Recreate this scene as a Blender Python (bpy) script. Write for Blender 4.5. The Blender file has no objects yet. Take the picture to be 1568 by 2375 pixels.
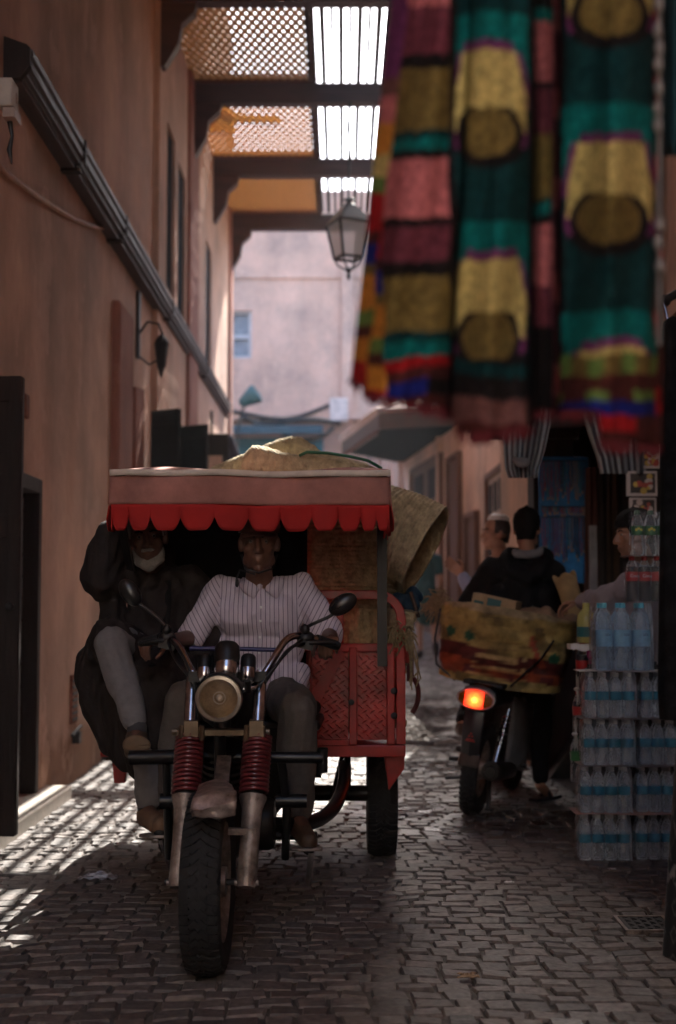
import bpy, bmesh, math, random
import numpy as np
from mathutils import Vector, Matrix, noise
R = math.radians
random.seed(7)
C = bpy.context.scene.collection
SC = bpy.context.scene

# ------------------------------------------------------------- camera
CAMZ, FPX, CX, CY = 1.24, 3200.0, 784.0, 1187.0
PITCH = math.atan(215.0 / FPX)
YAW = math.atan(12.0 / FPX)
cd = bpy.data.cameras.new('camera')
cam = bpy.data.objects.new('camera', cd); C.objects.link(cam)
cam.location = (0, 0, CAMZ)
cam.rotation_euler = (R(90) + PITCH, 0, YAW)
cd.sensor_fit = 'HORIZONTAL'; cd.sensor_width = 24.0
cd.lens = FPX / 1568.0 * 24.0
cd.clip_start = 0.05; cd.clip_end = 500
cd.dof.use_dof = True; cd.dof.focus_distance = 5.3; cd.dof.aperture_fstop = 2.05
SC.camera = cam
CROT = cam.rotation_euler.to_matrix()

# ------------------------------------------------------------- world, sun
SUN_TO = Vector((-1.5, -7.3, -7.4)).normalized()       # the way the light travels
w = bpy.data.worlds.new('World'); SC.world = w; w.use_nodes = True
nt = w.node_tree; nt.nodes.clear()
wo = nt.nodes.new('ShaderNodeOutputWorld'); bg = nt.nodes.new('ShaderNodeBackground')
sky = nt.nodes.new('ShaderNodeTexSky'); sky.sky_type = 'NISHITA'; sky.sun_disc = False
sky.sun_elevation = math.asin(-SUN_TO.z)
sky.sun_rotation = math.atan2(-SUN_TO.x, -SUN_TO.y)
sky.dust_density = 2.5; sky.air_density = 1.0; sky.ozone_density = 1.0
bg.inputs[1].default_value = 0.15
nt.links.new(sky.outputs[0], bg.inputs[0]); nt.links.new(bg.outputs[0], wo.inputs[0])
sd = bpy.data.lights.new('sun', 'SUN'); sd.energy = 4.2; sd.angle = R(0.35); sd.color = (1.0, 0.94, 0.86)
so = bpy.data.objects.new('sun', sd); C.objects.link(so)
so.rotation_euler = SUN_TO.to_track_quat('-Z', 'Y').to_euler()
so.location = (3, 20, 20)
SC.view_settings.view_transform = 'Standard'; SC.view_settings.look = 'None'
SC.view_settings.exposure = 2.4; SC.view_settings.gamma = 1.0
SC.cycles.max_bounces = 9; SC.cycles.diffuse_bounces = 5; SC.cycles.glossy_bounces = 3
SC.cycles.transparent_max_bounces = 24; SC.cycles.volume_bounces = 1
SC.cycles.caustics_reflective = False; SC.cycles.caustics_refractive = False
SC.cycles.sample_clamp_indirect = 4.0

def P(x, y, D):
    """photo point (1568 wide) at street depth D metres -> world"""
    d = CROT @ Vector(((x - CX) / FPX, (CY - y) / FPX, -1.0))
    d *= D / d.y
    return Vector((d.x, d.y, d.z + CAMZ))

def gz(y):
    """height of the street: level near, rising gently beyond the moped"""
    if y < 9.0: return 0.0
    return 0.0055 * (y - 9.0) ** 2 if y < 18 else 0.4455 + 0.06 * (y - 18)

# ------------------------------------------------------------- mesh builder
class MB:
    def __init__(s): s.v = []; s.f = []; s.m = []; s.M = Matrix.Identity(4)
    def add(s, vs, fs, mi=0):
        o = len(s.v)
        s.v += [tuple(s.M @ Vector(p)) for p in vs]
        s.f += [tuple(i + o for i in f) for f in fs]; s.m += [mi] * len(fs)
        return s
    def box(s, a, b, mi=0):
        (x0, y0, z0), (x1, y1, z1) = a, b
        x0, x1 = sorted((x0, x1)); y0, y1 = sorted((y0, y1)); z0, z1 = sorted((z0, z1))
        return s.add([(x0,y0,z0),(x1,y0,z0),(x1,y1,z0),(x0,y1,z0),(x0,y0,z1),(x1,y0,z1),(x1,y1,z1),(x0,y1,z1)],
              [(3,2,1,0),(4,5,6,7),(0,1,5,4),(1,2,6,5),(2,3,7,6),(3,0,4,7)], mi)
    def bar(s, a, b, w, h, mi=0, up=(0,0,1)):
        a, b = Vector(a), Vector(b); d = (b - a).normalized()
        u = d.cross(Vector(up))
        if u.length < 1e-3: u = d.cross(Vector((1,0,0)))
        u.normalize(); t = u.cross(d).normalized(); u = u * w / 2; t = t * h / 2
        vs = [a-u-t, a+u-t, a+u+t, a-u+t, b-u-t, b+u-t, b+u+t, b-u+t]
        return s.add(vs, [(0,1,2,3),(7,6,5,4),(0,4,5,1),(1,5,6,2),(2,6,7,3),(3,7,4,0)], mi)
    def rings(s, rings, mi=0, cap=True, closed=True):
        n = len(rings[0]); vs = [p for r in rings for p in r]; fs = []
        for i in range(len(rings) - 1):
            for j in range(n if closed else n - 1):
                k = (j + 1) % n
                fs.append((i*n+j, i*n+k, (i+1)*n+k, (i+1)*n+j))
        if cap and closed:
            fs.append(tuple(range(n))[::-1]); fs.append(tuple((len(rings)-1)*n + j for j in range(n)))
        return s.add(vs, fs, mi)
    def tube(s, pts, r, n=10, mi=0, cap=True, sq=1.0):
        pts = [Vector(p) for p in pts]; m = len(pts)
        rr = [r] * m if isinstance(r, (int, float)) else list(r)
        T = []
        for i in range(m):
            d = (pts[min(i+1, m-1)] - pts[max(i-1, 0)])
            T.append(d.normalized() if d.length > 1e-9 else Vector((0,0,1)))
        up = Vector((0,0,1)) if abs(T[0].z) < .9 else Vector((0,1,0))
        u = T[0].cross(up).normalized(); rg = []
        for i in range(m):
            u = (u - T[i] * u.dot(T[i]))
            u = u.normalized() if u.length > 1e-6 else T[i].orthogonal().normalized()
            v = T[i].cross(u)
            rg.append([pts[i] + (u * math.cos(2*math.pi*k/n) + v * math.sin(2*math.pi*k/n) * sq) * rr[i] for k in range(n)])
        return s.rings(rg, mi, cap)
    def lathe(s, prof, c=(0,0,0), ax=(0,0,1), n=20, mi=0, cap=True):
        ax = Vector(ax).normalized(); u = ax.orthogonal().normalized(); v = ax.cross(u); c = Vector(c)
        rg = [[c + ax*h + (u*math.cos(2*math.pi*k/n) + v*math.sin(2*math.pi*k/n))*max(r,1e-4) for k in range(n)] for r, h in prof]
        return s.rings(rg, mi, cap)
    def ell(s, c, r, n=12, m=8, mi=0, rot=None):
        c = Vector(c); Q = rot or Matrix.Identity(3); rg = []
        if isinstance(r, (int, float)): r = (r, r, r)
        for i in range(m + 1):
            t = math.pi * (i + 0.02) / (m + 0.04)
            rg.append([c + Q @ Vector((r[0]*math.sin(t)*math.cos(2*math.pi*k/n), r[1]*math.sin(t)*math.sin(2*math.pi*k/n), -r[2]*math.cos(t))) for k in range(n)])
        return s.rings(rg, mi)
    def cap(s, a, b, ra, rb, n=12, mi=0):
        """tapered capsule"""
        a, b = Vector(a), Vector(b); d = b - a
        if d.length < 1e-6: return s.ell(a, ra)
        d.normalize(); u = d.orthogonal().normalized(); v = d.cross(u); rg = []
        for c, r, ts in ((a, ra, (-85,-55,-25,0)), (b, rb, (0,25,55,85))):
            for t in ts:
                q, k = math.cos(R(t)) * r, math.sin(R(t)) * r
                rg.append([c + d*k + (u*math.cos(2*math.pi*j/n) + v*math.sin(2*math.pi*j/n))*q for j in range(n)])
        return s.rings(rg, mi)
    def chain(s, pts, rr, mi=0, n=12):
        for i in range(len(pts) - 1): s.cap(pts[i], pts[i+1], rr[i], rr[i+1], n, mi)
        return s
    def grid(s, fn, nu, nv, mi=0, thick=None):
        vs = [fn(i / nu, j / nv) for j in range(nv + 1) for i in range(nu + 1)]
        fs = [(j*(nu+1)+i, j*(nu+1)+i+1, (j+1)*(nu+1)+i+1, (j+1)*(nu+1)+i) for j in range(nv) for i in range(nu)]
        return s.add(vs, fs, mi)
    def prism(s, poly, y0, y1, mi=0, axes='xz'):
        """polygon in a plane pushed along the third axis"""
        n = len(poly)
        def q(a, b, c): return {'xz': (a, c, b), 'yz': (c, a, b), 'xy': (a, b, c)}[axes]
        vs = [q(a, b, y0) for a, b in poly] + [q(a, b, y1) for a, b in poly]
        fs = [tuple(range(n))[::-1], tuple(range(n, 2*n))] + [(i, (i+1) % n, n+(i+1) % n, n+i) for i in range(n)]
        return s.add(vs, fs, mi)

def mesh_of(mb, name, mats, smooth=None):
    me = bpy.data.meshes.new(name)
    me.from_pydata(mb.v, [], mb.f)
    for m in (mats if isinstance(mats, (list, tuple)) else [mats]): me.materials.append(m)
    if mb.m and max(mb.m) > 0: me.polygons.foreach_set('material_index', mb.m)
    bm = bmesh.new(); bm.from_mesh(me); bmesh.ops.recalc_face_normals(bm, faces=bm.faces[:]); bm.to_mesh(me); bm.free()
    if smooth:
        me.polygons.foreach_set('use_smooth', [True] * len(me.polygons))
        me.set_sharp_from_angle(angle=R(smooth))
    me.update()
    return me

def obj(name, mb, mats, parent=None, smooth=None, bevel=None, seg=2, label=None, solid=None):
    me = mb if isinstance(mb, bpy.types.Mesh) else mesh_of(mb, name, mats, smooth)
    o = bpy.data.objects.new(name, me); C.objects.link(o)
    if parent: o.parent = parent
    if label: o['label'] = label
    if solid:
        md = o.modifiers.new('thickness', 'SOLIDIFY'); md.thickness = solid; md.offset = 0
    if bevel:
        md = o.modifiers.new('edges', 'BEVEL'); md.width = bevel; md.segments = seg; md.limit_method = 'ANGLE'; md.angle_limit = R(40)
    return o

def tag(o, label, cat, group=None):
    o['label'] = label; o['category'] = cat
    if group: o['group'] = group
    return o

def thing(name, label, cat, loc=(0,0,0), rot=(0,0,0), group=None):
    o = bpy.data.objects.new(name, None); C.objects.link(o)
    o.location = loc; o.rotation_euler = rot; o.empty_display_size = .1
    return tag(o, label, cat, group)

def kind(o, k): o['kind'] = k; return o

def dup(root, loc=None, rot=None, label=None, group=None):
    r = root.copy(); C.objects.link(r)
    if loc is not None: r.location = loc
    if rot is not None: r.rotation_euler = rot
    if label: r['label'] = label
    if group: r['group'] = group
    for ch in list(root.children):
        c = ch.copy(); C.objects.link(c); c.parent = r
        for g in list(ch.children):
            d = g.copy(); C.objects.link(d); d.parent = c
    return r

def blob(mb, voxel, smooth_it=3, disp=None, name='body'):
    """fuse overlapping closed shapes into one continuous surface"""
    me = bpy.data.meshes.new(name); me.from_pydata(mb.v, [], mb.f)
    bm = bmesh.new(); bm.from_mesh(me); bmesh.ops.recalc_face_normals(bm, faces=bm.faces[:]); bm.to_mesh(me); bm.free()
    o = bpy.data.objects.new('tmp', me); C.objects.link(o)
    md = o.modifiers.new('r', 'REMESH'); md.mode = 'VOXEL'; md.voxel_size = voxel; md.use_smooth_shade = True
    if smooth_it:
        m2 = o.modifiers.new('s', 'SMOOTH'); m2.iterations = smooth_it; m2.factor = .5
    dg = bpy.context.evaluated_depsgraph_get(); dg.update()
    new = bpy.data.meshes.new_from_object(o.evaluated_get(dg))
    bpy.data.objects.remove(o); bpy.data.meshes.remove(me)
    new.name = name; new.materials.clear()
    if disp:
        n = len(new.vertices); co = np.empty(n*3); new.vertices.foreach_get('co', co); co = co.reshape(n, 3)
        no = np.empty(n*3); new.vertices.foreach_get('normal', no); no = no.reshape(n, 3)
        for i in range(n): co[i] += no[i] * disp(Vector(co[i]), Vector(no[i]))
        new.vertices.foreach_set('co', co.ravel())
    new.polygons.foreach_set('use_smooth', [True] * len(new.polygons)); new.update()
    return new

# ------------------------------------------------------------- materials
def N(nt, t, **kw):
    n = nt.nodes.new('ShaderNode' + t)
    for k, v in kw.items(): setattr(n, k, v)
    return n
MATS = {}
def mat(name, col, rough=.6, metal=0, var=.25, scale=8, bump=.0, bscale=40, spec=.5, stretch=(1,1,1), col2=None, detail=5, emis=None, coat=0, trans=0, sheen=0):
    """principled with uneven colour (noise between two tones) and fine bump"""
    if name in MATS: return MATS[name]
    m = bpy.data.materials.new(name); m.use_nodes = True; MATS[name] = m
    nt = m.node_tree; b = nt.nodes['Principled BSDF']; L = nt.links.new
    tc = N(nt, 'TexCoord'); mp = N(nt, 'Mapping'); mp.inputs['Scale'].default_value = stretch
    L(tc.outputs['Object'], mp.inputs[0])
    n1 = N(nt, 'TexNoise'); n1.inputs['Scale'].default_value = scale; n1.inputs['Detail'].default_value = detail; n1.inputs['Roughness'].default_value = .65
    L(mp.outputs[0], n1.inputs['Vector'])
    rp = N(nt, 'ValToRGB'); rp.color_ramp.elements[0].position = .3; rp.color_ramp.elements[1].position = .7
    a = [c * (1 - var) for c in col]; z = [min(1, c * (1 + var)) for c in (col2 or col)]
    rp.color_ramp.elements[0].color = (*a, 1); rp.color_ramp.elements[1].color = (*z, 1)
    L(n1.outputs[0], rp.inputs[0]); L(rp.outputs[0], b.inputs['Base Color'])
    mr = N(nt, 'MapRange'); mr.inputs['To Min'].default_value = max(.02, rough - .12); mr.inputs['To Max'].default_value = min(1, rough + .12)
    L(n1.outputs[0], mr.inputs[0]); L(mr.outputs[0], b.inputs['Roughness'])
    b.inputs['Metallic'].default_value = metal; b.inputs['Specular IOR Level'].default_value = spec
    b.inputs['Coat Weight'].default_value = coat; b.inputs['Transmission Weight'].default_value = trans
    b.inputs['Sheen Weight'].default_value = sheen
    if bump:
        n2 = N(nt, 'TexNoise'); n2.inputs['Scale'].default_value = bscale; n2.inputs['Detail'].default_value = 4
        L(mp.outputs[0], n2.inputs['Vector'])
        bp = N(nt, 'Bump'); bp.inputs['Strength'].default_value = bump; bp.inputs['Distance'].default_value = .01
        L(n2.outputs[0], bp.inputs['Height']); L(bp.outputs[0], b.inputs['Normal'])
    if emis:
        b.inputs['Emission Color'].default_value = (*emis[0], 1); b.inputs['Emission Strength'].default_value = emis[1]
    return m

def plaster(name, col, stain=(.42,.34,.30), k=1.0):
    """weathered lime plaster: broad patches, rain streaks, grime at the foot, trowel bumps"""
    m = bpy.data.materials.new(name); m.use_nodes = True; nt = m.node_tree; L = nt.links.new
    b = nt.nodes['Principled BSDF']; b.inputs['Roughness'].default_value = .9; b.inputs['Specular IOR Level'].default_value = .2
    tc = N(nt, 'TexCoord')
    def noi(sc, st, det=6, ro=.6):
        mp = N(nt, 'Mapping'); mp.inputs['Scale'].default_value = st; L(tc.outputs['Object'], mp.inputs[0])
        n = N(nt, 'TexNoise'); n.inputs['Scale'].default_value = sc; n.inputs['Detail'].default_value = det; n.inputs['Roughness'].default_value = ro
        L(mp.outputs[0], n.inputs['Vector']); return n
    big = noi(.9, (1,1,1)); stk = noi(1.5, (1,1,.22)); fin = noi(14, (1,1,.5)); bmp = noi(9, (1,1,1), 9, .7)
    def ramp(src, p0, p1, c0, c1):
        r = N(nt, 'ValToRGB'); r.color_ramp.elements[0].position = p0; r.color_ramp.elements[1].position = p1
        r.color_ramp.elements[0].color = (*c0, 1); r.color_ramp.elements[1].color = (*c1, 1); L(src, r.inputs[0]); return r
    def mul(a, c, fac=1.0, mode='MULTIPLY'):
        x = N(nt, 'Mix', data_type='RGBA', blend_type=mode); x.inputs[0].default_value = fac
        L(a, x.inputs[6]); L(c, x.inputs[7]); return x.outputs[2]
    c1 = ramp(big.outputs[0], .3, .72, [col[0]*.56, col[1]*.64, col[2]*.70], [min(1,c*1.15) for c in col])
    c2 = ramp(stk.outputs[0], .32, .62, stain, (1,1,1))
    c3 = ramp(fin.outputs[0], .3, .7, (.85,.84,.83), (1.0,1.0,1.0))
    o = mul(c1.outputs[0], c2.outputs[0], .38 * k); o = mul(o, c3.outputs[0], .8)
    sp = N(nt, 'SeparateXYZ'); L(tc.outputs['Object'], sp.inputs[0])
    ad = N(nt, 'Math', operation='MULTIPLY_ADD'); ad.inputs[1].default_value = .9; L(big.outputs[0], ad.inputs[0])
    sb = N(nt, 'MapRange'); sb.inputs['From Min'].default_value = .0; sb.inputs['From Max'].default_value = .8
    sb.inputs['To Min'].default_value = -.75; sb.inputs['To Max'].default_value = .1
    L(sp.outputs[2], sb.inputs[0]); L(sb.outputs[0], ad.inputs[2])
    gr = ramp(ad.outputs[0], -.28, .1, (.5,.42,.33), (1,1,1)); o = mul(o, gr.outputs[0], .8)
    pt = noi(1.7, (1,1,.8), 10, .62); pm = N(nt, 'MapRange'); pm.inputs['From Min'].default_value = .585; pm.inputs['From Max'].default_value = .60; L(pt.outputs[0], pm.inputs[0])
    rp_ = N(nt, 'Mix', data_type='RGBA'); L(pm.outputs[0], rp_.inputs[0]); L(o, rp_.inputs[6]); pc_ = mul(o, c3.outputs[0], .0); rp_.inputs[7].default_value = (*[min(1, c*.86+.05) for c in col], 1); fm_ = N(nt, 'Math', operation='MULTIPLY'); fm_.inputs[1].default_value = .42; L(pm.outputs[0], fm_.inputs[0]); L(fm_.outputs[0], rp_.inputs[0]); o = rp_.outputs[2]
    L(o, b.inputs['Base Color'])
    bp = N(nt, 'Bump'); bp.inputs['Strength'].default_value = .5; bp.inputs['Distance'].default_value = .03
    L(bmp.outputs[0], bp.inputs['Height']); L(bp.outputs[0], b.inputs['Normal'])
    return m

def attr_mat(name, rough=.9, bump=.3, bscale=180, var=.35, sheen=0.2, transl=0, ns=60):
    """colour woven or printed into the surface itself (a colour attribute), broken up by the weave"""
    m = bpy.data.materials.new(name); m.use_nodes = True; nt = m.node_tree; L = nt.links.new
    b = nt.nodes['Principled BSDF']; b.inputs['Roughness'].default_value = rough; b.inputs['Specular IOR Level'].default_value = .15
    b.inputs['Sheen Weight'].default_value = sheen
    at = N(nt, 'VertexColor', layer_name='pattern'); tc = N(nt, 'TexCoord')
    n1 = N(nt, 'TexNoise'); n1.inputs['Scale'].default_value = ns; n1.inputs['Detail'].default_value = 3; L(tc.outputs['Object'], n1.inputs['Vector'])
    mr = N(nt, 'MapRange'); mr.inputs['From Min'].default_value = .3; mr.inputs['From Max'].default_value = .7
    mr.inputs['To Min'].default_value = 1 - var; mr.inputs['To Max'].default_value = 1 + var; L(n1.outputs[0], mr.inputs[0])
    mx = N(nt, 'Mix', data_type='RGBA', blend_type='MULTIPLY'); mx.inputs[0].default_value = 1
    L(at.outputs[0], mx.inputs[6]); L(mr.outputs[0], mx.inputs[7]); L(mx.outputs[2], b.inputs['Base Color'])
    n2 = N(nt, 'TexNoise'); n2.inputs['Scale'].default_value = bscale; L(tc.outputs['Object'], n2.inputs['Vector'])
    bp = N(nt, 'Bump'); bp.inputs['Strength'].default_value = bump; bp.inputs['Distance'].default_value = .004
    L(n2.outputs[0], bp.inputs['Height']); L(bp.outputs[0], b.inputs['Normal'])
    return m

def paint(me, fn):
    """fn(vertex) -> rgb, stored as the colour attribute 'pattern'"""
    a = me.color_attributes.new('pattern', 'FLOAT_COLOR', 'POINT')
    for i, v in enumerate(me.vertices):
        a.data[i].color = (*fn(v.co), 1)

M = {}
M['wall'] = plaster('terracotta_plaster', (.62,.385,.285))
M['wall_dark'] = plaster('red_plaster', (.36,.16,.12))
M['wall_far'] = plaster('pink_plaster', (.78,.49,.39), k=.6)
M['wall_right'] = plaster('ochre_plaster', (.82,.51,.37))
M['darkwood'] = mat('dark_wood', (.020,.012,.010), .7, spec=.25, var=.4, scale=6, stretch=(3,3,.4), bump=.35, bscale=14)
M['redwood'] = mat('red_stained_wood', (.12,.042,.03), .5, var=.4, scale=5, stretch=(.4,3,3), bump=.3, bscale=12)
M['eavewood'] = mat('eave_wood', (.034,.019,.019), .55, spec=.3, var=.4, scale=6, stretch=(4,.5,4), bump=.35, bscale=14)
M['cane'] = mat('cane_lath', (.34,.17,.07), .7, var=.3, scale=20, bump=.2, bscale=60)
M['beam'] = mat('beam_wood', (.05,.022,.022), .6, var=.4, scale=5, stretch=(.4,3,3), bump=.3, bscale=12)
M['blackmetal'] = mat('black_metal', (.012,.012,.013), .38, .2, var=.3, bump=.05)
M['iron'] = mat('wrought_iron', (.03,.03,.032), .55, .6, var=.3, bump=.15)
M['chrome'] = mat('worn_chrome', (.55,.54,.55), .22, 1.0, var=.3, scale=25)
M['rust'] = mat('rusty_steel', (.17,.125,.105), .5, .55, var=.6, scale=16, col2=(.30,.25,.22), bump=.25, bscale=60)
M['red'] = mat('red_paint', (.36,.010,.008), .36, 0, var=.35, scale=11, bump=.08, bscale=50)
M['rubber'] = mat('tyre_rubber', (.016,.016,.017), .8, var=.4, scale=30, bump=.25, bscale=90)
M['black'] = mat('black_plastic', (.010,.010,.011), .45, var=.3)
M['straw'] = mat('straw', (.30,.20,.085), .85, var=.5, scale=34, bump=.5, bscale=90, stretch=(1,1,2.2))
M['skin'] = mat('skin', (.31,.155,.095), .5, var=.14, scale=14, bump=.06, bscale=120)
M['skin_light'] = mat('skin_light', (.40,.21,.14), .5, var=.12, scale=14, bump=.05, bscale=120)
M['hair'] = mat('black_hair', (.007,.006,.0055), .75, spec=.12, var=.4, scale=60, bump=.7, bscale=160)
M['white_hair'] = mat('white_hair', (.27,.255,.24), .8, var=.2, scale=60, bump=.7, bscale=160)
M['blackcloth'] = mat('black_cloth', (.009,.009,.010), .95, var=.3, scale=20, bump=.15, bscale=150, spec=.15)
M['greycloth'] = mat('grey_cloth', (.17,.165,.17), .95, var=.15, scale=30, bump=.25, bscale=220)
M['browngrey'] = mat('grey_trouser_cloth', (.11,.095,.085), .95, var=.2, scale=30, bump=.2, bscale=200)
M['djellaba'] = mat('dark_wool', (.030,.024,.023), .95, var=.25, scale=18, bump=.25, bscale=160, spec=.15)
M['leather'] = mat('brown_leather', (.075,.045,.028), .6, var=.35, scale=20, bump=.2)
M['tan'] = mat('tan_suede', (.17,.10,.062), .85, var=.3, scale=20, bump=.2)
M['cardboard'] = mat('cardboard', (.36,.24,.14), .85, var=.18, scale=10, bump=.05)
M['rope'] = mat('straw_rope', (.26,.19,.10), .9, var=.35, scale=60, bump=.4, bscale=200)
M['stone'] = mat('pale_stone', (.42,.38,.33), .75, var=.2, scale=9, bump=.3, bscale=30)
M['white'] = mat('white_paint', (.75,.74,.72), .5, var=.08)
# ============================================================= SETTING
def stone_mat():
    m = bpy.data.materials.new('granite_setts'); m.use_nodes = True; nt = m.node_tree; L = nt.links.new
    b = nt.nodes['Principled BSDF']; b.inputs['Specular IOR Level'].default_value = .35; tc = N(nt, 'TexCoord'); at = N(nt, 'VertexColor', layer_name='pattern')
    n1 = N(nt, 'TexNoise'); n1.inputs['Scale'].default_value = 35; n1.inputs['Detail'].default_value = 6; L(tc.outputs['Object'], n1.inputs['Vector'])
    mr = N(nt, 'MapRange'); mr.inputs['From Min'].default_value = .3; mr.inputs['From Max'].default_value = .7
    mr.inputs['To Min'].default_value = .6; mr.inputs['To Max'].default_value = 1.3; L(n1.outputs[0], mr.inputs[0])
    mx = N(nt, 'Mix', data_type='RGBA', blend_type='MULTIPLY'); mx.inputs[0].default_value = 1
    L(at.outputs[0], mx.inputs[6]); L(mr.outputs[0], mx.inputs[7])
    # wet places, where the shop has been sluiced out
    n2 = N(nt, 'TexNoise'); n2.inputs['Scale'].default_value = 1.1; n2.inputs['Detail'].default_value = 5; L(tc.outputs['Object'], n2.inputs['Vector'])
    sp = N(nt, 'SeparateXYZ'); L(tc.outputs['Object'], sp.inputs[0])
    def spot(x, y, rx, ry):
        v = N(nt, 'VectorMath', operation='SUBTRACT'); v.inputs[1].default_value = (x, y, 0); L(tc.outputs['Object'], v.inputs[0])
        q = N(nt, 'VectorMath', operation='MULTIPLY'); q.inputs[1].default_value = (1/rx, 1/ry, 0); L(v.outputs[0], q.inputs[0])
        l = N(nt, 'VectorMath', operation='LENGTH'); L(q.outputs[0], l.inputs[0])
        s = N(nt, 'MapRange'); s.inputs['From Min'].default_value = 1.3; s.inputs['From Max'].default_value = .5; L(l.outputs['Value'], s.inputs[0]); return s.outputs[0]
    s1 = spot(.95, 8.25, 1.0, .8); s2 = spot(1.05, 4.0, .5, .35); s3 = spot(.9, 13, 1.3, 3.5)
    a1 = N(nt, 'Math', operation='MAXIMUM'); L(s1, a1.inputs[0]); L(s2, a1.inputs[1])
    a2 = N(nt, 'Math', operation='MAXIMUM'); L(a1.outputs[0], a2.inputs[0]); L(s3, a2.inputs[1])
    wm = N(nt, 'Math', operation='MULTIPLY'); L(a2.outputs[0], wm.inputs[0])
    wr = N(nt, 'MapRange'); wr.inputs['From Min'].default_value = .38; wr.inputs['From Max'].default_value = .56; L(n2.outputs[0], wr.inputs[0]); L(wr.outputs[0], wm.inputs[1])
    rr = N(nt, 'MapRange'); rr.inputs['To Min'].default_value = .62; rr.inputs['To Max'].default_value = .05; L(wm.outputs[0], rr.inputs[0]); L(rr.outputs[0], b.inputs['Roughness'])
    dk = N(nt, 'MapRange'); dk.inputs['To Min'].default_value = 1; dk.inputs['To Max'].default_value = .5; L(wm.outputs[0], dk.inputs[0])
    m2 = N(nt, 'Mix', data_type='RGBA', blend_type='MULTIPLY'); m2.inputs[0].default_value = 1; L(mx.outputs[2], m2.inputs[6]); L(dk.outputs[0], m2.inputs[7])
    L(m2.outputs[2], b.inputs['Base Color'])
    n3 = N(nt, 'TexNoise'); n3.inputs['Scale'].default_value = 70; n3.inputs['Detail'].default_value = 5; L(tc.outputs['Object'], n3.inputs['Vector'])
    bp = N(nt, 'Bump'); bp.inputs['Strength'].default_value = .5; bp.inputs['Distance'].default_value = .006
    L(n3.outputs[0], bp.inputs['Height']); L(bp.outputs[0], b.inputs['Normal'])
    return m
M['sett'] = stone_mat()
M['mortar'] = mat('street_grit', (.10,.088,.077), .9, var=.35, scale=12, bump=.6, bscale=60)

mb = MB(); mb.grid(lambda u, v: (-40 + 80*u, -8 + 68*v, gz(-8 + 68*v) - .010), 8, 136)
kind(obj('ground', mb, M['mortar']), 'structure')

def setts():
    rng = random.Random(3); mb = MB(); cols = []
    y = 1.6
    while y < 31:
        big = 1.0 if y < 15 else 1.35
        h = .099 * big * rng.uniform(.93, 1.08); x = -2.45 - rng.random() * .1
        while x < 2.9:
            wd = .108 * big * rng.uniform(.82, 1.25)
            wy = .05 * math.sin(x * 1.3 + y * .35) + .025 * math.sin(x * 3.1 + y * 1.9)
            z = gz(y) + rng.uniform(-.005, .003); g = .0055 * big; c = .012
            def q(px, py, pz):
                return (px + .02*math.sin(py*2.1), py + .05*math.sin(px*1.3 + y*.35) + .025*math.sin(px*3.1 + y*1.9), pz)
            j = lambda: rng.uniform(-.007, .007)
            t1, t2 = rng.uniform(-.0035, .0035), rng.uniform(-.0035, .0035)
            cs = [(x+g+j(), y+g+j()), (x+wd-g+j(), y+g+j()), (x+wd-g+j(), y+h-g+j()), (x+g+j(), y+h-g+j())]
            mx_, my_ = sum(p[0] for p in cs)/4, sum(p[1] for p in cs)/4
            sg = [(-1,-1),(1,-1),(1,1),(-1,1)]
            top = [q(mx_ + (p[0]-mx_)*.90, my_ + (p[1]-my_)*.88, z + s[0]*t1 + s[1]*t2 + .002) for p, s in zip(cs, sg)]
            mid = [q(p[0], p[1], z - .006 + s[0]*t1 + s[1]*t2) for p, s in zip(cs, sg)]
            bot = [q(p[0], p[1], gz(y) - .03) for p in cs]
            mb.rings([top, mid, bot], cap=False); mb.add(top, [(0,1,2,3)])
            k = rng.uniform(.75, 1.25)*(1 + .75*min(1,max(0,(y-11)/5))); warm = rng.uniform(-.006, .009)  # setts lightened up the street, standing in for brighter light there
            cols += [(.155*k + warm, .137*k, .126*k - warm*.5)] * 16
            x += wd
        y += h
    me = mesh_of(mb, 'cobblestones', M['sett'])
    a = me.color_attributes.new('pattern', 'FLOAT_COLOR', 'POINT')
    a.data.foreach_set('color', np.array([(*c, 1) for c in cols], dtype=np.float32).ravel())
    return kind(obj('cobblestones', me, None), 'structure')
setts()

def wall_cells(mb, x0, x1, Y0, Y1, Z0, Z1, ops, mi=0):
    ys = sorted({Y0, Y1, *[o[0] for o in ops], *[o[1] for o in ops]}); zs = sorted({Z0, Z1, *[o[2] for o in ops], *[o[3] for o in ops]})
    for a, b in zip(ys, ys[1:]):
        run = None
        for c, d in zip(zs, zs[1:]):
            inside = any(o[0] <= a and b <= o[1] and o[2] <= c and d <= o[3] for o in ops)
            if inside:
                if run: mb.box((x0, a, run[0]), (x1, b, run[1]), mi); run = None
            else: run = (run[0] if run else c, d)
        if run: mb.box((x0, a, run[0]), (x1, b, run[1]), mi)

# ------------------------------------------------------------- left: near house
XL = -1.90; XR_ = 2.2
hs = thing('plaster_house', 'terracotta plaster house along the left side of the alley with a studded door', 'house', (XL, 6, 0))
off = Vector((XL, 6, 0))
def loc(mb, o): mb.v = [tuple(Vector(v) - o) for v in mb.v]; return mb
mb = MB(); wall_cells(mb, XL-.35, XL, -6, 13.55, -.1, 8.6, [(5.7, 6.9, .06, 2.45), (7.62, 8.62, .06, 2.02)])
w_ = obj('wall', loc(mb, off), M['wall'], hs)
# the corner pier under the eave
mb = MB(); mb.box((XL-.1, 11.2, -.05), (XL+.07, 11.95, 3.75)); obj('pilaster', loc(mb, off), M['wall_dark'], hs, bevel=.03)
mb = MB(); mb.box((XL-.34, 5.6, 0), (XL-.30, 8.7, 2.6)); obj('interior_shade_sheet', loc(mb, off), M['blackcloth'], hs)  # black sheet stands in for the shade of the unlit room
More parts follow.
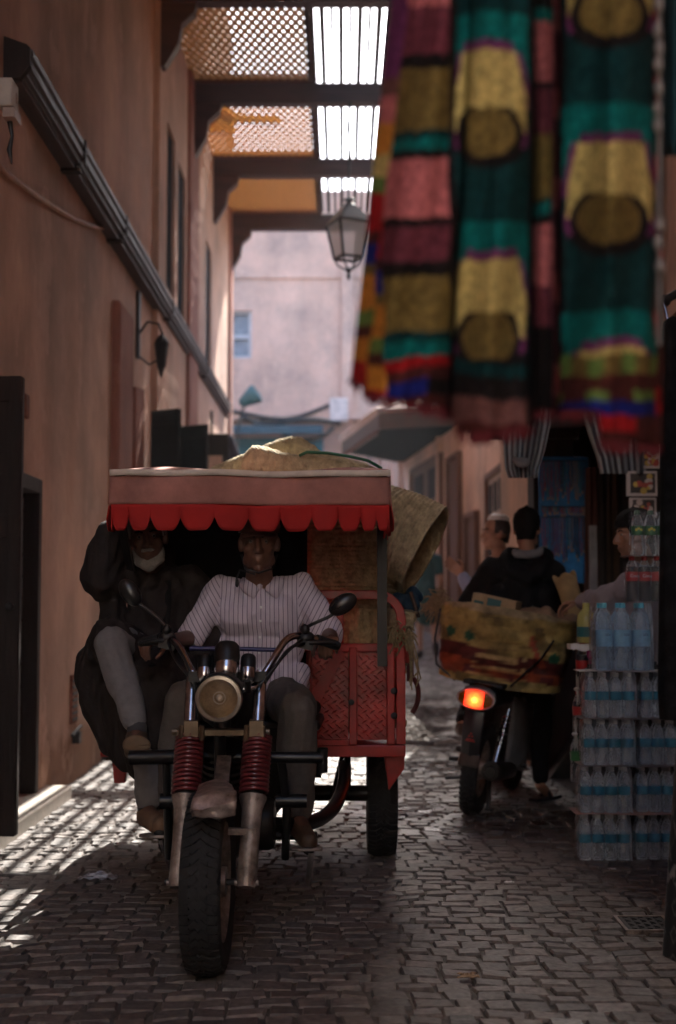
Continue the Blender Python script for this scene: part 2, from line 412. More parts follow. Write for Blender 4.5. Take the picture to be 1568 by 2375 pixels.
# studded plank door, set back in its frame
mb = MB()
mb.box((XL-.16, 7.62, .06), (XL+.015, 7.70, 2.02)); mb.box((XL-.16, 8.54, .06), (XL+.015, 8.62, 2.02)); mb.box((XL-.16, 7.70, 1.93), (XL+.015, 8.54, 2.02))
dr = obj('door', loc(MB().box((XL-.14, 7.70, .07), (XL-.09, 8.54, 1.93)), off), M['darkwood'], hs)
obj('frame', loc(mb, off), M['darkwood'], dr, bevel=.006)
mb = MB()
for i in range(5): mb.box((XL-.09, 7.74 + i*.16, .1), (XL-.078, 7.88 + i*.16, 1.9))
for i in range(5):
    for k in range(13):
        mb.ell((XL-.078, 7.78 + i*.16, .2 + k*.135), (.012,.012,.012), 8, 4); mb.ell((XL-.078, 7.845 + i*.16, .2 + k*.135), (.012,.012,.012), 8, 4)
obj('studded_planks', loc(mb, off), M['darkwood'], dr, smooth=40)
mb = MB(); mb.box((XL-.3, 6.95, -.02), (XL+.16, 8.95, .085)); obj('doorstep', loc(mb, off), M['stone'], hs, bevel=.012)
# the door leaf that stands open at the picture's edge
lf = thing('door_leaf', 'tall dark wooden door leaf standing open at the left edge', 'door', (XL+.02, 7.02, .08))
mb = MB(); mb.box((0, 0, 0), (.235, .05, 2.33))
obj('board', mb, M['darkwood'], lf, bevel=.006)
mb = MB()
for z0, z1 in ((0, .14), (.72, .84), (1.5, 1.62), (2.2, 2.33)): obj('ledge', MB().box((.005, -.016, z0), (.23, -.001, z1)), M['darkwood'], lf, bevel=.004)
obj('stile', MB().box((.17, -.022, .0), (.232, -.017, 2.33)), M['darkwood'], lf, bevel=.003)
mb = MB(); mb.lathe([(.012,0),(.018,.012),(.014,.03),(.022,.045),(.012,.06)], (.2, -.02, 1.15), (0,-1,0), 10); obj('knob', mb, M['iron'], lf, smooth=40)

# small things on the near wall
bx = thing('junction_box', 'small pale junction box high on the left wall with cables', 'junction box', P(14, 240, 6.62))
mb = MB(); mb.box((-.02,-.09,-.04), (.05,.05,.10)); obj('case', mb, M['stone'], bx, bevel=.008)
mb = MB(); mb.box((.0,-.07,-.09), (.06,.06,-.04)); mb.box((.05,-.01,-.0), (.054,.01,.05)); obj('lid', mb, mat('weathered_plastic',(.33,.25,.21),.6,var=.25), bx, bevel=.004)
mb = MB(); mb.tube([(.02,.0,-.09),(.03,.01,-.16),(.02,.0,-.23),(.03,.01,-.30)], [.014,.009,.014,.004], 8); obj('plug', mb, M['black'], bx, smooth=50)
pts = [P(*a) for a in ((36,300,6.9),(70,350,7.15),(105,405,7.6),(150,460,8.4),(190,505,9.4),(222,525,10.2),(244,530,10.9))]
for p in pts: p.x = XL + .018
mb = MB(); mb.tube(pts, .016, 8); cb = tag(obj('wall_cable', mb, mat('painted_cable',(.36,.20,.14),.7), smooth=50), 'painted cable sagging across the left plaster wall below the eave', 'cable')
# vent grille low on the wall
vg = thing('vent_grille', 'small dark louvred vent grille low on the left wall', 'vent', (XL+.004, 9.75, .58))
mb = MB(); mb.box((-.004,-.11,-.17),(.012,.11,.17)); obj('plate', mb, M['wall_dark'], vg, bevel=.004)
mb = MB()
for i in range(7): mb.bar((.012, -.09, -.14+i*.045), (.012, .09, -.14+i*.045), .012, .02)
obj('louvre', mb, M['iron'], vg)
mb = MB(); mb.tube([(.03,-.17,-.24),(.03,.14,-.2)], .012, 8); mb.box((.0,-.02,-.31),(.05,.06,-.23)); obj('bracket', mb, M['iron'], vg)
mb = MB(); mb.box((0,-.05,-.07),(.02,.05,.07)); mb.box((.02,-.04,-.06),(.024,.04,.06)); o = obj('wall_plate', mb, M['wall_dark'], bevel=.004)
o.location = (XL, 8.15, 2.42); tag(o, 'small reddish cover plate above the studded door', 'cover plate')

# ------------------------------------------------------------- left: the house beyond, with windows and shops
XF = XL + .06
h2 = thing('shop_house', 'tall pink plaster house on the left beyond the near house', 'house', (XF, 18, 0)); off2 = Vector((XF, 18, 0))
WIN = [(14.15, 14.82, 4.55, 6.3), (15.12, 15.85, 4.5, 6.2), (18.25, 18.95, 4.45, 6.15)]
DOORS = [(13.75, 15.3, .1, 3.2), (17.0, 18.7, .1, 3.25), (20.0, 21.0, .1, 3.0)]
mb = MB(); wall_cells(mb, XF-.4, XF, 13.55, 22.25, -.1, 10.6, WIN + DOORS)
obj('wall', loc(mb, off2), M['wall'], h2)
M['winglass'] = mat('dusty_glass', (.05,.065,.075), .25, spec=.6, var=.4)
for a, b, c, d in WIN:
    mb = MB(); mb.box((XF-.16, a, c), (XF-.13, b, d)); wn = obj('window', loc(mb, off2), M['winglass'], h2)
    mb = MB(); e = .05
    mb.box((XF-.13,a,c),(XF-.05,a+e,d)); mb.box((XF-.13,b-e,c),(XF-.05,b,d)); mb.box((XF-.13,a+e,c),(XF-.05,b-e,c+e)); mb.box((XF-.13,a+e,d-e),(XF-.05,b-e,d))
    mb.box((XF-.12,(a+b)/2-.02,c+e),(XF-.07,(a+b)/2+.02,d-e))
    obj('frame', loc(mb, off2), M['darkwood'], wn)
    mb = MB()
    for k in range(5): mb.tube([(XF-.03, a+.09+k*(b-a-.18)/4, c), (XF-.03, a+.09+k*(b-a-.18)/4, d)], .009, 6)
    obj('grille', loc(mb, off2), M['iron'], wn)
mb = MB(); mb.box((XF-.39, 13.6, 0), (XF-.36, 21.5, 3.35)); obj('interior_shade_sheet', loc(mb, off2), M['blackcloth'], h2)  # black sheet stands in for the shade inside the shops
for a, b in ((16.0, 16.95), (21.85, 22.32)):
    mb = MB(); mb.box((XF-.05, a, 0), (XF+.045, b, 8.9)); obj('pilaster', loc(mb, off2), M['wall_dark'], h2, bevel=.03)
# open shop shutters
M['blue_black'] = mat('blue_black_paint',(.007,.011,.014),.6,var=.4,spec=.2)
for y_, x1, top, lab in ((12.95, .33, 3.02, 'dark shop shutter leaf standing open behind the tricycle, nearer of two'), (15.32, .36, 3.18, 'dark blue shop shutter leaf standing open by the red pilaster')):
    sh = thing('shop_shutter', lab, 'shutter', (XF+.02, y_, .05), (0,0,R(-32)), group='open shutters of the left shops')
    mb = MB(); mb.box((0,0,0),(x1,.05,top)); obj('board', mb, M['blue_black'], sh, bevel=.006)
    for z0 in (.05, .9, 1.9, top-.14): obj('ledge', MB().box((.02,-.015,z0),(x1-.02,-.001,z0+.09)), M['blue_black'], sh)
    mb = MB(); mb.ell((x1-.06,-.03,1.5),.03,8,6); obj('knob', mb, M['chrome'], sh, smooth=50)
mb = MB(); pg = [(12.2,3.18),(12.75,3.24),(12.75,0.1),(12.2,0.1)]
mb.prism([(y, z) for y, z in pg], XL+.0, XL+.05, axes='yz')
tag(obj('wall_panel', mb, M['wall_dark'], bevel=.008), 'flat red-brown door panel against the wall past the pier', 'door')
# display board with a pale mount, and a mirror
fr = thing('display_case', 'dark wooden display case standing by the left shop front', 'display case', (XF+.16, 15.75, 1.85))
mb = MB()
mb.box((0,0,0),(.06,.04,1.35)); mb.box((.3,0,0),(.36,.04,1.35)); mb.box((.06,0,1.1),(.3,.04,1.35)); mb.box((.06,0,0),(.3,.04,.12)); obj('border', mb, M['darkwood'], fr)
mb = MB(); mb.box((.07,.01,.12),(.29,.03,1.1)); obj('backing', mb, M['wall_right'], fr)
mb = MB(); mb.box((.13,.0,.2),(.23,.008,.8)); obj('glass', mb, M['winglass'], fr)
# garments hung outside the far left shop
for i, (y_, col, zt, ln, lab) in enumerate(((17.2,(.03,.025,.05),3.36,1.15,'dark violet kaftan with silver trim hung outside the left shop'),(17.55,(.07,.02,.05),3.28,1.1,'plum coloured kaftan hung behind the violet one'),(17.95,(.012,.05,.055),3.22,1.2,'deep green kaftan hung farthest along the left shop'))):
    g = thing('kaftan', lab, 'garment', (XF+.22, y_, zt), group='kaftans outside the left shop')
    def kf(u, v, k=i): 
        a = 2*math.pi*u; wd = .22 + .10*min(1, v*1.6) ; t = .05 + .02*math.sin(7*a+k)
        return (wd*math.cos(a), t*math.sin(a)*(1+v), -ln*v)
    mb = MB(); mb.grid(kf, 30, 10); mb.cap((-.2,0,-.05),(-.33,0,-.5),.06,.08); mb.cap((.2,0,-.05),(.33,0,-.5),.06,.08)
    obj('body', mb, mat('kaftan%s' % 'abc'[i], col, .7, var=.3, sheen=.3), g, smooth=60)
    mb = MB(); 
    for k in range(9): mb.ell((-.2+.05*k, -.07, -.36), .02, 8, 5)
    mb.box((-.012,-.075,-.32),(.012,-.06,-.02)); obj('trim', mb, M['chrome'], g)

# ------------------------------------------------------------- left eave: moulded timber lintel
ev = thing('timber_eave', 'long dark moulded timber eave running along the left wall', 'eave', (-1.75, 7.57, 4.30))
prof = [(-.17,-.13),(-.055,-.13),(-.055,-.095),(-.022,-.095),(-.022,-.06),(.0,-.06),(.0,-.016),(-.010,-.013),(-.010,.012),(.006,.015),(.006,.056),(-.02,.075),(-.17,.13)]
secs = [(0, 1.55), (1.57, 3.35), (3.37, 6.4), (6.42, 10.0), (10.02, 13.75)]
for i, (a, b) in enumerate(secs):
    mb = MB(); mb.prism(prof, a, b, axes='xz'); s_ = obj('beam_section', mb, M['eavewood'], ev, bevel=.006)
    mb = MB(); mb.box((-.17,b-.03,-.15),(-.02,b+.05,-.131)); mb.box((.007,b-.012,-.12),(.014,b+.03,.07)); obj('joint_strap', mb, M['darkwood'], s_)
mb = MB(); mb.prism([(-.17,-.12),(-.055,-.12),(0,-.05),(0,.05),(-.02,.07),(-.17,.125)], -.05, -.002, axes='xz'); obj('end_board', mb, M['darkwood'], ev)

# wrought iron wall lamp below the eave
wl = thing('wall_lamp', 'black wrought iron lamp on a bracket under the left eave', 'lamp', (XL+.0, 12.55, 3.62))
mb = MB(); mb.box((0,-.05,-.12),(.03,.05,.5)); mb.tube([(.02,0,.1),(.1,0,.22),(.2,0,.2),(.24,0,.1),(.2,0,.02)], .012, 8); mb.tube([(.02,0,-.1),(.12,0,-.18),(.22,0,-.12),(.24,0,.0)], .01, 8); obj('bracket', mb, M['iron'], wl, smooth=50)
mb = MB(); mb.lathe([(.015,.1),(.06,.05),(.07,.02),(.045,-.18),(.02,-.26),(.005,-.3)], (.23,0,0), (0,0,1), 8); obj('lantern', mb, M['iron'], wl)

# ------------------------------------------------------------- cables and drainpipe by the far end
mb = MB(); mb.tube([P(540,570,22.35), P(541,600,22.35), P(536,680,22.35), P(533,800,22.35), P(532,1000,22.35), P(532,1300,22.35)], .035, 8)
for y_ in (700, 790, 880): mb.lathe([(.045,-.03),(.045,.03)], P(534,y_,22.35), (0,0,1), 8)
tag(obj('drain_pipe', mb, M['iron'], smooth=50), 'thin dark pipe running down the end of the left house', 'pipe')
mb = MB(); mb.tube([(XF+.03, 18.85, 3.9), (XF+.03, 18.85, 3.0), (XF+.03, 18.85, 2.4), (XF+.03, 18.8, .4)], .02, 8)
tag(obj('wall_conduit', mb, M['iron'], smooth=50), 'thin conduit running down the left wall under the eave', 'pipe')

# ------------------------------------------------------------- pergola over the street
ZB = 7.32; BY = [8.0, 10.82, 13.64, 16.46, 19.30, 22.10]
for i, y_ in enumerate(BY[1:]):
    pos = ['nearest, at the top edge of the picture', 'second from the front', 'third from the front', 'fourth from the front', 'farthest, above the pale house'][i] if i else 'nearest, out over the alley'
    names = ['dark timber beam across the alley, nearest and mostly out of view', 'dark timber beam at the top edge of the picture across the alley', 'dark timber beam behind the first lattice panel, holding the lantern rod', 'dark timber beam between the middle and last lattice panels', 'dark timber beam farthest along, just above the pale house front']
    bm_ = thing('pergola_beam', names[i], 'beam', (0, y_, ZB), group='beams of the slatted street roof')
    mb = MB(); mb.box((XL+.0, -.09, 0), (2.3, .09, .25)); obj('timber', mb, M['beam'], bm_, bevel=.012)
    mb = MB(); mb.prism([(XL+.0,-.003),(XL+.42,-.003),(XL+.40,-.10),(XL+.27,-.22),(XL+.24,-.42),(XL+.14,-.60),(XL+.10,-.66),(XL+.0,-.66)], -.08, .08, axes='xz'); obj('bracket', mb, M['beam'], bm_, bevel=.008)

def lattice(x0, x1, y0, y1, lab, cover, dark=False):
    t = thing('lattice_panel', lab, 'lattice panel', ((x0+x1)/2, (y0+y1)/2, ZB+.27), group='cane lattice panels of the street roof')
    wx, wy = (x1-x0)/2, (y1-y0)/2; mb = MB(); p = .235; wl_ = .056
    for s in (1, -1):
        z = 0 if s > 0 else .014; k = 2.46; n = int((2*wx*k + 2*wy) / p) + 2
        for i in range(-n, n):
            c = i * p                                     # y = s*k*x + c
            pts = []
            xs = []
            for X in (-wx, wx):
                Y = s*k*X + c
                if -wy <= Y <= wy: xs.append(X)
            for Y in (-wy, wy):
                X = (Y - c) / (s*k)
                if -wx < X < wx: xs.append(X)
            if len(xs) >= 2:
                a, b = min(xs), max(xs)
                if b - a > .02: mb.bar((a, s*k*a + c, z), (b, s*k*b + c, z), wl_, .012)
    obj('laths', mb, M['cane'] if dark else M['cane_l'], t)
    mb = MB(); e = .05
    mb.box((-wx-e,-wy-.0,-.03),(-wx,wy,.05)); mb.box((wx,-wy,-.03),(wx+e,wy,.05)); mb.box((-wx,-wy,-.03),(wx,-wy+.04,.05)); mb.box((-wx,wy-.04,-.03),(wx,wy,.05))
    obj('frame', mb, M['redwood'], t)
    if cover:
        mb = MB()
        for a, b, c, d in cover: k_ = 0 if (c, d) == (.0, 1) and b - a > .9 else 1; mb.prism([(a*wx*2-wx-.04, c*wy*2-wy-.1*(1-k_)), (b*wx*2-wx+.04*(1-k_), c*wy*2-wy+.12*k_-.1*(1-k_)), (b*wx*2-wx+.04*(1-k_), d*wy*2-wy+.1*(1-k_)), (a*wx*2-wx-.04, d*wy*2-wy-.1*k_+.1*(1-k_))], .06, .075, axes='xy')
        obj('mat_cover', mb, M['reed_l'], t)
    return t
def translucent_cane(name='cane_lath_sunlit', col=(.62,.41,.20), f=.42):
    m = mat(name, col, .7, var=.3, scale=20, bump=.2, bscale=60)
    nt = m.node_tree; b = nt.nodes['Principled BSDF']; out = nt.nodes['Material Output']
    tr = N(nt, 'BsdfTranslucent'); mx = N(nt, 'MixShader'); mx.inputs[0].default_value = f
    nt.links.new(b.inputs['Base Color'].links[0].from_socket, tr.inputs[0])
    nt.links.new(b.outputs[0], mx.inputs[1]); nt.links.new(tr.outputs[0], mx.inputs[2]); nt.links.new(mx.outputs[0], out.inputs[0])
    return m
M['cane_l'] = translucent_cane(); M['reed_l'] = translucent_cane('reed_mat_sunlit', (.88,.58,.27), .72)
XA, XB, XC, XD = XL+.055, -.42, -.355, .52
covers = [[(0,1,.0,1)], [(.0,.9,.0,.2)], [(0,.26,0,.7),(.2,.7,.42,.56)], [(0,1,.0,1)]]
lnames = ['cane lattice panel overhead, nearest the camera and matted over', 'first cane lattice panel in view, its holes bright with sky', 'middle cane lattice panel, partly covered by a mat', 'farthest cane lattice panel, matted over and glowing orange']
snames = ['slatted roof strip nearest the camera, covered', 'slatted roof strip beside the first lattice panel', 'slatted roof strip in the middle, crossed by the lantern rod', 'slatted roof strip farthest along, pale house behind it']
rnames = ['cane lattice panel on the right, nearest', 'cane lattice panel on the right, hidden behind the blanket', 'cane lattice panel on the right, third along', 'cane lattice panel on the right, farthest']
for i in range(1, 5):
    y0, y1 = BY[i]+.1, BY[i+1]-.1
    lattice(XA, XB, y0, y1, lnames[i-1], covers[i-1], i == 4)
    s = thing('slat_strip', snames[i-1], 'slatted roof', ((XC+XD)/2, (y0+y1)/2, ZB+.28), group='slatted strips of the street roof')
    mb = MB(); wy = (y1-y0)/2; wx = (XD-XC)/2
    for k in range(9):
        x = -wx + .02 + k*(2*wx-.04)/8; h_ = .030 if k % 2 else .019; mb.box((x-h_,-wy-.08,0),(x+h_,wy+.08,.075))
    obj('slats', mb, M['darkwood'], s)
    mb = MB(); mb.box((-wx-.06,-wy,-.04),(-wx,wy,.09)); mb.box((wx,-wy,-.04),(wx+.06,wy,.09)); obj('frame', mb, M['redwood'], s)
mb = MB(); mb.box((XL-.3,8.2,ZB+.42),(-.3,12.6,ZB+.47)); mb.box((XL-.3,-.5,ZB+.42),(XR_,8.19,ZB+.47)); mb.box((-.299,8.2,ZB+.42),(XR_,11.2,ZB+.47)); 
for i in range(9): mb.tube([(XL-.3,7.6+i*.58,ZB+.40),(-.3,7.6+i*.58,ZB+.40)],.03,6)
tag(obj('reed_roof', mb, M['cane']), 'dense reed matting roofing the near end of the alley', 'roof')  # unseen roof; its edges are cut to shade the near alley


DL = 16.35
top = P(809, 462, DL); lz = top.z; ln = thing('street_lantern', 'square black metal lantern with glass panes hanging from a roof beam', 'lantern', (top.x, DL, lz))
s_ = DL / FPX                                  # metres per photo pixel there
mb = MB()
def sq(r, z, rot=.42): return [(r*math.cos(rot+math.pi/2*k+math.pi/4), r*math.sin(rot+math.pi/2*k+math.pi/4), z) for k in range(4)]
mb.rings([sq(.03,.03), sq(.075,.0), sq(.03,-.03), sq(.085,-.07), sq(.30,-.28), sq(.31,-.31), sq(.28,-.31)]); mb.tube([(0,0,0),(0,0,.1)],.015,8); obj('hood', mb, M['blackmetal'], ln)
mb = MB()
for k in range(4):
    a, b, a2 = Vector(sq(.285,-.31)[k]), Vector(sq(.185,-.72)[k]), Vector(sq(.185,-.72)[(k+1)%4])
    mb.bar(a, b, .028, .028); mb.bar(b, a2, .028, .028); mb.tube([b, Vector((b.x*.75,b.y*.75,-.80)), Vector((b.x*.3,b.y*.3,-.85)), (0,0,-.86)], .012, 6)
mb.lathe([(.03,-.84),(.045,-.87),(.015,-.9),(.03,-.93),(.006,-.99)], (0,0,0), (0,0,1), 8); obj('cage', mb, M['blackmetal'], ln)
def glassy(name, col, alpha, rough=.08, bump=.0, bs=30, gloss=None):
    m = bpy.data.materials.new(name); m.use_nodes = True; nt = m.node_tree; b = nt.nodes['Principled BSDF']; out = nt.nodes['Material Output']
    b.inputs['Base Color'].default_value = (*col, 1); b.inputs['Roughness'].default_value = rough
    tr = N(nt, 'BsdfTransparent'); tr.inputs[0].default_value = (*[min(1, .72 + .3*c) for c in col], 1)
    mx = N(nt, 'MixShader'); mx.inputs[0].default_value = alpha
    fr = N(nt, 'Fresnel'); fr.inputs[0].default_value = 1.45; ad = N(nt, 'Math', operation='ADD', use_clamp=True); ad.inputs[1].default_value = alpha
    nt.links.new(fr.outputs[0], ad.inputs[0]); nt.links.new(ad.outputs[0], mx.inputs[0])
    nt.links.new(tr.outputs[0], mx.inputs[1]); nt.links.new(b.outputs[0], mx.inputs[2]); nt.links.new(mx.outputs[0], out.inputs[0])
    if bump:
        tc = N(nt, 'TexCoord'); n = N(nt, 'TexNoise'); n.inputs['Scale'].default_value = bs; nt.links.new(tc.outputs['Object'], n.inputs[0])
        bp = N(nt, 'Bump'); bp.inputs['Strength'].default_value = bump; bp.inputs['Distance'].default_value = .02; nt.links.new(n.outputs[0], bp.inputs['Height']); nt.links.new(bp.outputs[0], b.inputs['Normal']); nt.links.new(bp.outputs[0], fr.inputs[1])
    return m
M['frosted'] = glassy('frosted_pane', (.75,.74,.72), .45, .35)
mb = MB(); mb.rings([sq(.268,-.315), sq(.175,-.715)], cap=False); obj('pane', mb, M['frosted'], ln)
mb = MB(); mb.tube([(top.x, DL, lz+.08), (top.x+.01, DL, ZB+.0)], .012, 8); mb.tube([(top.x+.03, DL+.02, lz+.5), (top.x-.02, DL+.02, lz+.9), (top.x+.03, DL+.02, lz+1.2), (top.x, DL+.05, ZB)], .012, 6)
tag(obj('lantern_rod', mb, M['iron'], smooth=50), 'thin rod and wire from the roof beam down to the lantern', 'rod')

# ------------------------------------------------------------- the pale house that closes the view
YF = 30.0
fh = thing('far_house', 'pale pink house closing the far end of the alley', 'house', (0, YF, 0))
q = lambda x, y: (P(x, y, YF).x, P(x, y, YF).z)
x0, z0 = q(536, 720); x1, z1 = q(583, 830)
ztop = q(700, 442)[1]
mb = MB(); wall_cells_x = [( -7, x0-.0, -.5, ztop), (x0, x1, -.5, z1), (x0, x1, z0, ztop), (x1, 6, -.5, ztop)]
for a, b, c, d in wall_cells_x: mb.box((a, 0, c), (b, .5, d))
obj('wall', mb, M['wall_far'], fh)
mb = MB(); mb.box((x0, .2, z1), (x1, .23, z0)); wn = obj('window', mb, mat('pale_shutter',(.22,.25,.30),.5), fh)
mb = MB(); xm = (x0+x1)/2; zm = z1 + (z0-z1)*.47
for a, b in (((x0,.1,z1),(x0+.05,.2,z0)), ((x1-.07,.08,z1),(x1,.2,z0)), ((x0+.05,.1,z0-.06),(x1-.07,.2,z0)), ((x0+.05,.1,z1),(x1-.07,.2,z1+.06)), ((x0+.05,.1,zm-.04),(x1-.07,.2,zm+.04))): mb.box(a, b)
obj('frame', mb, mat('pale_frame',(.5,.5,.54),.6), wn)
mb = MB(); za = q(700,640)[1]; mb.box((-7,-.05,za-.05),(6,-.002,za+.05)); zb_ = q(700,965)[1]; mb.box((-7,-.25,zb_-.1),(6,-.002,zb_+.05)); obj('cornice', mb, M['wall_far'], fh)
mb = MB(); xs_ = q(806,700)[0]; mb.box((xs_-.12,-.12,-.4),(xs_+.12,-.002,ztop)); obj('pilaster', mb, M['wall_far'], fh)
mb = MB(); za, zb2 = q(600,985)[1], q(600,1015)[1]; xr = q(750,900)[0]
mb.box((-6,-.02,-.4),(xr,-.003,zb2)); obj('shop_front', mb, mat('teal_paint',(.004,.15,.21),.6,var=.3,scale=2), fh)
mb = MB(); mb.prism([(0,za),(-1.1,zb2+.1),(-1.1,zb2-.05),(0,za-.2)], -6, xr, axes='yz'); obj('awning', mb, mat('blue_awning',(.012,.06,.09),.8,var=.3), fh)
mb = MB(); xa, zc = q(786, 960); mb.box((xa-.2,-.4,zc-.2),(xa+.2,-.05,zc+.3)); obj('meter_box', mb, mat('pale_box',(.6,.5,.48),.6), fh, bevel=.02)
rng = random.Random(5)
for k, (lab, sag) in enumerate((('thick dark cable draped across the front of the far house', .15), ('tangled cable hanging above the teal shop front', .35), ('loose cable loop beside the teal shop front', .5))):
    pts = []
    for i in range(13):
        t = i/12; a = q(540 + k*25 + (265-k*40)*t, 958 + k*14 + 24*math.sin(t*5+k*2)*t); pts.append((a[0], YF-.3-.1*k, a[1]-sag*math.sin(math.pi*t)*.6))
    mb = MB(); mb.tube(pts, .045, 6); tag(obj('street_cable', mb, M['iron'], smooth=50), lab, 'cable')
hl = thing('floodlight', 'small teal floodlight on a curved arm before the far house', 'light', P(566, 950, 27))
mb = MB(); mb.tube([(-.15,.2,-.9),(-.12,.1,-.4),(-.03,0,0),(.05,-.02,.12)], .025, 8); obj('arm', mb, M['iron'], hl, smooth=50)
mb = MB(); mb.lathe([(.03,-.22),(.09,-.18),(.2,.16),(.19,.2)], (.1,-.05,.22), (.8,-.2,.5), 14); obj('shade', mb, mat('teal_metal',(.02,.09,.10),.5), hl, smooth=50)
# back buildings that close the sides of the little square
for a, b, lab, nm in (((-9,24.6,0),(-5.2,30.4,8.2),'pale house wall on the far left of the square','square_house'),):
    mb = MB(); mb.box((a[0],a[1],-.5),b); mb.box((b[0]-.0,a[1]+2,1),(b[0]+.03,a[1]+3,2.6)); tag(obj(nm, mb, M['wall_far']), lab, 'house')

# ------------------------------------------------------------- right: houses that bend round to the left
def wallframe(A, B):
    A = Vector((*A, 0)); B = Vector((*B, 0)); d = (B - A).normalized(); n = Vector((-d.y, d.x, 0))
    return Matrix(((d.x, n.x, 0, A.x), (d.y, n.y, 0, A.y), (0, 0, 1, 0), (0, 0, 0, 1))), (B - A).length
HR = [11, 13, 5.6, 5.4, 5.4]  # first two walls raised, out of view, to block the sun
PR = [(2.02, 11.6), (1.98, 14.2), (1.93, 18.0), (1.60, 22.0), (1.20, 25.5), (.35, 31.0)]
mh = thing('canopy_house', 'ochre plaster house on the right with wooden doors under a tiled canopy', 'house', (0,0,0))
fw = thing('arched_house', 'pale pink house front with an arch beyond the tiled canopy', 'house', (0,0,0))
def side(px, D): return D
for i, (A, B) in enumerate(zip(PR, PR[1:])):
    Mx, ln_ = wallframe(A, B); mb = MB(); mb.M = Mx; mb.box((0,-.5,-.2),(ln_,0,HR[i])); obj('wall', mb, M['wall_right'] if i < 4 else M['wall_far'], mh if i < 4 else fw)
def on_wall(i, px):
    """distance along wall i of the line of sight through photo column px"""
    A, B = Vector(PR[i]), Vector(PR[i+1]); best = None
    for k in range(401):
        t = k/400; p = A + (B-A)*t; e = abs((p.x - P(px,1402,p.y).x))
        if best is None or e < best[0]: best = (e, (B-A).length*t, p)
    return best[1], best[2]
def wdoor(par, i, pa, pb, ytop, m_, panel, name='door', proud=.03, leafm=None, zlo=.0):
    Mx, _ = wallframe(PR[i], PR[i+1]); a, qa = on_wall(i, pa); b, qb = on_wall(i, pb); a, b = sorted((a, b)); ym = (qa.y+qb.y)/2
    zt = P(0, ytop, ym).z; g = gz(ym)
    mb = MB(); mb.M = Mx; mb.box((a,.002,g+zlo),(b,proud,zt)); d = obj(name, mb, leafm or m_, par)
    mb = MB(); mb.M = Mx; e = .07
    mb.box((a-e,.003,g+zlo),(a,proud+.05,zt+e)); mb.box((b,.003,g+zlo),(b+e,proud+.05,zt+e)); mb.box((a,.003,zt),(b,proud+.05,zt+e)); obj('frame', mb, m_, d)
    nx, nz = panel
    for u in range(nx):
        for v in range(nz):
            wx_, hz_ = (b-a)/nx, (zt-g-zlo)/nz; mb = MB(); mb.M = Mx; mb.box((a+u*wx_+wx_*.2,proud,g+zlo+v*hz_+hz_*.15),(a+(u+1)*wx_-wx_*.2,proud+.015,g+zlo+(v+1)*hz_-hz_*.15)); obj('panel', mb, M['darkwood'] if panel[0] > 1 else m_, d)
M['brownwood'] = mat('brown_door_wood', (.13,.058,.032), .6, var=.35, scale=7, stretch=(3,3,.5), bump=.2)
wdoor(mh, 3, 1033, 962, 1080, M['brownwood'], (2, 4))
wdoor(mh, 2, 1072, 1048, 1066, M['brownwood'], (1, 4))
wdoor(mh, 1, 1190, 1140, 1098, M['brownwood'], (4, 3), name='window', leafm=mat('pale_grille',(.45,.34,.28),.6), zlo=.9)
wdoor(mh, 2, 1112, 1090, 1200, M['brownwood'], (1, 3))
Mx, _ = wallframe(PR[3], PR[4]); a, _p = on_wall(3, 1040)
mb = MB(); mb.M = Mx; mb.box((.02,.002,0),(.16,.09,5.3)); obj('pilaster', mb, M['wall_right'], mh)
Mx, ln_ = wallframe(PR[4], PR[5]); mb = MB(); mb.M = Mx; a, pa_ = on_wall(4, 893); za = P(0,1050,pa_.y).z
for t in range(0, 180, 12):
    p0 = (a+.62*math.cos(R(t)), za-.55+.62*math.sin(R(t))); p1 = (a+.75*math.cos(R(t)), za-.55+.75*math.sin(R(t))); p2 = (a+.75*math.cos(R(t+12)), za-.55+.75*math.sin(R(t+12))); p3 = (a+.62*math.cos(R(t+12)), za-.55+.62*math.sin(R(t+12)))
    mb.prism([p0,p1,p2,p3], .002, .05, axes='xz')
mb.box((a-.75,.002,.3),(a-.62,.05,za-.55)); mb.box((a+.62,.002,.3),(a+.75,.05,za-.55)); obj('arch', mb, M['wall_far'], fw)
mb = MB(); mb.M = Mx; a2, p2_ = on_wall(4, 935); mb.box((a2-.07,.002,.3),(a2+.07,.1,4.2)); obj('pipe', mb, M['wall_far'], fw)

# tiled wooden canopy over the doors
cn = thing('tiled_canopy', 'wooden canopy with a tiled top jutting from the right-hand houses', 'canopy', (0,0,0))
ztop_ = 4.15
A1, B1, C1 = P(1066,945,20.4), P(882,957,20.9), P(797,1020,24.4)
top_ = [A1, B1, C1]; inner = [Vector((1.74,20.6,0)), Vector((1.66,21.2,0)), Vector((1.12,26.2,0))]
vs = [(p.x,p.y,ztop_) for p in top_] + [(p.x,p.y,ztop_+.5) for p in inner]
mb = MB()
fz = .24
mb.add([(A1.x,A1.y,ztop_),(B1.x,B1.y,ztop_),(C1.x,C1.y,ztop_),(C1.x,C1.y,ztop_-fz),(B1.x,B1.y,ztop_-fz),(A1.x,A1.y,ztop_-fz)], [(0,1,4,5),(1,2,3,4)])
obj('fascia', mb, mat('canopy_wood',(.055,.021,.014),.6,var=.35,scale=5), cn, solid=.06)
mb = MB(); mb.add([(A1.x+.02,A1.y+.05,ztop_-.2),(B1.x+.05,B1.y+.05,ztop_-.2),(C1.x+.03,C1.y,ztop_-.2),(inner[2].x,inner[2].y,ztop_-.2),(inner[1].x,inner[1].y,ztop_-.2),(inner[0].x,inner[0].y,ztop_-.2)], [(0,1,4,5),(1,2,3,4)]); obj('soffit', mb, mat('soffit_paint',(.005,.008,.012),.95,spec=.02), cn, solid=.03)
mb = MB(); rows = 26
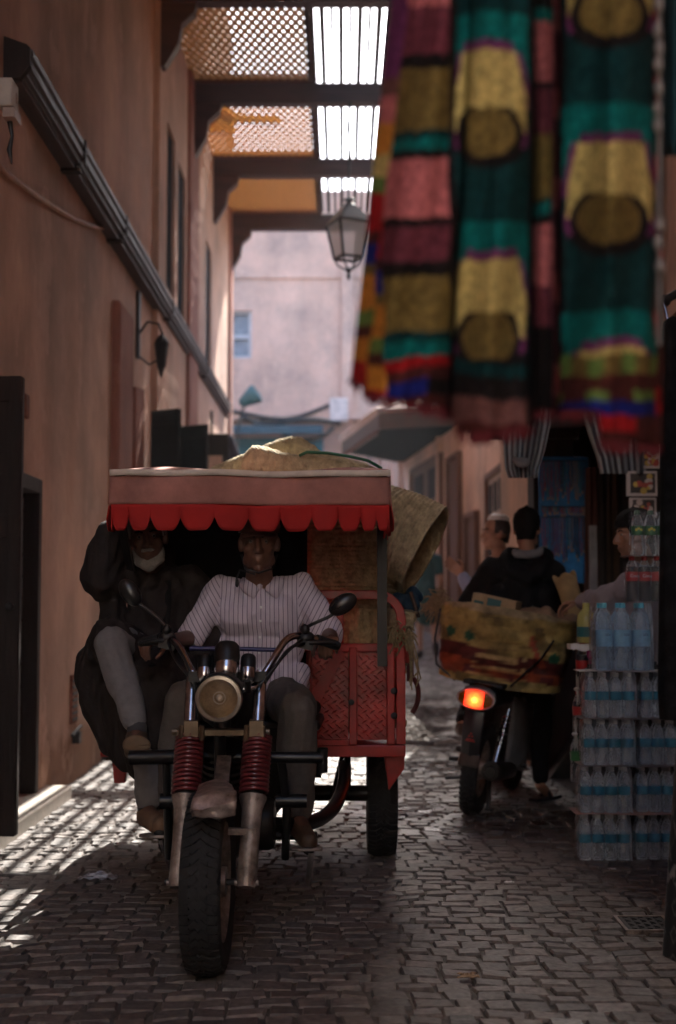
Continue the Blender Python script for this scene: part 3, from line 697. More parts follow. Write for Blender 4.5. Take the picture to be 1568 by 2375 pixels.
for i in range(rows):
    t = i/(rows-1); e = B1.lerp(C1, t); f = Vector((inner[1].x + (inner[2].x-inner[1].x)*t, inner[1].y + (inner[2].y-inner[1].y)*t, 0))
    mb.tube([(e.x-.04,e.y,ztop_+.03),(f.x,f.y,ztop_+.48)], .07, 8)
    e = A1.lerp(B1, t); f = Vector((inner[0].x + (inner[1].x-inner[0].x)*t, inner[0].y + (inner[1].y-inner[0].y)*t, 0)); mb.tube([(e.x-.04,e.y,ztop_+.03),(f.x,f.y,ztop_+.48)], .05, 8)
obj('roof_tiles', mb, mat('pale_tiles',(.42,.30,.26),.7,var=.3), cn, smooth=40)
mb = MB()
for i in range(24):
    e = B1.lerp(C1, (i+.5)/24); mb.box((e.x-.05,e.y-.06,ztop_-fz-.08),(e.x-.02,e.y+.06,ztop_-fz))
obj('edge_trim', mb, M['redwood'], cn)

# unseen pale house added behind the camera to bounce sun up the alley
bh = thing('bounce_house', 'pale house added unseen behind the camera to bounce sunlight up the alley', 'house', (0,-7,0))
mb = MB(); mb.box((-7,-.4,-.2),(7,0,7.5)); obj('wall', mb, mat('bounce_wall',(.72,.66,.58),.9,var=.08,scale=2), bh)
mb = MB(); mb.box((-.6,0,0),(.6,.06,2.3)); obj('door', mb, M['brownwood'], bh)

ra = thing('sun_block_sheet', 'unseen canvas sheet added above the left house to block sun dapples', 'awning', (XF, 19, 10.6))  # unseen sheet added to keep sun dapples off the left wall
mb = MB(); mb.grid(lambda u, v: (-.3+2.5*u, -1.6+3.0*v, .4-.1*math.sin(math.pi*u)), 10, 8); obj('canvas', mb, M['stone'], ra, solid=.01)
mb = MB()
for yy in (-1.6, 1.4): mb.tube([(-.3,yy,-.1),(-.3,yy,.38),(2.2,yy,.38)], .03, 8)
obj('frame', mb, M['iron'], ra)
# ============================================================= CARGO TRICYCLE
TK = thing('cargo_tricycle', 'red cargo tricycle with a scalloped red canopy facing the camera', 'tricycle', (-.457, 4.76, 0))
TM = Matrix.Translation((-.457, 4.76, 0)) @ Matrix.Rotation(-.022, 4, 'Z')
def part(name, mb, mats, root, parent=None, **kw):
    o = root.location
    if isinstance(mb, MB): mb.v = [(a-o.x, b-o.y, c-o.z) for a, b, c in mb.v]
    else:
        mb.transform(Matrix.Translation(-o))
        if mats is not None: mb.materials.append(mats)
    return obj(name, mb, mats, parent or root, **kw)
def T(): m = MB(); m.M = TM; return m

def tyre(mb, c, r, w_, n=56, tread=True, ax=(1,0,0)):
    h = w_/2; pr = [(r-.105,-h*.62),(r-.095,-h*.8),(r-.05,-h*1.0),(r-.022,-h*.96),(r-.006,-h*.78),(r,-h*.4),(r+.001,0),(r,h*.4),(r-.006,h*.78),(r-.022,h*.96),(r-.05,h),(r-.095,h*.8),(r-.105,h*.62)]
    mb.lathe(pr, c, ax, n, cap=False)
    if tread:
        c = Vector(c)
        for k in range(n):
            t = 2*math.pi*k/n
            for s in (-1, 1):
                def q(u, tt, rr): return c + Vector((u*h, math.cos(tt)*rr, math.sin(tt)*rr))
                dt = .09
                a, b, c2 = q(.06*s, t, r+.003), q(.42*s, t+dt*.8, r+.002), q(.88*s, t+dt*1.1, r-.012)
                mb.bar(a, b, .016, .010, up=(0, math.cos(t), math.sin(t))); mb.bar(b, c2, .017, .011, up=(0, math.cos(t), math.sin(t)))
M['tread'] = M['rubber']
# --- front wheel
mb = T(); tyre(mb, (0,0,.302), .30, .135); fwh = part('front_wheel', mb, M['rubber'], TK, smooth=50)
mb = T(); mb.lathe([(.20,-.055),(.195,-.05),(.17,-.03),(.165,0),(.17,.03),(.195,.05),(.20,.055)], (0,0,.302), (1,0,0), 32, cap=False)
mb.lathe([(.05,-.06),(.055,0),(.05,.06)], (0,0,.302), (1,0,0), 16)
for k in range(18):
    t = 2*math.pi*k/18; mb.tube([(.035*(-1)**k, .05*math.cos(t), .302+.05*math.sin(t)), (0,.17*math.cos(t+.3),.302+.17*math.sin(t+.3))], .004, 5)
part('rim', mb, M['rust'], TK, fwh, smooth=40)
mb = T(); mb.tube([(-.15,0,.3),(.15,0,.3)], .011, 10); part('axle', mb, M['iron'], TK, fwh)
# --- fork legs: slider, spring, chrome stanchion
def helix(mb, a, b, r, turns, wr, n=14):
    a, b = Vector(a), Vector(b); d = (b-a).normalized(); u = d.orthogonal().normalized(); v = d.cross(u); m = turns*n
    mb.tube([a.lerp(b, i/m) + (u*math.cos(2*math.pi*i/n) + v*math.sin(2*math.pi*i/n))*r for i in range(m+1)], wr, 7)
M['springred'] = mat('red_spring_enamel', (.13,.022,.026), .3, var=.35, coat=.3)
for s, bx, tx in ((0, 413, 430), (1, 571, 587)):
    bt = P(bx, 2058, 4.72); tp = P(tx, 1846, 4.84); d = (tp - bt)
    mb = MB(); mb.tube([bt, bt + d*.06, bt + d*.55, bt + d*.85, bt+d*.97, bt+d], [.030,.034,.033,.036,.048,.048], 16)
    mb.tube([bt + d*.05 + Vector((-.04,0,0)), bt + d*.05 + Vector((.04,0,0))], .011, 8); mb.bar(bt+d*.62+Vector((.02,-.02,0)), bt+d*.62+Vector((.075 if s==0 else -.075,-.02,.0)), .03, .022)
    lg = part('fork_leg', mb, M['rust'], TK, smooth=40)
    s0, s1 = P(tx+1, 1842, 4.84), P(tx+11, 1708, 4.93)
    mb = MB(); helix(mb, s0, s1, .046, 13, .0075); part('spring', mb, M['springred'], TK, lg, smooth=60)
    mb = MB(); mb.tube([s0, s1], .033, 14); part('sleeve', mb, M['black'], TK, lg, smooth=40)
    mb = MB(); mb.tube([P(tx+9,1712,4.92), P(tx+17,1560,5.03)], .024, 16); part('stanchion', mb, M['chrome'], TK, lg, smooth=40)
mb = MB(); mb.bar(P(408,1697,4.93), P(618,1697,4.93), .07, .02); mb.bar(P(430,1688,4.92), P(462,1688,4.92), .08, .055); mb.bar(P(580,1688,4.92), P(612,1688,4.92), .08, .055)
for px in (405, 620): mb.tube([P(px-6,1697,4.9), P(px+6,1697,4.9)], .012, 8)
for px in (421,468,572,610): mb.lathe([(.010,-.04),(.010,.012),(.004,.014)], P(px,1690,4.89), (0,0,1), 8)
part('lower_clamp', mb, mat('dull_brass_steel',(.16,.12,.08),.45,.7,var=.5), TK, smooth=40)
mb = MB(); mb.bar(P(440,1568,5.0), P(618,1568,5.0), .09, .035); mb.tube([P(520,1568,5.02), P(516,1700,4.98)], .03, 12); mb.bar(P(500,1665,4.86), P(528,1665,4.86), .05, .03); part('upper_clamp', mb, M['blackmetal'], TK, smooth=40)
# --- headlight
hc = P(508, 1619, 4.70); hax = Vector((-.05,-1,-.06)).normalized()
mb = MB(); mb.lathe([(.006,-.125),(.035,-.118),(.06,-.09),(.072,-.045),(.077,-.01),(.078,.006)], hc, hax, 36, cap=False); hl_ = part('headlight', mb, M['blackmetal'], TK, smooth=40)
mb = MB(); mb.lathe([(.0775,-.012),(.0805,-.004),(.0805,.006),(.077,.013),(.066,.015),(.064,.008)], hc, hax, 40, cap=False); part('rim', mb, mat('satin_nickel',(.42,.37,.31),.38,.8,var=.25), TK, hl_, smooth=35)
mb = MB(); mb.lathe([(.0645,.006),(.05,-.02),(.025,-.04),(.006,-.044)], hc, hax, 36, cap=False); part('reflector', mb, mat('aged_reflector',(.50,.40,.28),.35,.7,var=.3,scale=30), TK, hl_, smooth=60)
mb = MB(); mb.ell(hc + hax*-.012, .013, 14, 10); mb.lathe([(.02,-.02),(.022,-.006),(.019,-.006)], hc, hax, 18, cap=False); part('bulb', mb, mat('bulb_glass',(.9,.88,.84),.15), TK, hl_, smooth=60)
mb = MB(); mb.lathe([(.0645,.008),(.055,.013),(.03,.018),(.004,.019)], hc, hax, 40); part('lens', mb, glassy('smoky_lens',(.62,.50,.36),.05,.10,.35,45), TK, hl_, smooth=60)
mb = MB(); mb.grid(lambda u, v: tuple(hc + hax*(-.05+.075*v) + Vector((math.cos(R(20+140*u))*(.083), 0, math.sin(R(20+140*u))*(.083)))), 20, 3); part('visor', mb, M['blackmetal'], TK, hl_, smooth=60, solid=.003)
# --- instruments
for px, py, D, r, h in ((525,1558,4.86,.044,.105), (474,1563,4.88,.026,.07), (575,1563,4.88,.027,.07)):
    c_ = P(px, py, D); ax = Vector((0,.45,1)).normalized()
    mb = MB(); mb.lathe([(.004,-.028),(r*.6,-.026),(r*.92,-.012),(r*1.0,.008),(r*.98,h*.30)], c_, ax, 24); g = part('gauge', mb, M['chrome'], TK, smooth=50)
    mb = MB(); mb.lathe([(r*1.02,h*.28),(r*1.04,h*.6),(r*.98,h*.9),(r*.8,h)], c_, ax, 24); part('cover', mb, M['black'], TK, g, smooth=50)
    mb = MB(); mb.tube([c_ + ax*-.02 + Vector((0,-.01,0)), c_ + Vector((0,.02,-.06))], .012, 8); part('cable', mb, M['black'], TK, g, smooth=50)
# --- handlebar
hb = [P(332,1489,5.30), P(372,1479,5.24), P(395,1481,5.17), P(415,1497,5.10), P(436,1540,5.04), P(455,1580,5.0)]
hr = [P(778,1496,5.30), P(735,1482,5.24), P(690,1471,5.16), P(662,1482,5.10), P(636,1525,5.04), P(602,1582,5.0)]
mb = MB()
def smoothpath(p, k=3):
    for _ in range(k):
        q_ = [p[0]]
        for a, b in zip(p, p[1:]): q_ += [a.lerp(b,.25), a.lerp(b,.75)]
        p = q_ + [p[-1]]
    return p
mb.tube(smoothpath(hb + [P(478,1600,4.98), P(580,1600,4.98)] + hr[::-1]), .0135, 10); bar_ = part('handlebar', mb, M['chrome'], TK, smooth=60)
mb = MB(); mb.tube([P(440,1503,5.08), P(540,1504,5.08), P(642,1507,5.08)], .008, 8); part('cross_brace', mb, mat('blue_tape',(.02,.02,.10),.4,var=.5), TK, bar_, smooth=60)
for pts in (hb, hr):
    e = pts[0]; f = pts[1]
    mb = MB(); mb.tube([e + (e-f)*.15, e, e.lerp(f,.5), f], [.016,.019,.018,.019], 12); part('grip', mb, M['rubber'], TK, bar_, smooth=50)
for sx, c_, lv in ((-1, P(388,1478,5.19), [P(380,1484,5.13), P(350,1486,5.12), P(326,1491,5.16)]), (1, P(708,1478,5.18), [P(718,1490,5.12), P(748,1490,5.12), P(782,1493,5.18)])):
    mb = MB(); mb.ell(c_, (.035,.03,.026), 10, 8); mb.bar(c_ + Vector((-.03,-.01,-.02)), c_ + Vector((.03,-.01,-.035)), .04, .03); mb.ell(c_ + Vector((0,-.02,.03)), (.018,.015,.02), 8, 6); part('switch_cluster', mb, M['black'], TK, bar_, smooth=50)
    mb = MB(); mb.tube(lv, [.008,.007,.006], 8); mb.ell(lv[-1], .010, 8, 6); part('brake_lever', mb, M['iron'], TK, bar_, smooth=50)
for k, pts in enumerate(([(390,1490,5.16),(405,1530,5.05),(440,1570,4.98),(470,1600,4.95)], [(398,1484,5.13),(425,1520,5.02),(455,1590,4.95),(452,1660,4.98)], [(706,1492,5.14),(670,1500,5.04),(640,1545,4.98),(600,1590,4.95)], [(700,1484,5.13),(665,1510,5.05),(628,1560,5.0),(600,1610,5.0)])):
    mb = MB(); mb.tube(smoothpath([P(*a) for a in pts]), .006, 6); part('cable', mb, M['black'], TK, smooth=60)
# --- mirrors
M['mirrorback'] = mat('mirror_shell', (.018,.018,.018), .3, var=.2)
for pts, c_, rx, rz, rot in (([(390,1472,5.2),(384,1448,5.2),(350,1418,5.2),(322,1400,5.2)], P(302,1374,5.2), .036, .058, R(-35)), ([(698,1474,5.17),(708,1455,5.17),(740,1440,5.16),(765,1430,5.16),(782,1415,5.16)], P(795,1401,5.16), .058, .036, R(-32))):
    mb = MB(); mb.tube(smoothpath([P(*a) for a in pts]), .0065, 8); mr_ = part('mirror', mb, M['blackmetal'], TK, smooth=60)
    mb = MB(); Q = Matrix.Rotation(rot, 3, 'Y'); mb.ell(c_, (rx, .026, rz), 20, 14, rot=Q); part('shell', mb, M['mirrorback'], TK, mr_, smooth=70)
# --- front mudguard scrap
def guard():
    rows = [(4.475, ((446,1893),(470,1896),(500,1897),(530,1896),(546,1890))), (4.462, ((441,1880),(470,1877),(500,1870),(530,1862),(549,1856))), (4.50, ((447,1853),(472,1846),(500,1842),(530,1840),(549,1838))), (4.60, ((456,1838),(475,1831),(500,1829),(528,1829),(543,1834))), (4.78, ((462,1822),(480,1812),(500,1809),(522,1811),(536,1820)))]
    mb = MB(); g = [[P(x, y, D) for x, y in r] for D, r in rows]; n, m = 4*4, 4*6; vs = []
    for j in range(m+1):
        for i in range(n+1):
            fj, fi = j/m*(len(g)-1), i/n*4; j0, i0 = min(int(fj), len(g)-2), min(int(fi), 3); a, b = fj-j0, fi-i0
            p = g[j0][i0]*(1-a)*(1-b) + g[j0][i0+1]*(1-a)*b + g[j0+1][i0]*a*(1-b) + g[j0+1][i0+1]*a*b
            vs.append(p + Vector((0, .006*noise.noise(p*40), .004*noise.noise(p*33))))
    mb.add(vs, [(j*(n+1)+i, j*(n+1)+i+1, (j+1)*(n+1)+i+1, (j+1)*(n+1)+i) for j in range(m) for i in range(n)]); return mb
mb = guard()
part('mudguard', mb, mat('rusty_chrome', (.26,.17,.13), .36, .75, var=.6, scale=13, col2=(.60,.53,.49), bump=.3, bscale=25), TK, smooth=35, solid=.006)
mb = MB(); mb.bar(P(520,1760,4.95), P(512,1830,4.75), .05, .03); mb.tube([P(500,1850,4.7),P(520,1790,4.9)], .012, 8); part('mudguard_stay', mb, M['rust'], TK)
# --- engine, tank, frame (dark, between the legs)
mb = T(); 
mb.ell((0,.62,.42), (.13,.2,.15), 20, 14)
for k in range(8): mb.lathe([(.085,0),(.085,.012)], (0,.52-.012*k,.52+.026*k), (0,-.3,1), 18)
mb.lathe([(.09,-.05),(.1,-.03),(.1,.03),(.09,.05)], (.13,.62,.40), (1,0,0), 20); mb.lathe([(.09,-.05),(.1,-.03),(.1,.03),(.09,.05)], (-.13,.62,.40), (1,0,0), 20)
part('engine', mb, mat('oily_engine',(.03,.028,.026),.4,.6,var=.5,scale=20), TK, smooth=40)
mb = T(); mb.chain([(0,.42,.88),(0,.75,.86),(0,.95,.83)], [.10,.13,.10], n=18); part('fuel_tank', mb, M['black'], TK, smooth=60)
mb = T(); mb.tube([(0,.3,.86),(0,.34,.6),(0,.45,.28),(0,.9,.24)], .022, 10); mb.tube([(0,.3,.9),(0,.8,.78),(0,1.6,.52)], .026, 10)
for s in (-1,1): mb.tube([(s*.07,.9,.24),(s*.16,1.4,.42),(s*.28,1.7,.5)], .022, 8); mb.bar((s*.3,1.5,.5),(s*.3,3.3,.5),.05,.07)
mb.tube([(-.3,.95,.3),(.33,.95,.3)], .018, 8); part('frame', mb, M['blackmetal'], TK, smooth=50)
# --- crash bars and foot rests
mb = MB(); mb.tube([P(300,1757,5.16), P(345,1756,5.16), P(420,1754,5.15)], .027, 14); mb.tube([P(420,1754,5.15), P(640,1756,5.15), P(748,1757,5.16)], .022, 14); mb.tube([P(748,1735,5.16), P(748,1790,5.17)], .02, 10)
mb.tube([P(372,1857,5.2), P(470,1857,5.2)], .03, 10); mb.tube([P(640,1857,5.2), P(712,1857,5.2)], .026, 10); mb.tube([P(652,1760,5.16),P(665,1860,5.2),P(662,1990,5.3)],.016,8); mb.tube([P(385,1760,5.16),P(388,1860,5.2),P(392,1990,5.3)],.016,8)
part('crash_bar', mb, M['blackmetal'], TK, smooth=50)
for a, b, rod, foot in ((322,405,(374,400), 1938), (668,745,(722,714), 1968)):
    mb = MB(); c_ = P((a+b)/2, foot, 5.35); mb.lathe([(.002,-.004),(.066,-.004),(.07,0),(.066,.006),(.002,.006)], c_, (0,0,1), 24); mb.v = [(x, c_.y + (y-c_.y)*.62, z) for x, y, z in mb.v]; fp = part('foot_rest', mb, M['rust'], TK, smooth=40)
    mb = MB(); mb.tube([P(rod[0], foot+8, 5.33), P(rod[1], foot+84, 5.36)], .012, 8); part('strut', mb, M['chrome'], TK, fp, smooth=50)
mb = MB(); mb.tube(smoothpath([P(640,1912,5.4),P(720,1912,5.6),P(775,1880,5.9),P(800,1815,6.3),P(800,1775,6.5)]), .03, 10); part('exhaust_pipe', mb, M['blackmetal'], TK, smooth=50)
# --- bench
mb = T(); mb.box((-.50,1.0,.72),(.34,1.42,.76)); part('bench', mb, M['black'], TK, bevel=.012)
mb = T(); mb.box((-.49,1.02,.763),(.33,1.40,.82)); part('seat_pad', mb, M['blackcloth'], TK, bevel=.03, seg=3)
mb = T(); mb.box((-.40,1.32,.40),(.26,1.42,.72)); part('seat_box', mb, M['blackmetal'], TK)

# --- cargo bed
YB = 6.30
def bx(px0, py0, px1, py1, D0=YB, D1=None): 
    a, b = P(px0, py0, D0), P(px1, py1, D0); return (a.x, D0, a.z), (b.x, D1 or D0+.04, b.z)
xl, xr = -1.10, P(940,1500,YB).x; zt = P(900,1492,YB).z; zb = P(900,1756,YB).z; YR = 7.85
mb = MB()
mb.box((xl,YB-.0,zb),(xr,YB+.05,zb+.055)); mb.box((xl,YB,zt-.04),(xr,YB+.045,zt)); mb.box((xl,YB+.05,zb),(xl+.05,YR,zb+.055)); mb.box((xr-.05,YB+.05,zb),(xr,YR,zb+.055)); mb.box((xl+.05,YB+.05,zb+.01),(xr-.05,YR,zb+.04))
bed = part('cargo_bed', mb, M['red'], TK, bevel=.006)
def dplate(mb, a, b, y):
    """chequer plate: a sheet with raised lozenges in alternating directions"""
    mb.box((a[0],y,a[1]),(b[0],y+.006,b[1])); p = .036; i = 0; z = a[1] + .015
    while z < b[1]-.01:
        x = a[0] + .014 + (i % 2)*p*.5; j = 0
        while x < b[0]-.01:
            s = 1 if i % 2 else -1
            c_ = Vector((x, y-.001, z)); d = Vector((.0150, 0, .0105*s))
            mb.rings([[c_-d*.98+Vector((0,.001,0)), c_-d*.3+Vector((0,.001,.006)), c_+d*.98+Vector((0,.001,0)), c_+d*.3+Vector((0,.001,-.006))], [c_-d*.5+Vector((0,-.0055,0)), c_-d*.2+Vector((0,-.0055,.002)), c_+d*.5+Vector((0,-.0055,0)), c_+d*.2+Vector((0,-.0055,-.002))]])
            x += p; j += 1
        z += p*.62; i += 1
M['plate'] = mat('red_chequer_plate', (.38,.012,.010), .27, 0, var=.6, scale=8, spec=.6, bump=.06)
for pa, pb in (((722,1716),(808,1508)), ((829,1716),(897,1512))):
    a, b = P(*pa, YB+.02), P(*pb, YB+.02); mb = MB(); dplate(mb, (a.x,a.z), (b.x,b.z), YB+.022); part('front_panel', mb, M['plate'], TK, bed)
a, b = Vector((xl+.02,0,zb+.06)), Vector((P(720,1500,YB).x,0,zt-.04)); mb = MB(); mb.box((a.x,YB+.022,a.z),(b.x,YB+.028,b.z)); part('front_panel', mb, M['plate'], TK, bed)
for pa, pb, dy in ((810,828,-.02),(897,915,-.018),(919,940,-.01),(715,724,-.01)):
    a, b = P(pa,1726,YB), P(pb,1500,YB); mb = MB(); mb.box((a.x,YB+dy,a.z),(b.x,YB+.018,b.z)); part('post', mb, M['red'], TK, bed, bevel=.004)
mb = MB(); mb.bar(P(790,1510,YB-.012), P(728,1628,YB-.012), .05, .012, up=(0,1,0)); part('brace', mb, M['red'], TK, bed)
mb = MB(); mb.box(*bx(730,1716,809,1728,YB-.012,YB+.01)); part('sill', mb, M['red'], TK, bed)
mb = MB()
for py in (1640, 1712):
    c_ = P(914, 1602 + (py-1640)*.8, YB-.02); mb.lathe([(.013,0),(.016,.004),(.01,.008)], c_, (0,-1,0), 12)
for c_ in (P(815,1628,YB-.025), P(890,1510,YB-.004), P(893,1381,YB-.03)): mb.lathe([(.012,0),(.014,.006),(.006,.008)], c_, (0,-1,0), 10)
part('bolt', mb, M['iron'], TK, bed, smooth=40)
mb = MB(); mb.box((xr-.012,YB+.06,zb+.06),(xr-.004,YR-.05,zt-.03)); part('side_panel', mb, M['plate'], TK, bed)
mb = MB(); mb.box((xl+.004,YB+.06,zb+.06),(xl+.012,YR-.05,zt-.03)); part('side_panel', mb, M['plate'], TK, bed)
mb = MB(); mb.box((xl+.05,YR-.02,zb+.05),(xr-.05,YR,zt)); part('tail_board', mb, M['plate'], TK, bed)
# hoop rail
zr = P(850,1379,YB).z; xo = xr - .018
def arcpts(cx, cz, r, a0, a1, n=9): return [Vector((cx + r*math.cos(R(a0+(a1-a0)*i/(n-1))), YB+.02, cz + r*math.sin(R(a0+(a1-a0)*i/(n-1))))) for i in range(n)]
pts = [Vector((xl+.018,YB+.02,zt)), *arcpts(xl+.018+.11, zr-.11, .11, 180, 90), *arcpts(xo-.11, zr-.11, .11, 90, 0), Vector((xo,YB+.02,zt-.01))]
mb = MB(); rg = []
for i, p_ in enumerate(pts):
    t = (pts[min(i+1,len(pts)-1)] - pts[max(i-1,0)]).normalized(); nrm = Vector((t.z,0,-t.x))
    rg.append([p_ + nrm*.021*a + Vector((0,.02*b,0)) for a, b in ((-1,-1),(1,-1),(1,1),(-1,1))])
mb.rings(rg); mb.box(*bx(781,1392,797,1492,YB+.005,YB+.04)); rail = part('hoop_rail', mb, M['red'], TK, bevel=.004)
mb = MB(); mb.box((xr+.0,YB+.25,zt-.1),(xr+.035,YB+.29,P(0,1440,YB+.25).z)); mb.bar((xr+.018,YB+.27,P(0,1446,YB+.25).z),(xr+.018,YR,P(0,1446,YB+.25).z),.035,.035); part('side_rail', mb, M['red'], TK, rail, bevel=.004)
# latch on the side
mb = MB(); c_ = P(953,1535,YB+.3); mb.box((c_.x-.02,c_.y-.02,c_.z-.09),(c_.x+.012,c_.y+.02,c_.z+.06)); mb.tube(smoothpath([c_+Vector((.0,-.01,-.06)), c_+Vector((.035,-.01,-.11)), c_+Vector((.034,-.01,-.19)), c_+Vector((.005,-.01,-.24))]), [.016]*5+[.012]*50 if False else .012, 8); part('latch', mb, mat('dark_red_steel',(.10,.015,.015),.45,.3,var=.4), TK, bed, smooth=50)
# mud wings
for poly in (((890,1738),(939,1738),(938,1782),(902,1834),(893,1770)), ((256,1720),(296,1720),(290,1816),(264,1816))):
    y_ = YB+.1; pts = [P(a,b,y_) for a, b in poly]; mb = MB(); mb.prism([(p.x,p.z) for p in pts], y_, y_+.05); part('mud_wing', mb, M['red'], TK, bed, bevel=.005)
# --- canopy
YC, YC2 = 5.45, 6.36; cx0, cx1 = P(258,1100,YC).x, P(903,1100,YC).x; ztc = P(500,1094,YC).z; zm = P(500,1170,YC).z; zs = P(500,1230,YC).z
def wob(x): return .006*math.sin(x*7) + .004*math.sin(x*17+1)
mb = MB(); mb.grid(lambda u, v: (cx0 + (cx1-cx0)*u, YC + (YC2-YC)*v, ztc + .05*math.sin(math.pi*v)*(.6+.4*math.sin(u*9)) + wob(u)*.5), 40, 14)
M['canopycloth'] = mat('faded_pink_canvas', (.37,.165,.135), .9, var=.42, scale=4, detail=8, bump=.15, bscale=120)
M['redcloth'] = mat('red_canvas', (.42,.016,.014), .85, var=.15, scale=6, bump=.12, bscale=150)
can = part('canopy', mb, M['canopycloth'], TK, smooth=70, solid=.012)
mb = MB(); mb.grid(lambda u, v: (cx0-.004 + (cx1-cx0+.008)*u, YC-.012-.005*math.sin(u*21), ztc - .018 + .024*v + wob(u)*.6), 60, 2); part('hem', mb, mat('white_piping',(.66,.58,.50),.8,var=.2), TK, can, smooth=60, solid=.012)
cusps = [P(x,1200,YC).x for x in (258,296,349,417,497,575,651,723,784,837,874,903)]
def valance(mb, x0, x1, cz, n=150):
    """the scalloped strip along the front"""
    xs = [x0 + (x1-x0)*i/n for i in range(n+1)]; rows = 7
    for x in xs: pass
    def low(x):
        for a, b in zip(cz, cz[1:]):
            if a <= x <= b + 1e-6:
                t = (x-a)/(b-a); d = min(t, 1-t); k = 1 - max(0, 1 - d/.32)**2.4 if d < .32 else 1
                return zs + .056*(1-k)
        return zs
    mb.grid(lambda u, v: (x0 + (x1-x0)*u, YC - .004 + .02*v + .010*math.sin(u*31)*v + .006*math.sin(u*13+2), zm + wob(u)*.4 + (low(x0+(x1-x0)*u) - zm)*v), n*2, rows)
mb = MB(); valance(mb, cx0, cx1, cusps); part('scalloped_valance', mb, M['redcloth'], TK, can, smooth=70, solid=.004)
mb = MB(); mb.grid(lambda u, v: (cx0 + (cx1-cx0)*u - .012*v*(1-u), YC - .004 - .006*math.sin(v*3.1) + .004*math.sin(u*19+v*2), ztc - .02 + wob(u)*.5 + (zm - ztc + .02 + wob(u)*.0)*v), 80, 8); part('front_band', mb, M['canopycloth'], TK, can, smooth=70, solid=.004)
for x, s in ((cx0, -1), (cx1, 1)):
    mb = MB(); mb.grid(lambda u, v: (x + s*(.004+.008*math.sin(u*14)*v), YC + (YC2-YC)*u, ztc - .015 + (zm-ztc+.01)*v), 30, 6); part('side_band', mb, M['canopycloth'], TK, can, smooth=70, solid=.004)
    mb = MB(); mb.grid(lambda u, v: (x + s*(.006+.012*math.sin(u*15+1)*v), YC + (YC2-YC)*u, zm + (zs + .045*abs(math.cos(u*math.pi*5))**6 - zm)*v), 60, 5); part('side_valance', mb, M['redcloth'], TK, can, smooth=70, solid=.004)
mb = MB(); mb.grid(lambda u, v: (cx0+.02 + (P(712,1300,6.34).x-cx0-.02)*u, 6.33 + .02*math.sin(u*25), ztc - .02 - (ztc-.80)*v), 40, 6); part('back_curtain', mb, M['blackcloth'], TK, can, smooth=70, solid=.006)
mb = MB()
for px, y_ in ((886, 6.24), (886, 5.50), (268, 5.50), (268, 6.24)):
    x = P(px, 1300, 6.24).x if px > 500 else cx0 + .03
    if px > 500 and y_ < 6: continue
    mb.box((x-.022,y_-.02,zt-.1 if y_ > 6 else zm-.05),(x+.022,y_+.02,ztc-.01))
xp = P(886,1300,6.24).x
mb.bar((cx0+.03,5.5,ztc-.03),(cx0+.03,6.24,ztc-.03),.03,.03); mb.bar((xp,5.5,ztc-.03),(xp,6.24,ztc-.03),.03,.03); mb.bar((cx0+.03,5.48,ztc-.03),(xp,5.48,ztc-.03),.03,.03); mb.bar((cx0+.03,5.50,zm-.05),(cx0+.03,6.24,zt),.03,.03)
part('canopy_frame', mb, M['blackmetal'], TK, can)
# --- rear axle and wheels
for x in (P(885,1900,6.98).x, -.83):
    mb = MB(); tyre(mb, (x,6.98,.30), .30, .148); rw = part('rear_wheel', mb, M['rubber'], TK, smooth=50)
    mb = MB(); mb.lathe([(.20,-.05),(.17,-.04),(.12,-.02),(.05,-.03),(.05,.03),(.12,.02),(.17,.04),(.20,.05)], (x,6.98,.30), (1,0,0), 28); part('rim', mb, M['rust'], TK, rw, smooth=40)
mb = MB(); mb.tube([(-.83,6.98,.3),(.17,6.98,.3)], .04, 12); mb.ell((-.4,6.98,.3),(.12,.12,.12),14,10); part('rear_axle', mb, M['blackmetal'], TK, smooth=50)
mb = MB()
for x in (.02, -.66):
    for k in range(4): mb.tube([(x,6.5+.06*k,.46-.02*k),(x,6.98,.40-.025*k),(x,7.5-.06*k,.46-.02*k)], .018, 6)
    mb.tube([(x,6.5,.46),(x,6.45,.56)], .015, 6); mb.tube([(x-.08,6.6,.3),(x-.02,6.7,.54)], .012, 6)
part('leaf_spring', mb, M['blackmetal'], TK)
# ============================================================= BASKETS AND LOAD
def rib(p, d, period, amp): return amp * abs(math.sin(math.pi * p.dot(d) / period))
def straw_mat():
    m = mat('braided_straw', (.42,.34,.20), .9, var=.4, scale=26, bump=.0)
    nt = m.node_tree; L = nt.links.new; b = nt.nodes['Principled BSDF']; tc = N(nt, 'TexCoord')
    v = N(nt, 'TexVoronoi'); v.inputs['Scale'].default_value = 75; mp = N(nt, 'Mapping'); mp.inputs['Scale'].default_value = (1, 1, .55); mp.inputs['Rotation'].default_value = (.3,.5,.2)
    L(tc.outputs['Object'], mp.inputs[0]); L(mp.outputs[0], v.inputs['Vector'])
    n = N(nt, 'TexNoise'); n.inputs['Scale'].default_value = 160; L(tc.outputs['Object'], n.inputs['Vector'])
    ad = N(nt, 'Math', operation='MULTIPLY_ADD'); ad.inputs[1].default_value = .35; L(n.outputs[0], ad.inputs[0]); L(v.outputs['Distance'], ad.inputs[2])
    bp = N(nt, 'Bump'); bp.inputs['Strength'].default_value = .9; bp.inputs['Distance'].default_value = .008; bp.invert = True
    L(ad.outputs[0], bp.inputs['Height']); L(bp.outputs[0], b.inputs['Normal'])
    return m
M['basket'] = straw_mat()
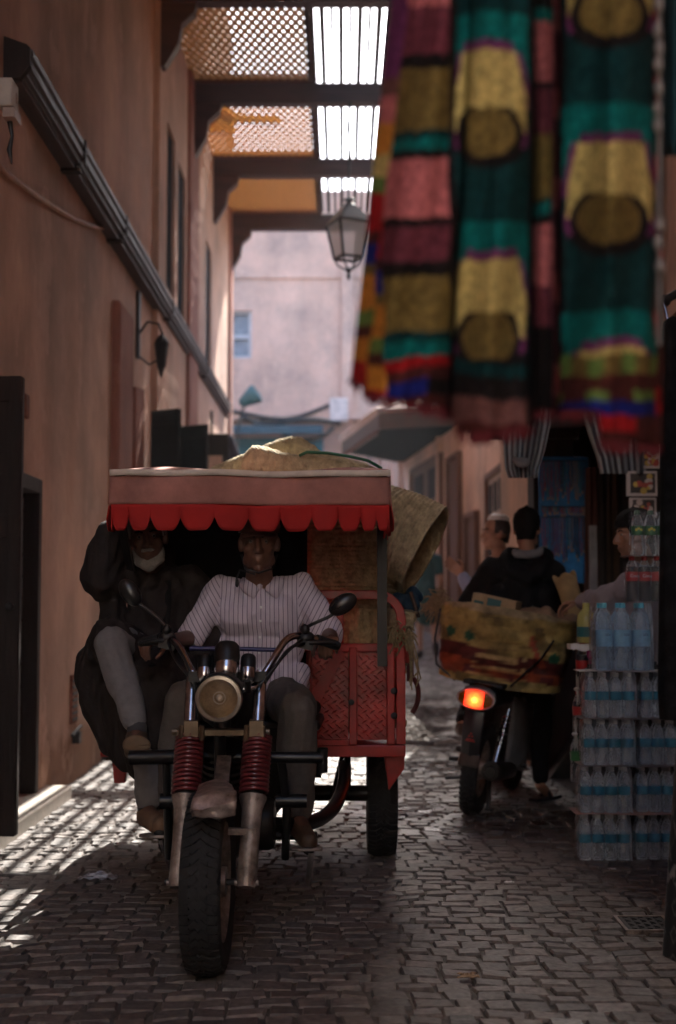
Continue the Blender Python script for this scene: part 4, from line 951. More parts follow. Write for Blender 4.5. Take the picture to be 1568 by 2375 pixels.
def bucket(mb, c, ax, r0, r1, h, wall=.018, n=110, rows=132, crush=0.0, seed=0, period=.021):
    """open woven bucket: base at c, mouth at c + ax*h; coiled braid ribs run round it"""
    c = Vector(c); ax = Vector(ax).normalized(); u = ax.orthogonal().normalized(); v = ax.cross(u); rg = []
    def ring(r, t, inner=False):
        out = []
        for k in range(n):
            a = 2*math.pi*k/n; d = u*math.cos(a) + v*math.sin(a)
            w_ = noise.noise(Vector((math.cos(a)*1.3+seed, math.sin(a)*1.3, t*2)))*.05*(crush+.25)
            rr = r + w_ + (0 if inner else .0075*abs(math.sin(math.pi*(t*h)/period)) + .002*math.sin(a*70 + t*h/period*3.1))
            out.append(c + ax*(t*h + .012*noise.noise(Vector((math.cos(a),math.sin(a),seed+3.)))*t) + d*rr)
        return out
    rg.append([c + ax*.001]*n if False else [c + (u*math.cos(2*math.pi*k/n)+v*math.sin(2*math.pi*k/n))*.01 for k in range(n)])
    for i in range(rows+1): rg.append(ring(r0 + (r1-r0)*min(1,(i/rows)**.8), i/rows))
    for i in range(rows, -1, -6): rg.append(ring(r0 + (r1-r0)*(i/rows)**.8 - wall, max(.04, i/rows), True))
    mb.rings(rg, cap=True)
def basket(name, lab, c, ax, r0, r1, h, **kw):
    mb = MB(); bucket(mb, c, ax, r0, r1, h, **kw); c = Vector(c); mb.v = [tuple(Vector(p)-c) for p in mb.v]
    o = obj(name, mb, M['basket'], smooth=60); o.location = c; return tag(o, lab, 'basket', 'straw baskets on the tricycle')
ax = Vector((.86,-.20,-.46)).normalized(); rimc = P(986,1281,6.72)
basket('straw_basket', 'big straw basket tipped on its side, sticking out to the right of the load', rimc - ax*.56, ax, .20, .232, .56, crush=.6, seed=2)
basket('straw_basket', 'big upright straw basket in the shade behind the driver', (P(800,1300,6.78).x, 6.78, .76), (.04,0,1), .24, .275, .86, crush=1.2, seed=5)
basket('straw_basket', 'straw basket standing in the cargo bed below the red hoop rail', (P(872,1440,6.62).x, 6.62, .66), (.05,-.05,1), .10, .125, .56, crush=1.8, seed=9, n=64, rows=40)
basket('straw_basket', 'narrow straw basket leaning beside it behind the hoop rail', (P(812,1440,6.55).x, 6.55, .64), (.10,0,1), .06, .075, .58, crush=2.2, seed=12, n=48, rows=40)
def folded(name, lab, outl, D, dep, ang, seed):
    """a soft basket lying flat: humped outline from left to right, rounded through its depth"""
    pts = [P(x, y, D) for x, y in outl]; zb_ = ztc + .03; mb = MB(); n = 150; m = 22; rg = []
    x0, x1 = pts[0].x, pts[-1].x; xs_ = [p.x for p in pts]; zs_ = [p.z for p in pts]
    for i in range(n+1):
        x = x0 + (x1-x0)*i/n; z = float(np.interp(x, xs_, zs_)); hgt = max(.012, z - zb_); ring = []
        for k in range(m):
            a = 2*math.pi*k/m; ca, sa = math.cos(a), math.sin(a)
            yy = D + dep*.5 + dep*.5*ca*abs(ca)**-.66 if abs(ca) > 1e-3 else D + dep*.5
            zz = zb_ + hgt*.5 + hgt*.5*sa*(abs(sa)+1e-4)**-.35
            q_ = x*math.cos(ang) + zz*math.sin(ang)
            am = .0045*abs(math.sin(math.pi*q_/.019)) + .0012*math.sin(zz*190 + x*40)
            s_ = noise.noise(Vector((x*5, yy*5, zz*5+seed)))*.006
            ring.append((x, yy + ca*(am+s_), zz + sa*(am+s_)))
        rg.append(ring)
    mb.rings(rg); c = Vector((x0, D, zb_)); mb.v = [tuple(Vector(p)-c) for p in mb.v]
    o = obj(name, mb, M['basket'], smooth=60); o.location = c; return tag(o, lab, 'basket', 'straw baskets on the tricycle')
folded('straw_basket', 'limp straw basket laid on the canopy, its square corner standing up on the left', [(557,1094),(560,1062),(567,1046),(584,1028),(618,1034),(652,1045),(685,1051),(700,1056),(714,1051),(751,1058),(790,1063),(840,1072),(880,1086),(888,1094)], 6.30, .30, .9, 1)
folded('straw_basket', 'humped straw basket behind the limp one on the canopy', [(478,1094),(488,1080),(530,1063),(570,1047),(615,1025),(645,1013),(672,1007),(700,1011),(729,1030),(748,1046),(790,1056),(850,1070),(880,1094)], 6.75, .34, .5, 4)
mb = MB(); mb.tube([P(x, y, D) for x, y, D in ((695,1056,6.30),(712,1048,6.28),(760,1050,6.27),(810,1058,6.27),(855,1068,6.28),(885,1086,6.30))], .0075, 8)
tag(obj('green_cord', mb, mat('green_cord',(.012,.10,.05),.6,var=.4), smooth=60), 'thin green cord lying over the baskets on the canopy', 'cord')
# straw tuft and frayed rope at the corner of the bed
rf = thing('frayed_rope', 'frayed straw rope hanging in a tuft from the corner of the red cargo bed', 'rope', P(928,1470,6.27)); rng = random.Random(11)
mb = MB()
for k in range(46):
    a = Vector((rng.uniform(-.05,.04), rng.uniform(-.02,.03), rng.uniform(-.03,.05))); d = Vector((rng.uniform(-.06,.06), rng.uniform(-.03,.02), rng.uniform(-.06,.03)))
    mb.tube([a, a+d*.6, a+d+Vector((0,0,-.02))], .004, 5)
obj('tuft', mb, M['rope'], rf)
mb = MB()
for k in range(7):
    x = .02 + k*.006; l = rng.uniform(.12,.24); mb.tube([(x,0,0),(x+.01+rng.uniform(-.01,.02),-.01,-l*.5),(x+.025+rng.uniform(-.01,.02),-.01,-l),(x+.02,-.01,-l-.02)], .0035, 5)
obj('strands', mb, M['rope'], rf)
mb = MB(); c_ = P(938,1388,6.75); rng = random.Random(4)
for k in range(7): mb.ell(c_ + Vector((rng.uniform(-.05,.05), rng.uniform(-.05,.05), rng.uniform(-.05,.03))), (.05,.05,.045), 10, 8)
me = blob(mb, .012, 3, lambda p, n: .012*noise.noise(p*22), 'blue_bundle'); me.materials.append(mat('blue_tarp',(.015,.05,.09),.55,var=.5,scale=20)); o = obj('blue_bundle', me, None); tag(o, 'crumpled dark blue tarpaulin bundle tucked below the tipped basket', 'bundle')
mb = MB(); mb.tube([P(952,1372,6.6), P(962,1402,6.6), P(970,1432,6.6)], .010, 8); tag(obj('tool_handle', mb, M['leather'], smooth=60), 'thin brown tool handle poking from the load beside the blue bundle', 'tool')

# ============================================================= MOPED
ML = P(1094, 1878, 8.30); ML.z = 0
MROT = (0, R(8.5), R(-18)); mp_ = thing('moped', 'small dark moped seen from behind with its tail light on', 'moped', ML, MROT)
mb = MB(); tyre(mb, (0,0,.275), .275, .095, n=48); whl = obj('rear_wheel', mb, M['rubber'], mp_, smooth=50)
mb = MB(); mb.lathe([(.19,-.03),(.17,-.02),(.165,0),(.17,.02),(.19,.03)], (0,0,.275), (1,0,0), 28, cap=False); mb.lathe([(.06,-.05),(.07,0),(.06,.05)], (0,0,.275),(1,0,0),16)
for k in range(12):
    t = 2*math.pi*k/12; mb.tube([(0,.06*math.cos(t),.275+.06*math.sin(t)),(0,.17*math.cos(t),.275+.17*math.sin(t))],.005,5)
obj('rim', mb, M['rust'], whl)
mb = MB(); tyre(mb, (.0,1.19,.275), .275, .085, n=40, tread=False); obj('front_wheel', mb, M['rubber'], mp_, smooth=50)
mb = MB(); mb.grid(lambda u, v: ((u-.5)*.125*(1-.12*v), -.30 - .10*v*(1-v) + .02*v + .015*abs(u-.5)*2, .66 - .30*v), 8, 10); fdr = obj('mudguard', mb, mat('grey_black_plastic',(.022,.022,.024),.4,var=.3), mp_, smooth=60, solid=.008)
mb = MB(); mb.grid(lambda u, v: ((u-.5)*.118, -.285 - .01*v, .385 - .07*v), 6, 4); obj('mud_flap', mb, mat('dusty_rubber',(.08,.06,.05),.8,var=.3), fdr, smooth=60, solid=.006)
mb = MB()
for a in (0, 120, 240): 
    c0 = Vector((-.0 + .010*math.sin(R(a)), -.336, .50 + .010*math.cos(R(a)))); mb.lathe([(.0075,0),(.0075,.004)], c0, (0,-1,0), 3)
mb.box((-.022,-.338,.475),(.022,-.334,.480)); mb.box((-.028,-.338,.466),(.028,-.334,.471)); obj('emblem', mb, mat('red_emblem',(.5,.03,.02),.4), fdr)
# tail lamp: grey surround, amber ends, lit red lens
def emis_mat(name, col, s, base=(.3,.02,.01)): return mat(name, base, .3, emis=(col, s), var=.1)
mb = MB(); mb.grid(lambda u, v: (.108*math.cos(2*math.pi*u)*(1-.1*v), -.345 + .11*v - .02*math.cos(2*math.pi*u)**2*0, .71 + .056*math.sin(2*math.pi*u)*(1+.2*v)), 40, 4); tl = obj('tail_lamp', mb, mat('silver_grey_plastic',(.30,.29,.30),.35,var=.15), mp_, smooth=60, solid=.012)
def tl_lens(x0, x1, name, m_, n=10):
    mb = MB()
    def f(u, v):
        x = x0 + (x1-x0)*u; h = .050*math.sqrt(max(.02, 1-(x/.104)**2)); z = -h + 2*h*v
        return (x, -.352 - .012*(1-(x/.104)**2) + .0025*math.sin(u*40)*math.sin(v*26), .71 + z)
    mb.grid(f, n*2, n); obj(name, mb, m_, tl, smooth=60, solid=.004)
def lit_lens():
    m = bpy.data.materials.new('lit_red_lens'); m.use_nodes = True; nt = m.node_tree; L = nt.links.new; b = nt.nodes['Principled BSDF']
    b.inputs['Base Color'].default_value = (.4,.01,.005,1); b.inputs['Roughness'].default_value = .2
    tc = N(nt, 'TexCoord'); v = N(nt, 'VectorMath', operation='DISTANCE'); v.inputs[1].default_value = (.0,-.36,.705); L(tc.outputs['Object'], v.inputs[0])
    r = N(nt, 'ValToRGB'); r.color_ramp.elements[0].position = 0; r.color_ramp.elements[0].color = (1,.38,.05,1); r.color_ramp.elements[1].position = .052; r.color_ramp.elements[1].color = (.75,.018,.006,1)
    e = r.color_ramp.elements.new(.024); e.color = (1,.09,.012,1)
    L(v.outputs['Value'], r.inputs[0]); L(r.outputs[0], b.inputs['Emission Color']); 
    w = N(nt, 'TexVoronoi'); w.inputs['Scale'].default_value = 70; L(tc.outputs['Object'], w.inputs['Vector'])
    mr = N(nt, 'MapRange'); mr.inputs['To Min'].default_value = .8; mr.inputs['To Max'].default_value = 1.7; L(w.outputs['Distance'], mr.inputs[0]); L(mr.outputs[0], b.inputs['Emission Strength'])
    return m
tl_lens(-.060, .050, 'red_lens', lit_lens()); M['amber'] = mat('amber_lens', (.28,.09,.008), .2, var=.3, scale=60)
tl_lens(-.098, -.064, 'turn_signal', M['amber'], 6); tl_lens(.054, .098, 'turn_signal', M['amber'], 6)
mb = MB(); mb.grid(lambda u, v: ((u-.5)*(.20-.06*v), -.25+.5*v, .775 + .02*math.sin(math.pi*u)), 12, 6); mb.box((-.1,-.25,.66),(.1,.55,.765)); obj('tail_body', mb, M['blackmetal'], mp_, bevel=.02)
mb = MB(); mb.box((-.12,-.2,.775),(.12,.36,.80)); obj('rack', mb, M['iron'], mp_, bevel=.006)
mb = MB(); mb.chain([(0,.3,.80),(0,.6,.79)], [.12,.10]); obj('saddle', mb, M['black'], mp_, smooth=60)
for s in (-1, 1):
    mb = MB(); mb.tube([(s*.10,-.03,.30),(s*.105,.02,.42)], .02, 10); helix(mb, (s*.105,.02,.40), (s*.115,.09,.60), .022, 9, .005); mb.tube([(s*.105,.02,.40),(s*.118,.10,.64)], .010, 8); obj('shock_absorber', mb, M['chrome'], mp_, smooth=50)
mb = MB(); mb.tube([(.12,-.22,.30),(.13,-.19,.30),(.14,.25,.26),(.1,.6,.22)], [.05,.055,.05,.02], 14); mb.lathe([(.056,-.01),(.056,.03),(.03,.035)], (.12,-.21,.30), (0,1,0), 14); mb.lathe([(.03,-.012),(.035,0)], (.12,-.225,.30), (0,1,0), 12); obj('exhaust', mb, mat('sooty_steel',(.08,.075,.07),.35,.7,var=.4), mp_, smooth=50)
mb = MB(); mb.ell((0,.52,.32),(.12,.2,.13),16,10); mb.box((-.07,-.02,.26),(-.05,.5,.30)); mb.box((.05,-.02,.26),(.07,.5,.30)); mb.tube([(0,.5,.3),(0,1.0,.5),(0,1.1,.9)], .03, 8); mb.tube([(-.2,.5,.27),(.2,.5,.27)], .014, 8); obj('engine', mb, mat('oily_engine',(.03,.028,.026),.4,.6), mp_, smooth=40)
mb = MB(); mb.grid(lambda u, v: (.10 + .11*math.sin(math.pi*u)*.6, .30 + .62*u, .70 - .42*v - .06*math.sin(3*u)), 10, 8); mb.grid(lambda u, v: (-.10 - .11*math.sin(math.pi*u)*.6, .30 + .62*u, .70 - .42*v), 10, 8); obj('side_cover', mb, mat('dull_silver_paint',(.20,.195,.20),.4,.2,var=.3), mp_, smooth=60, solid=.01)
mb = MB(); mb.grid(lambda u, v: ((u-.5)*.5, .95 + .12*abs(u-.5)*2*0 - .1*math.cos((u-.5)*3), .25 + .55*v), 10, 8); obj('leg_shield', mb, mat('dull_silver_paint',(.20,.195,.20)), mp_, smooth=60, solid=.01)
mb = MB(); mb.tube([(.05,.1,.3),(.09,-.02,.13),(.10,-.05,.06)], .013, 8); mb.bar((.085,-.06,.055),(.13,-.05,.055),.03,.012); obj('kick_stand', mb, M['iron'], mp_, smooth=50)
mb = MB(); mb.tube([(-.06,.1,.3),(-.2,.08,.29)], .014, 8); mb.ell((-.12,-.02,.37),(.03,.03,.02),8,6); mb.tube([(-.05,-.1,.22),(-.16,-.12,.2)], .01, 6); obj('foot_peg', mb, M['iron'], mp_, smooth=50)
mb = MB(); mb.tube([(-.32,.86,.98),(-.15,.92,1.02),(.15,.92,1.02),(.32,.86,.98)], .014, 8); mb.tube([(0,.95,1.0),(0,1.05,.8),(0,1.19,.3)], .025, 8); obj('handlebar', mb, M['chrome'], mp_, smooth=50)

# pannier bag made from printed sacking, tied over the rack
M['sacking'] = attr_mat('printed_sacking', .5, .9, 22, .45, 0, ns=14)
def bagpt(k, t, seed=0):
    """k angle round the bag, t height 0..1"""
    cx_, sx_ = math.cos(k), math.sin(k); e = .42
    X = .40*(.90+.12*t)*math.copysign(abs(cx_)**e, cx_); Y = .19*(.9+.15*t)*math.copysign(abs(sx_)**.55, sx_)
    w_ = noise.noise(Vector((X*4, Y*4, t*3)))*.026 + noise.noise(Vector((X*11+t*6, Y*9, t*5)))*.016 + abs(noise.noise(Vector((X*7-t*5, Y*5, t*2+9))))*.03
    sag = .02*math.cos(X*5)*t
    return Vector((.04 + X*(1+w_*1.2), .10 + Y*(1+w_*5), .80 + .43*t + sag*.6 + .012*noise.noise(Vector((X*9,Y*9,5)))*t - .035*(1-t)*(1-(X/.44)**2)))
mb = MB(); nb = 140; rg = []
rg.append([Vector((.04,.10,.775)) + (bagpt(2*math.pi*k/nb, 0)-Vector((.04,.10,.80)))*.5 for k in range(nb)])
for i in range(37): rg.append([bagpt(2*math.pi*k/nb, i/36) for k in range(nb)])
for t in (.97,.8,.6,.45): rg.append([Vector((.04,.10,0))*.0 + Vector((bagpt(2*math.pi*k/nb, t).x*.965, .10+(bagpt(2*math.pi*k/nb, t).y-.10)*.93, bagpt(2*math.pi*k/nb, t).z)) for k in range(nb)])
mb.rings(rg, cap=True); me = mesh_of(mb, 'pannier_bag', M['sacking'], 60)
def sack(co):
    u = (co.x + .37)/.82; t = (co.z - .80)/.43; n = noise.noise(Vector((co.x*9, co.z*9, 2)))
    yel = (.29,.215,.075); mar = (.075,.016,.014); gr = (.02,.10,.055); tan_ = (.30,.24,.14)
    if co.y > .24: return yel
    for gx, gt in ((.13,.60),(.27,.58),(.90,.44)):
        if ((u-gx)*.82)**2 + ((t-gt)*.43)**2 < .030**2: return gr
    r_ = math.hypot((u-.64)*.82, (t-.52)*.43)
    if .020 < r_ < .027: return (.22,.15,.05)
    if t > .93 + n*.05: return tan_
    if u > .72 and .30 < t < .80 and abs((u-.77) + .3*(t-.5)) < .022: return (.26,.05,.025)
    b = .46 - .10*u + .03*math.sin(u*9)
    if t < b and t > b - .19:
        if .36 < u < .72 and int(t*52) % 2 == 0 and noise.noise(Vector((co.x*55, int(t*52), 1))) > -.15: return (.42,.30,.14)
        return mar
    if t < b - .19 and t > .06 + .12*noise.noise(Vector((co.x*5,1,1))):
        if .3 < u < .72 and int(t*40) % 3 == 0: return (.40,.22,.09)
        return (.22,.045,.018) if (int(u*11) % 3 or t > .18) else (.10,.02,.02)
    return yel if n > -.25 else (.15,.11,.04)
paint(me, sack)
bag = obj('pannier_bag', me, None); bag.location = ML; bag.rotation_euler = MROT; tag(bag, 'wide yellow and maroon printed sack pannier tied across the back of the moped', 'pannier')
rng = random.Random(8)
st = thing('bag_stuffing', 'ragged straw wrapping bulging over the left end of the yellow pannier', 'straw', ML, MROT); mb = MB()
for k in range(150):
    a = Vector((-.37+rng.gauss(0,.025), .04+rng.gauss(0,.06), 1.20+rng.gauss(0,.035))); d = Vector((rng.uniform(-.08,.03), rng.uniform(-.05,.05), rng.uniform(-.10,.04)))
    mb.tube([a, a+d*.5+Vector((0,0,.012)), a+d], .0032, 4)
obj('strands', mb, M['rope'], st); mb = MB()
for k in range(6): mb.ell((-.36+rng.gauss(0,.01), .05+rng.gauss(0,.04), 1.19), (.05,.06,.05), 10, 8)
me = blob(mb, .012, 2, lambda p, n: .012*noise.noise(p*30), 'wad'); me.materials.append(M['rope']); obj('wad', me, None, st)
bxx = thing('cardboard_box', 'open cardboard box with a teal printed side standing in the pannier', 'box', ML, MROT)
mb = MB(); mb.M = Matrix.Translation((-.07,.10,1.12)) @ Matrix.Rotation(R(4),4,'Y')
mb.box((-.135,-.02,-.1),(.135,-.012,.17)); mb.box((-.135,.15,-.1),(.135,.158,.17)); mb.box((-.135,-.012,-.1),(-.127,.15,.17)); mb.box((.127,-.012,-.1),(.135,.15,.17)); obj('carton', mb, M['cardboard'], bxx)
mb = MB(); mb.M = Matrix.Translation((-.07,.10,1.12)) @ Matrix.Rotation(R(4),4,'Y'); mb.box((-.04,-.024,.0),(.045,-.0205,.16)); mb.box((-.12,-.024,.02),(-.06,-.0205,.13)); obj('print', mb, mat('teal_print',(.02,.10,.11),.6), bxx)
mb = MB(); mb.M = Matrix.Translation((-.07,.10,1.12)) @ Matrix.Rotation(R(4),4,'Y'); mb.box((-.105,-.027,.045),(-.06,-.0245,.10)); mb.box((-.095,-.03,.06),(-.08,-.0275,.085)); obj('mark', mb, mat('cream_print',(.5,.42,.28),.6), bxx)
for i, (x, y, z, lab) in enumerate(((.20,.12,1.19,'crumpled brown paper parcel in the middle of the pannier'),(.33,.14,1.17,'crumpled brown paper parcel at the right end of the pannier'))):
    mb = MB(); mb.ell((0,0,0),(.11,.11,.075),14,10); mb.ell((.06,-.03,.03),(.06,.06,.05),10,8); mb.ell((-.06,-.02,.02),(.05,.06,.05),10,8)
    me = blob(mb, .009, 1, lambda p, n: .02*noise.noise(p*16+Vector((i,0,0)))+.008*abs(noise.noise(p*40)), 'paper'); me.materials.append(mat('brown_paper',(.22,.14,.085),.8,var=.35))
    o = obj('paper_parcel', me, None); Q = Matrix.LocRotScale(ML, None, None) @ Matrix.Rotation(R(-18),4,'Z') @ Matrix.Rotation(R(8.5),4,'Y'); o.location = Q @ Vector((x,y,z)); tag(o, lab, 'parcel', 'paper parcels in the pannier')
Q = Matrix.Translation(ML) @ Matrix.Rotation(R(-18),4,'Z') @ Matrix.Rotation(R(8.5),4,'Y')
mb = MB(); mb.tube([Q @ Vector(p) for p in ((.36,-.105,1.10),(.30,-.112,.98),(.20,-.112,.86),(.14,-.09,.79))], .007, 6); tag(obj('bag_strap', mb, M['black'], smooth=60), 'black strap running slantwise over the right half of the printed pannier', 'strap'); mb = MB(); mb.tube([Q @ Vector(p) for p in ((-.345,-.07,1.18),(-.35,-.085,1.0),(-.32,-.085,.85),(-.2,-.05,.77))], .007, 6)
tag(obj('bag_strap', mb, M['black'], smooth=60), 'black strap down the left end of the printed pannier', 'strap')
pb = P(1322,1378,8.55); mb = MB(); mb.M = Matrix.Translation(pb) @ Matrix.Rotation(R(-16),4,'Y')
mb.grid(lambda u, v: (.075*math.cos(2*math.pi*u)*(1-.15*math.sin(v*3)), .04*math.sin(2*math.pi*u), -.14+.26*v+.02*math.sin(u*19)*v), 24, 8)
tag(obj('paper_bag', mb, mat('tan_paper',(.34,.22,.10),.75,var=.3), smooth=60, solid=.003), 'torn tan paper bag standing upright between the rider and the vendor', 'paper bag')

# ============================================================= RIGHT: SHOP, GOODS
XR = 1.72
sp_ = thing('market_shop', 'dark open fronted shop on the right with an ochre wall above', 'shop', (XR, 8, 0)); o8 = Vector((XR, 8, 0))
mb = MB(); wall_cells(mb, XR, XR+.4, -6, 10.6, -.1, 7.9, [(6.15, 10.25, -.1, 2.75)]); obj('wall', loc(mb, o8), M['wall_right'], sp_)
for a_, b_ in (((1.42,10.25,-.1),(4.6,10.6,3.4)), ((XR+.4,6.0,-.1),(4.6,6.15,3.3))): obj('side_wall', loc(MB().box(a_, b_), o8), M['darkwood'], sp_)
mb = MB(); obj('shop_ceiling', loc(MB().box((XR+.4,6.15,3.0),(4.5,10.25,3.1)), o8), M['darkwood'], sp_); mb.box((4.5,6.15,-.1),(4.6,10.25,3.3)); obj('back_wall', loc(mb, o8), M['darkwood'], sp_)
for py, x0, x1 in ((10.6, 1.42, 1.6),):
    mb = MB(); mb.box((x0,py,-.1),(2.2,12.4,7.9)); obj('corner_wall', loc(mb, o8), M['wall_right'], sp_)
aw = thing('shop_awning', 'dark timber awning frame over the shop front with cloths hung from it', 'awning', (XR, 8, 2.45))
mb = MB(); mb.box((-.80,.5,.07),(0,2.2,.10)); obj('frame', mb, M['darkwood'], aw)
for y_ in (.55, 2.0): obj('rafter', MB().box((-.78,y_,.0),(0,y_+.07,.068)), M['darkwood'], aw)
mb = MB(); mb.grid(lambda u, v: (-.80+.8*u, .5+1.7*v, .13+.05*math.sin(u*4)), 8, 6); obj('cover', mb, M['blackcloth'], aw, solid=.02)
# dark clothes deep in the shop
rng = random.Random(21)
for i, (px, wdt, col, lab) in enumerate(((1396,.10,(.022,.017,.015),'near-black garment hanging just right of the jewellery board'),(1420,.09,(.06,.033,.018),'dark brown garment hanging in the shop, between two black ones'),(1442,.09,(.014,.013,.014),'black garment hanging in the shop next to the picture cards'),(1372,.07,(.07,.025,.018),'narrow dark red-brown cloth hanging at the edge of the jewellery board'))):
    c_ = P(px, 1085, 9.9); mb = MB(); ph = rng.random()*6
    mb.grid(lambda u, v: (wdt*(math.cos(2*math.pi*u))*(.6+.4*v), .05*math.sin(2*math.pi*u)+.012*math.sin(u*40+ph), -1.25*v), 40, 8)
    o = obj('hanging_garment', mb, mat('shop_garment%s' % 'abcd'[i], col, .85, var=.3), smooth=60); o.location = c_; tag(o, lab, 'garment', 'clothes hanging inside the shop')
pc = P(1376,1300,9.75); mb = MB(); mb.box((-.028,-.02,-.30),(.028,.02,.25)); o = obj('grey_post', mb, mat('grey_board',(.22,.22,.23),.6), bevel=.006); o.location = pc; tag(o, 'short pale grey board standing at the right edge of the jewellery board', 'board')
# picture cards
for i, (x0, y0, x1, y1, lab) in enumerate(((1453,1092,1524,1150,'white bordered picture card hanging high in the shop'),(1460,1154,1522,1200,'white bordered picture card just above the vendor'),(1484,1030,1530,1086,'small white picture card hanging below the striped cloth'))):
    a, b = P(x0,y1,8.6), P(x1,y0,8.6); t = thing('picture_card', lab, 'picture', (a.x, 8.6, a.z), group='picture cards in the shop'); W_, H_ = b.x-a.x, b.z-a.z
    mb = MB(); mb.box((0,0,0),(W_,.008,H_)); obj('card', mb, mat('card_white',(.55,.48,.45),.5), t)
    mb = MB(); mb.box((W_*.13,-.004,H_*.12),(W_*.93,-.001,H_*.9)); obj('photo', mb, mat('card_dark',(.04,.025,.022),.4), t)
    rng = random.Random(i)
    for col in ((.35,.05,.03),(.55,.45,.40),(.5,.33,.05)):
        mb = MB()
        for k in range(4): mb.lathe([(.001,0),(.012+.012*rng.random(),.001),(.001,.003)], (W_*rng.uniform(.25,.8),-.0045,H_*rng.uniform(.2,.8)), (0,-1,0), 10)
        obj('motif', mb, mat('motif%d' % int(col[0]*100), col, .5), t)
# jewellery board and its necklaces
a, b = P(1254,1352,10.1), P(1366,1058,10.1); jb = thing('jewellery_board', 'tall blue jewellery board beside the shop door covered in necklaces', 'board', (a.x, 10.12, a.z)); W_, H_ = b.x-a.x, b.z-a.z
mb = MB(); mb.box((0,0,0),(W_,.03,H_)); obj('panel', mb, mat('blue_felt',(.03,.20,.48),.9,var=.3,scale=14), jb)
for f in (.965,.60,.52): obj('rail', MB().tube([(.01,-.02,H_*f),(W_-.01,-.02,H_*f)], .006, 6), mat('blue_rail',(.01,.07,.14),.5), jb, smooth=50)
protos = []; JM = [mat('bead_red',(.30,.03,.03),.3), mat('bead_teal',(.02,.22,.26),.3), mat('bead_dark',(.02,.02,.025),.3), mat('bead_silver',(.30,.25,.20),.35,.8), mat('bead_plum',(.16,.03,.08),.3)]
cols_ = ('red bead','turquoise bead','black bead','silver','plum bead'); rng = random.Random(31); cnt = 0
rows_ = ((.96,.32),(.60,.06),(.515,.36)); words_ = {}
for r_, (f, ln0) in enumerate(rows_):
    for k in range(18):
        x = .02 + (W_-.04)*(k+.5*rng.random())/18; ci = rng.randrange(5); l = ln0*H_*rng.uniform(.6,1.0); l = min(l, .38 if r_ != 1 else .08); ri = cnt
        if ci not in words_ or rng.random() < .25 or True:
            pass
        key = (ci, round(l, 2))
        if key not in words_:
            t = thing('necklace', '', 'necklace'); mb = MB()
            mb.tube([(-.009,0,0),(-.012,-.004,-l*.5),(-.004,-.006,-l+.01),(0,-.007,-l),(.004,-.006,-l+.01),(.012,-.004,-l*.5),(.009,0,0)], .0028, 5); 
            for q_ in range(5): mb.ell((.011*(-1)**q_,-.004,-l*(.3+.12*q_)), .005, 6, 4)
            obj('strand', mb, JM[ci], t)
            mb = MB(); mb.ell((0,-.008,-l-.012), (.007,.004,.013), 8, 6); obj('pendant', mb, JM[3], t, smooth=60); words_[key] = t; n_ = t
        else: n_ = dup(words_[key])
        n_.location = (a.x + x, 10.085, a.z + H_*f)
        n_['group'] = 'necklaces on the blue board'; tier = ('top','narrow middle','lower')[r_]
        n_['label'] = '%s necklace with metal pendant on the %s row of the blue jewellery board' % (cols_[ci], tier); cnt += 1
# striped cloths
M['stripes'] = attr_mat('striped_cotton', .9, .2, 200, .12, .1)
def striped(lab, edge, D, seed):
    """edge: list of (xl, xr, y) rows from top to bottom"""
    ys_ = [e[2] for e in edge]; mb = MB(); nu, nv = 110, 26; uv = []
    for j in range(nv+1):
        y = ys_[0] + (ys_[-1]-ys_[0])*j/nv; l = float(np.interp(y, ys_, [e[0] for e in edge])); r = float(np.interp(y, ys_, [e[1] for e in edge]))
        for i in range(nu+1): uv.append((i/nu, j/nv, l + (r-l)*i/nu, y))
    vs = [P(x, y, D + .05*math.sin(u*17 + seed + v*1.2)*(.35+.65*v) + .02*math.sin(u*41+seed)) for u, v, x, y in uv]
    c = Vector(vs[0]); mb.add([v-c for v in vs], [(j*(nu+1)+i, j*(nu+1)+i+1, (j+1)*(nu+1)+i+1, (j+1)*(nu+1)+i) for j in range(nv) for i in range(nu)])
    me = mesh_of(mb, 'striped_cloth', M['stripes'], 70); at = me.color_attributes.new('pattern', 'FLOAT_COLOR', 'POINT')
    for i, (u, v, x, y) in enumerate(uv): at.data[i].color = (.30,.33,.34,1) if math.sin(u*2*math.pi*8 + .6*math.sin(v*3+seed)) > .05 else (.055,.05,.06,1)
    o = obj('striped_cloth', me, None, solid=.004); o.location = c; tag(o, lab, 'cloth', 'striped cloths under the awning')
striped('knotted grey striped cloth hanging at the left end of the awning', [(1160,1280,930),(1166,1276,985),(1169,1262,1050),(1172,1250,1085),(1180,1246,1108)], 8.45, 0)
striped('grey striped cloth draped sideways at the right of the awning', [(1330,1500,900),(1352,1508,960),(1366,1506,1010),(1384,1504,1060),(1392,1504,1098)], 8.6, 2)
mb = MB(); c_ = P(1212,1072,8.36); mb.ell((0,0,0),(.05,.035,.035),12,8); mb.chain([(0,0,0),(-.05,-.02,.015)],[.025,.02]); me = blob(mb, .008, 2, None, 'cloth_knot'); me.materials.append(mat('knot_cloth',(.16,.16,.17),.9)); o = obj('cloth_knot', me, None); o.location = c_; tag(o, 'gathered knot in the left striped cloth', 'knot')

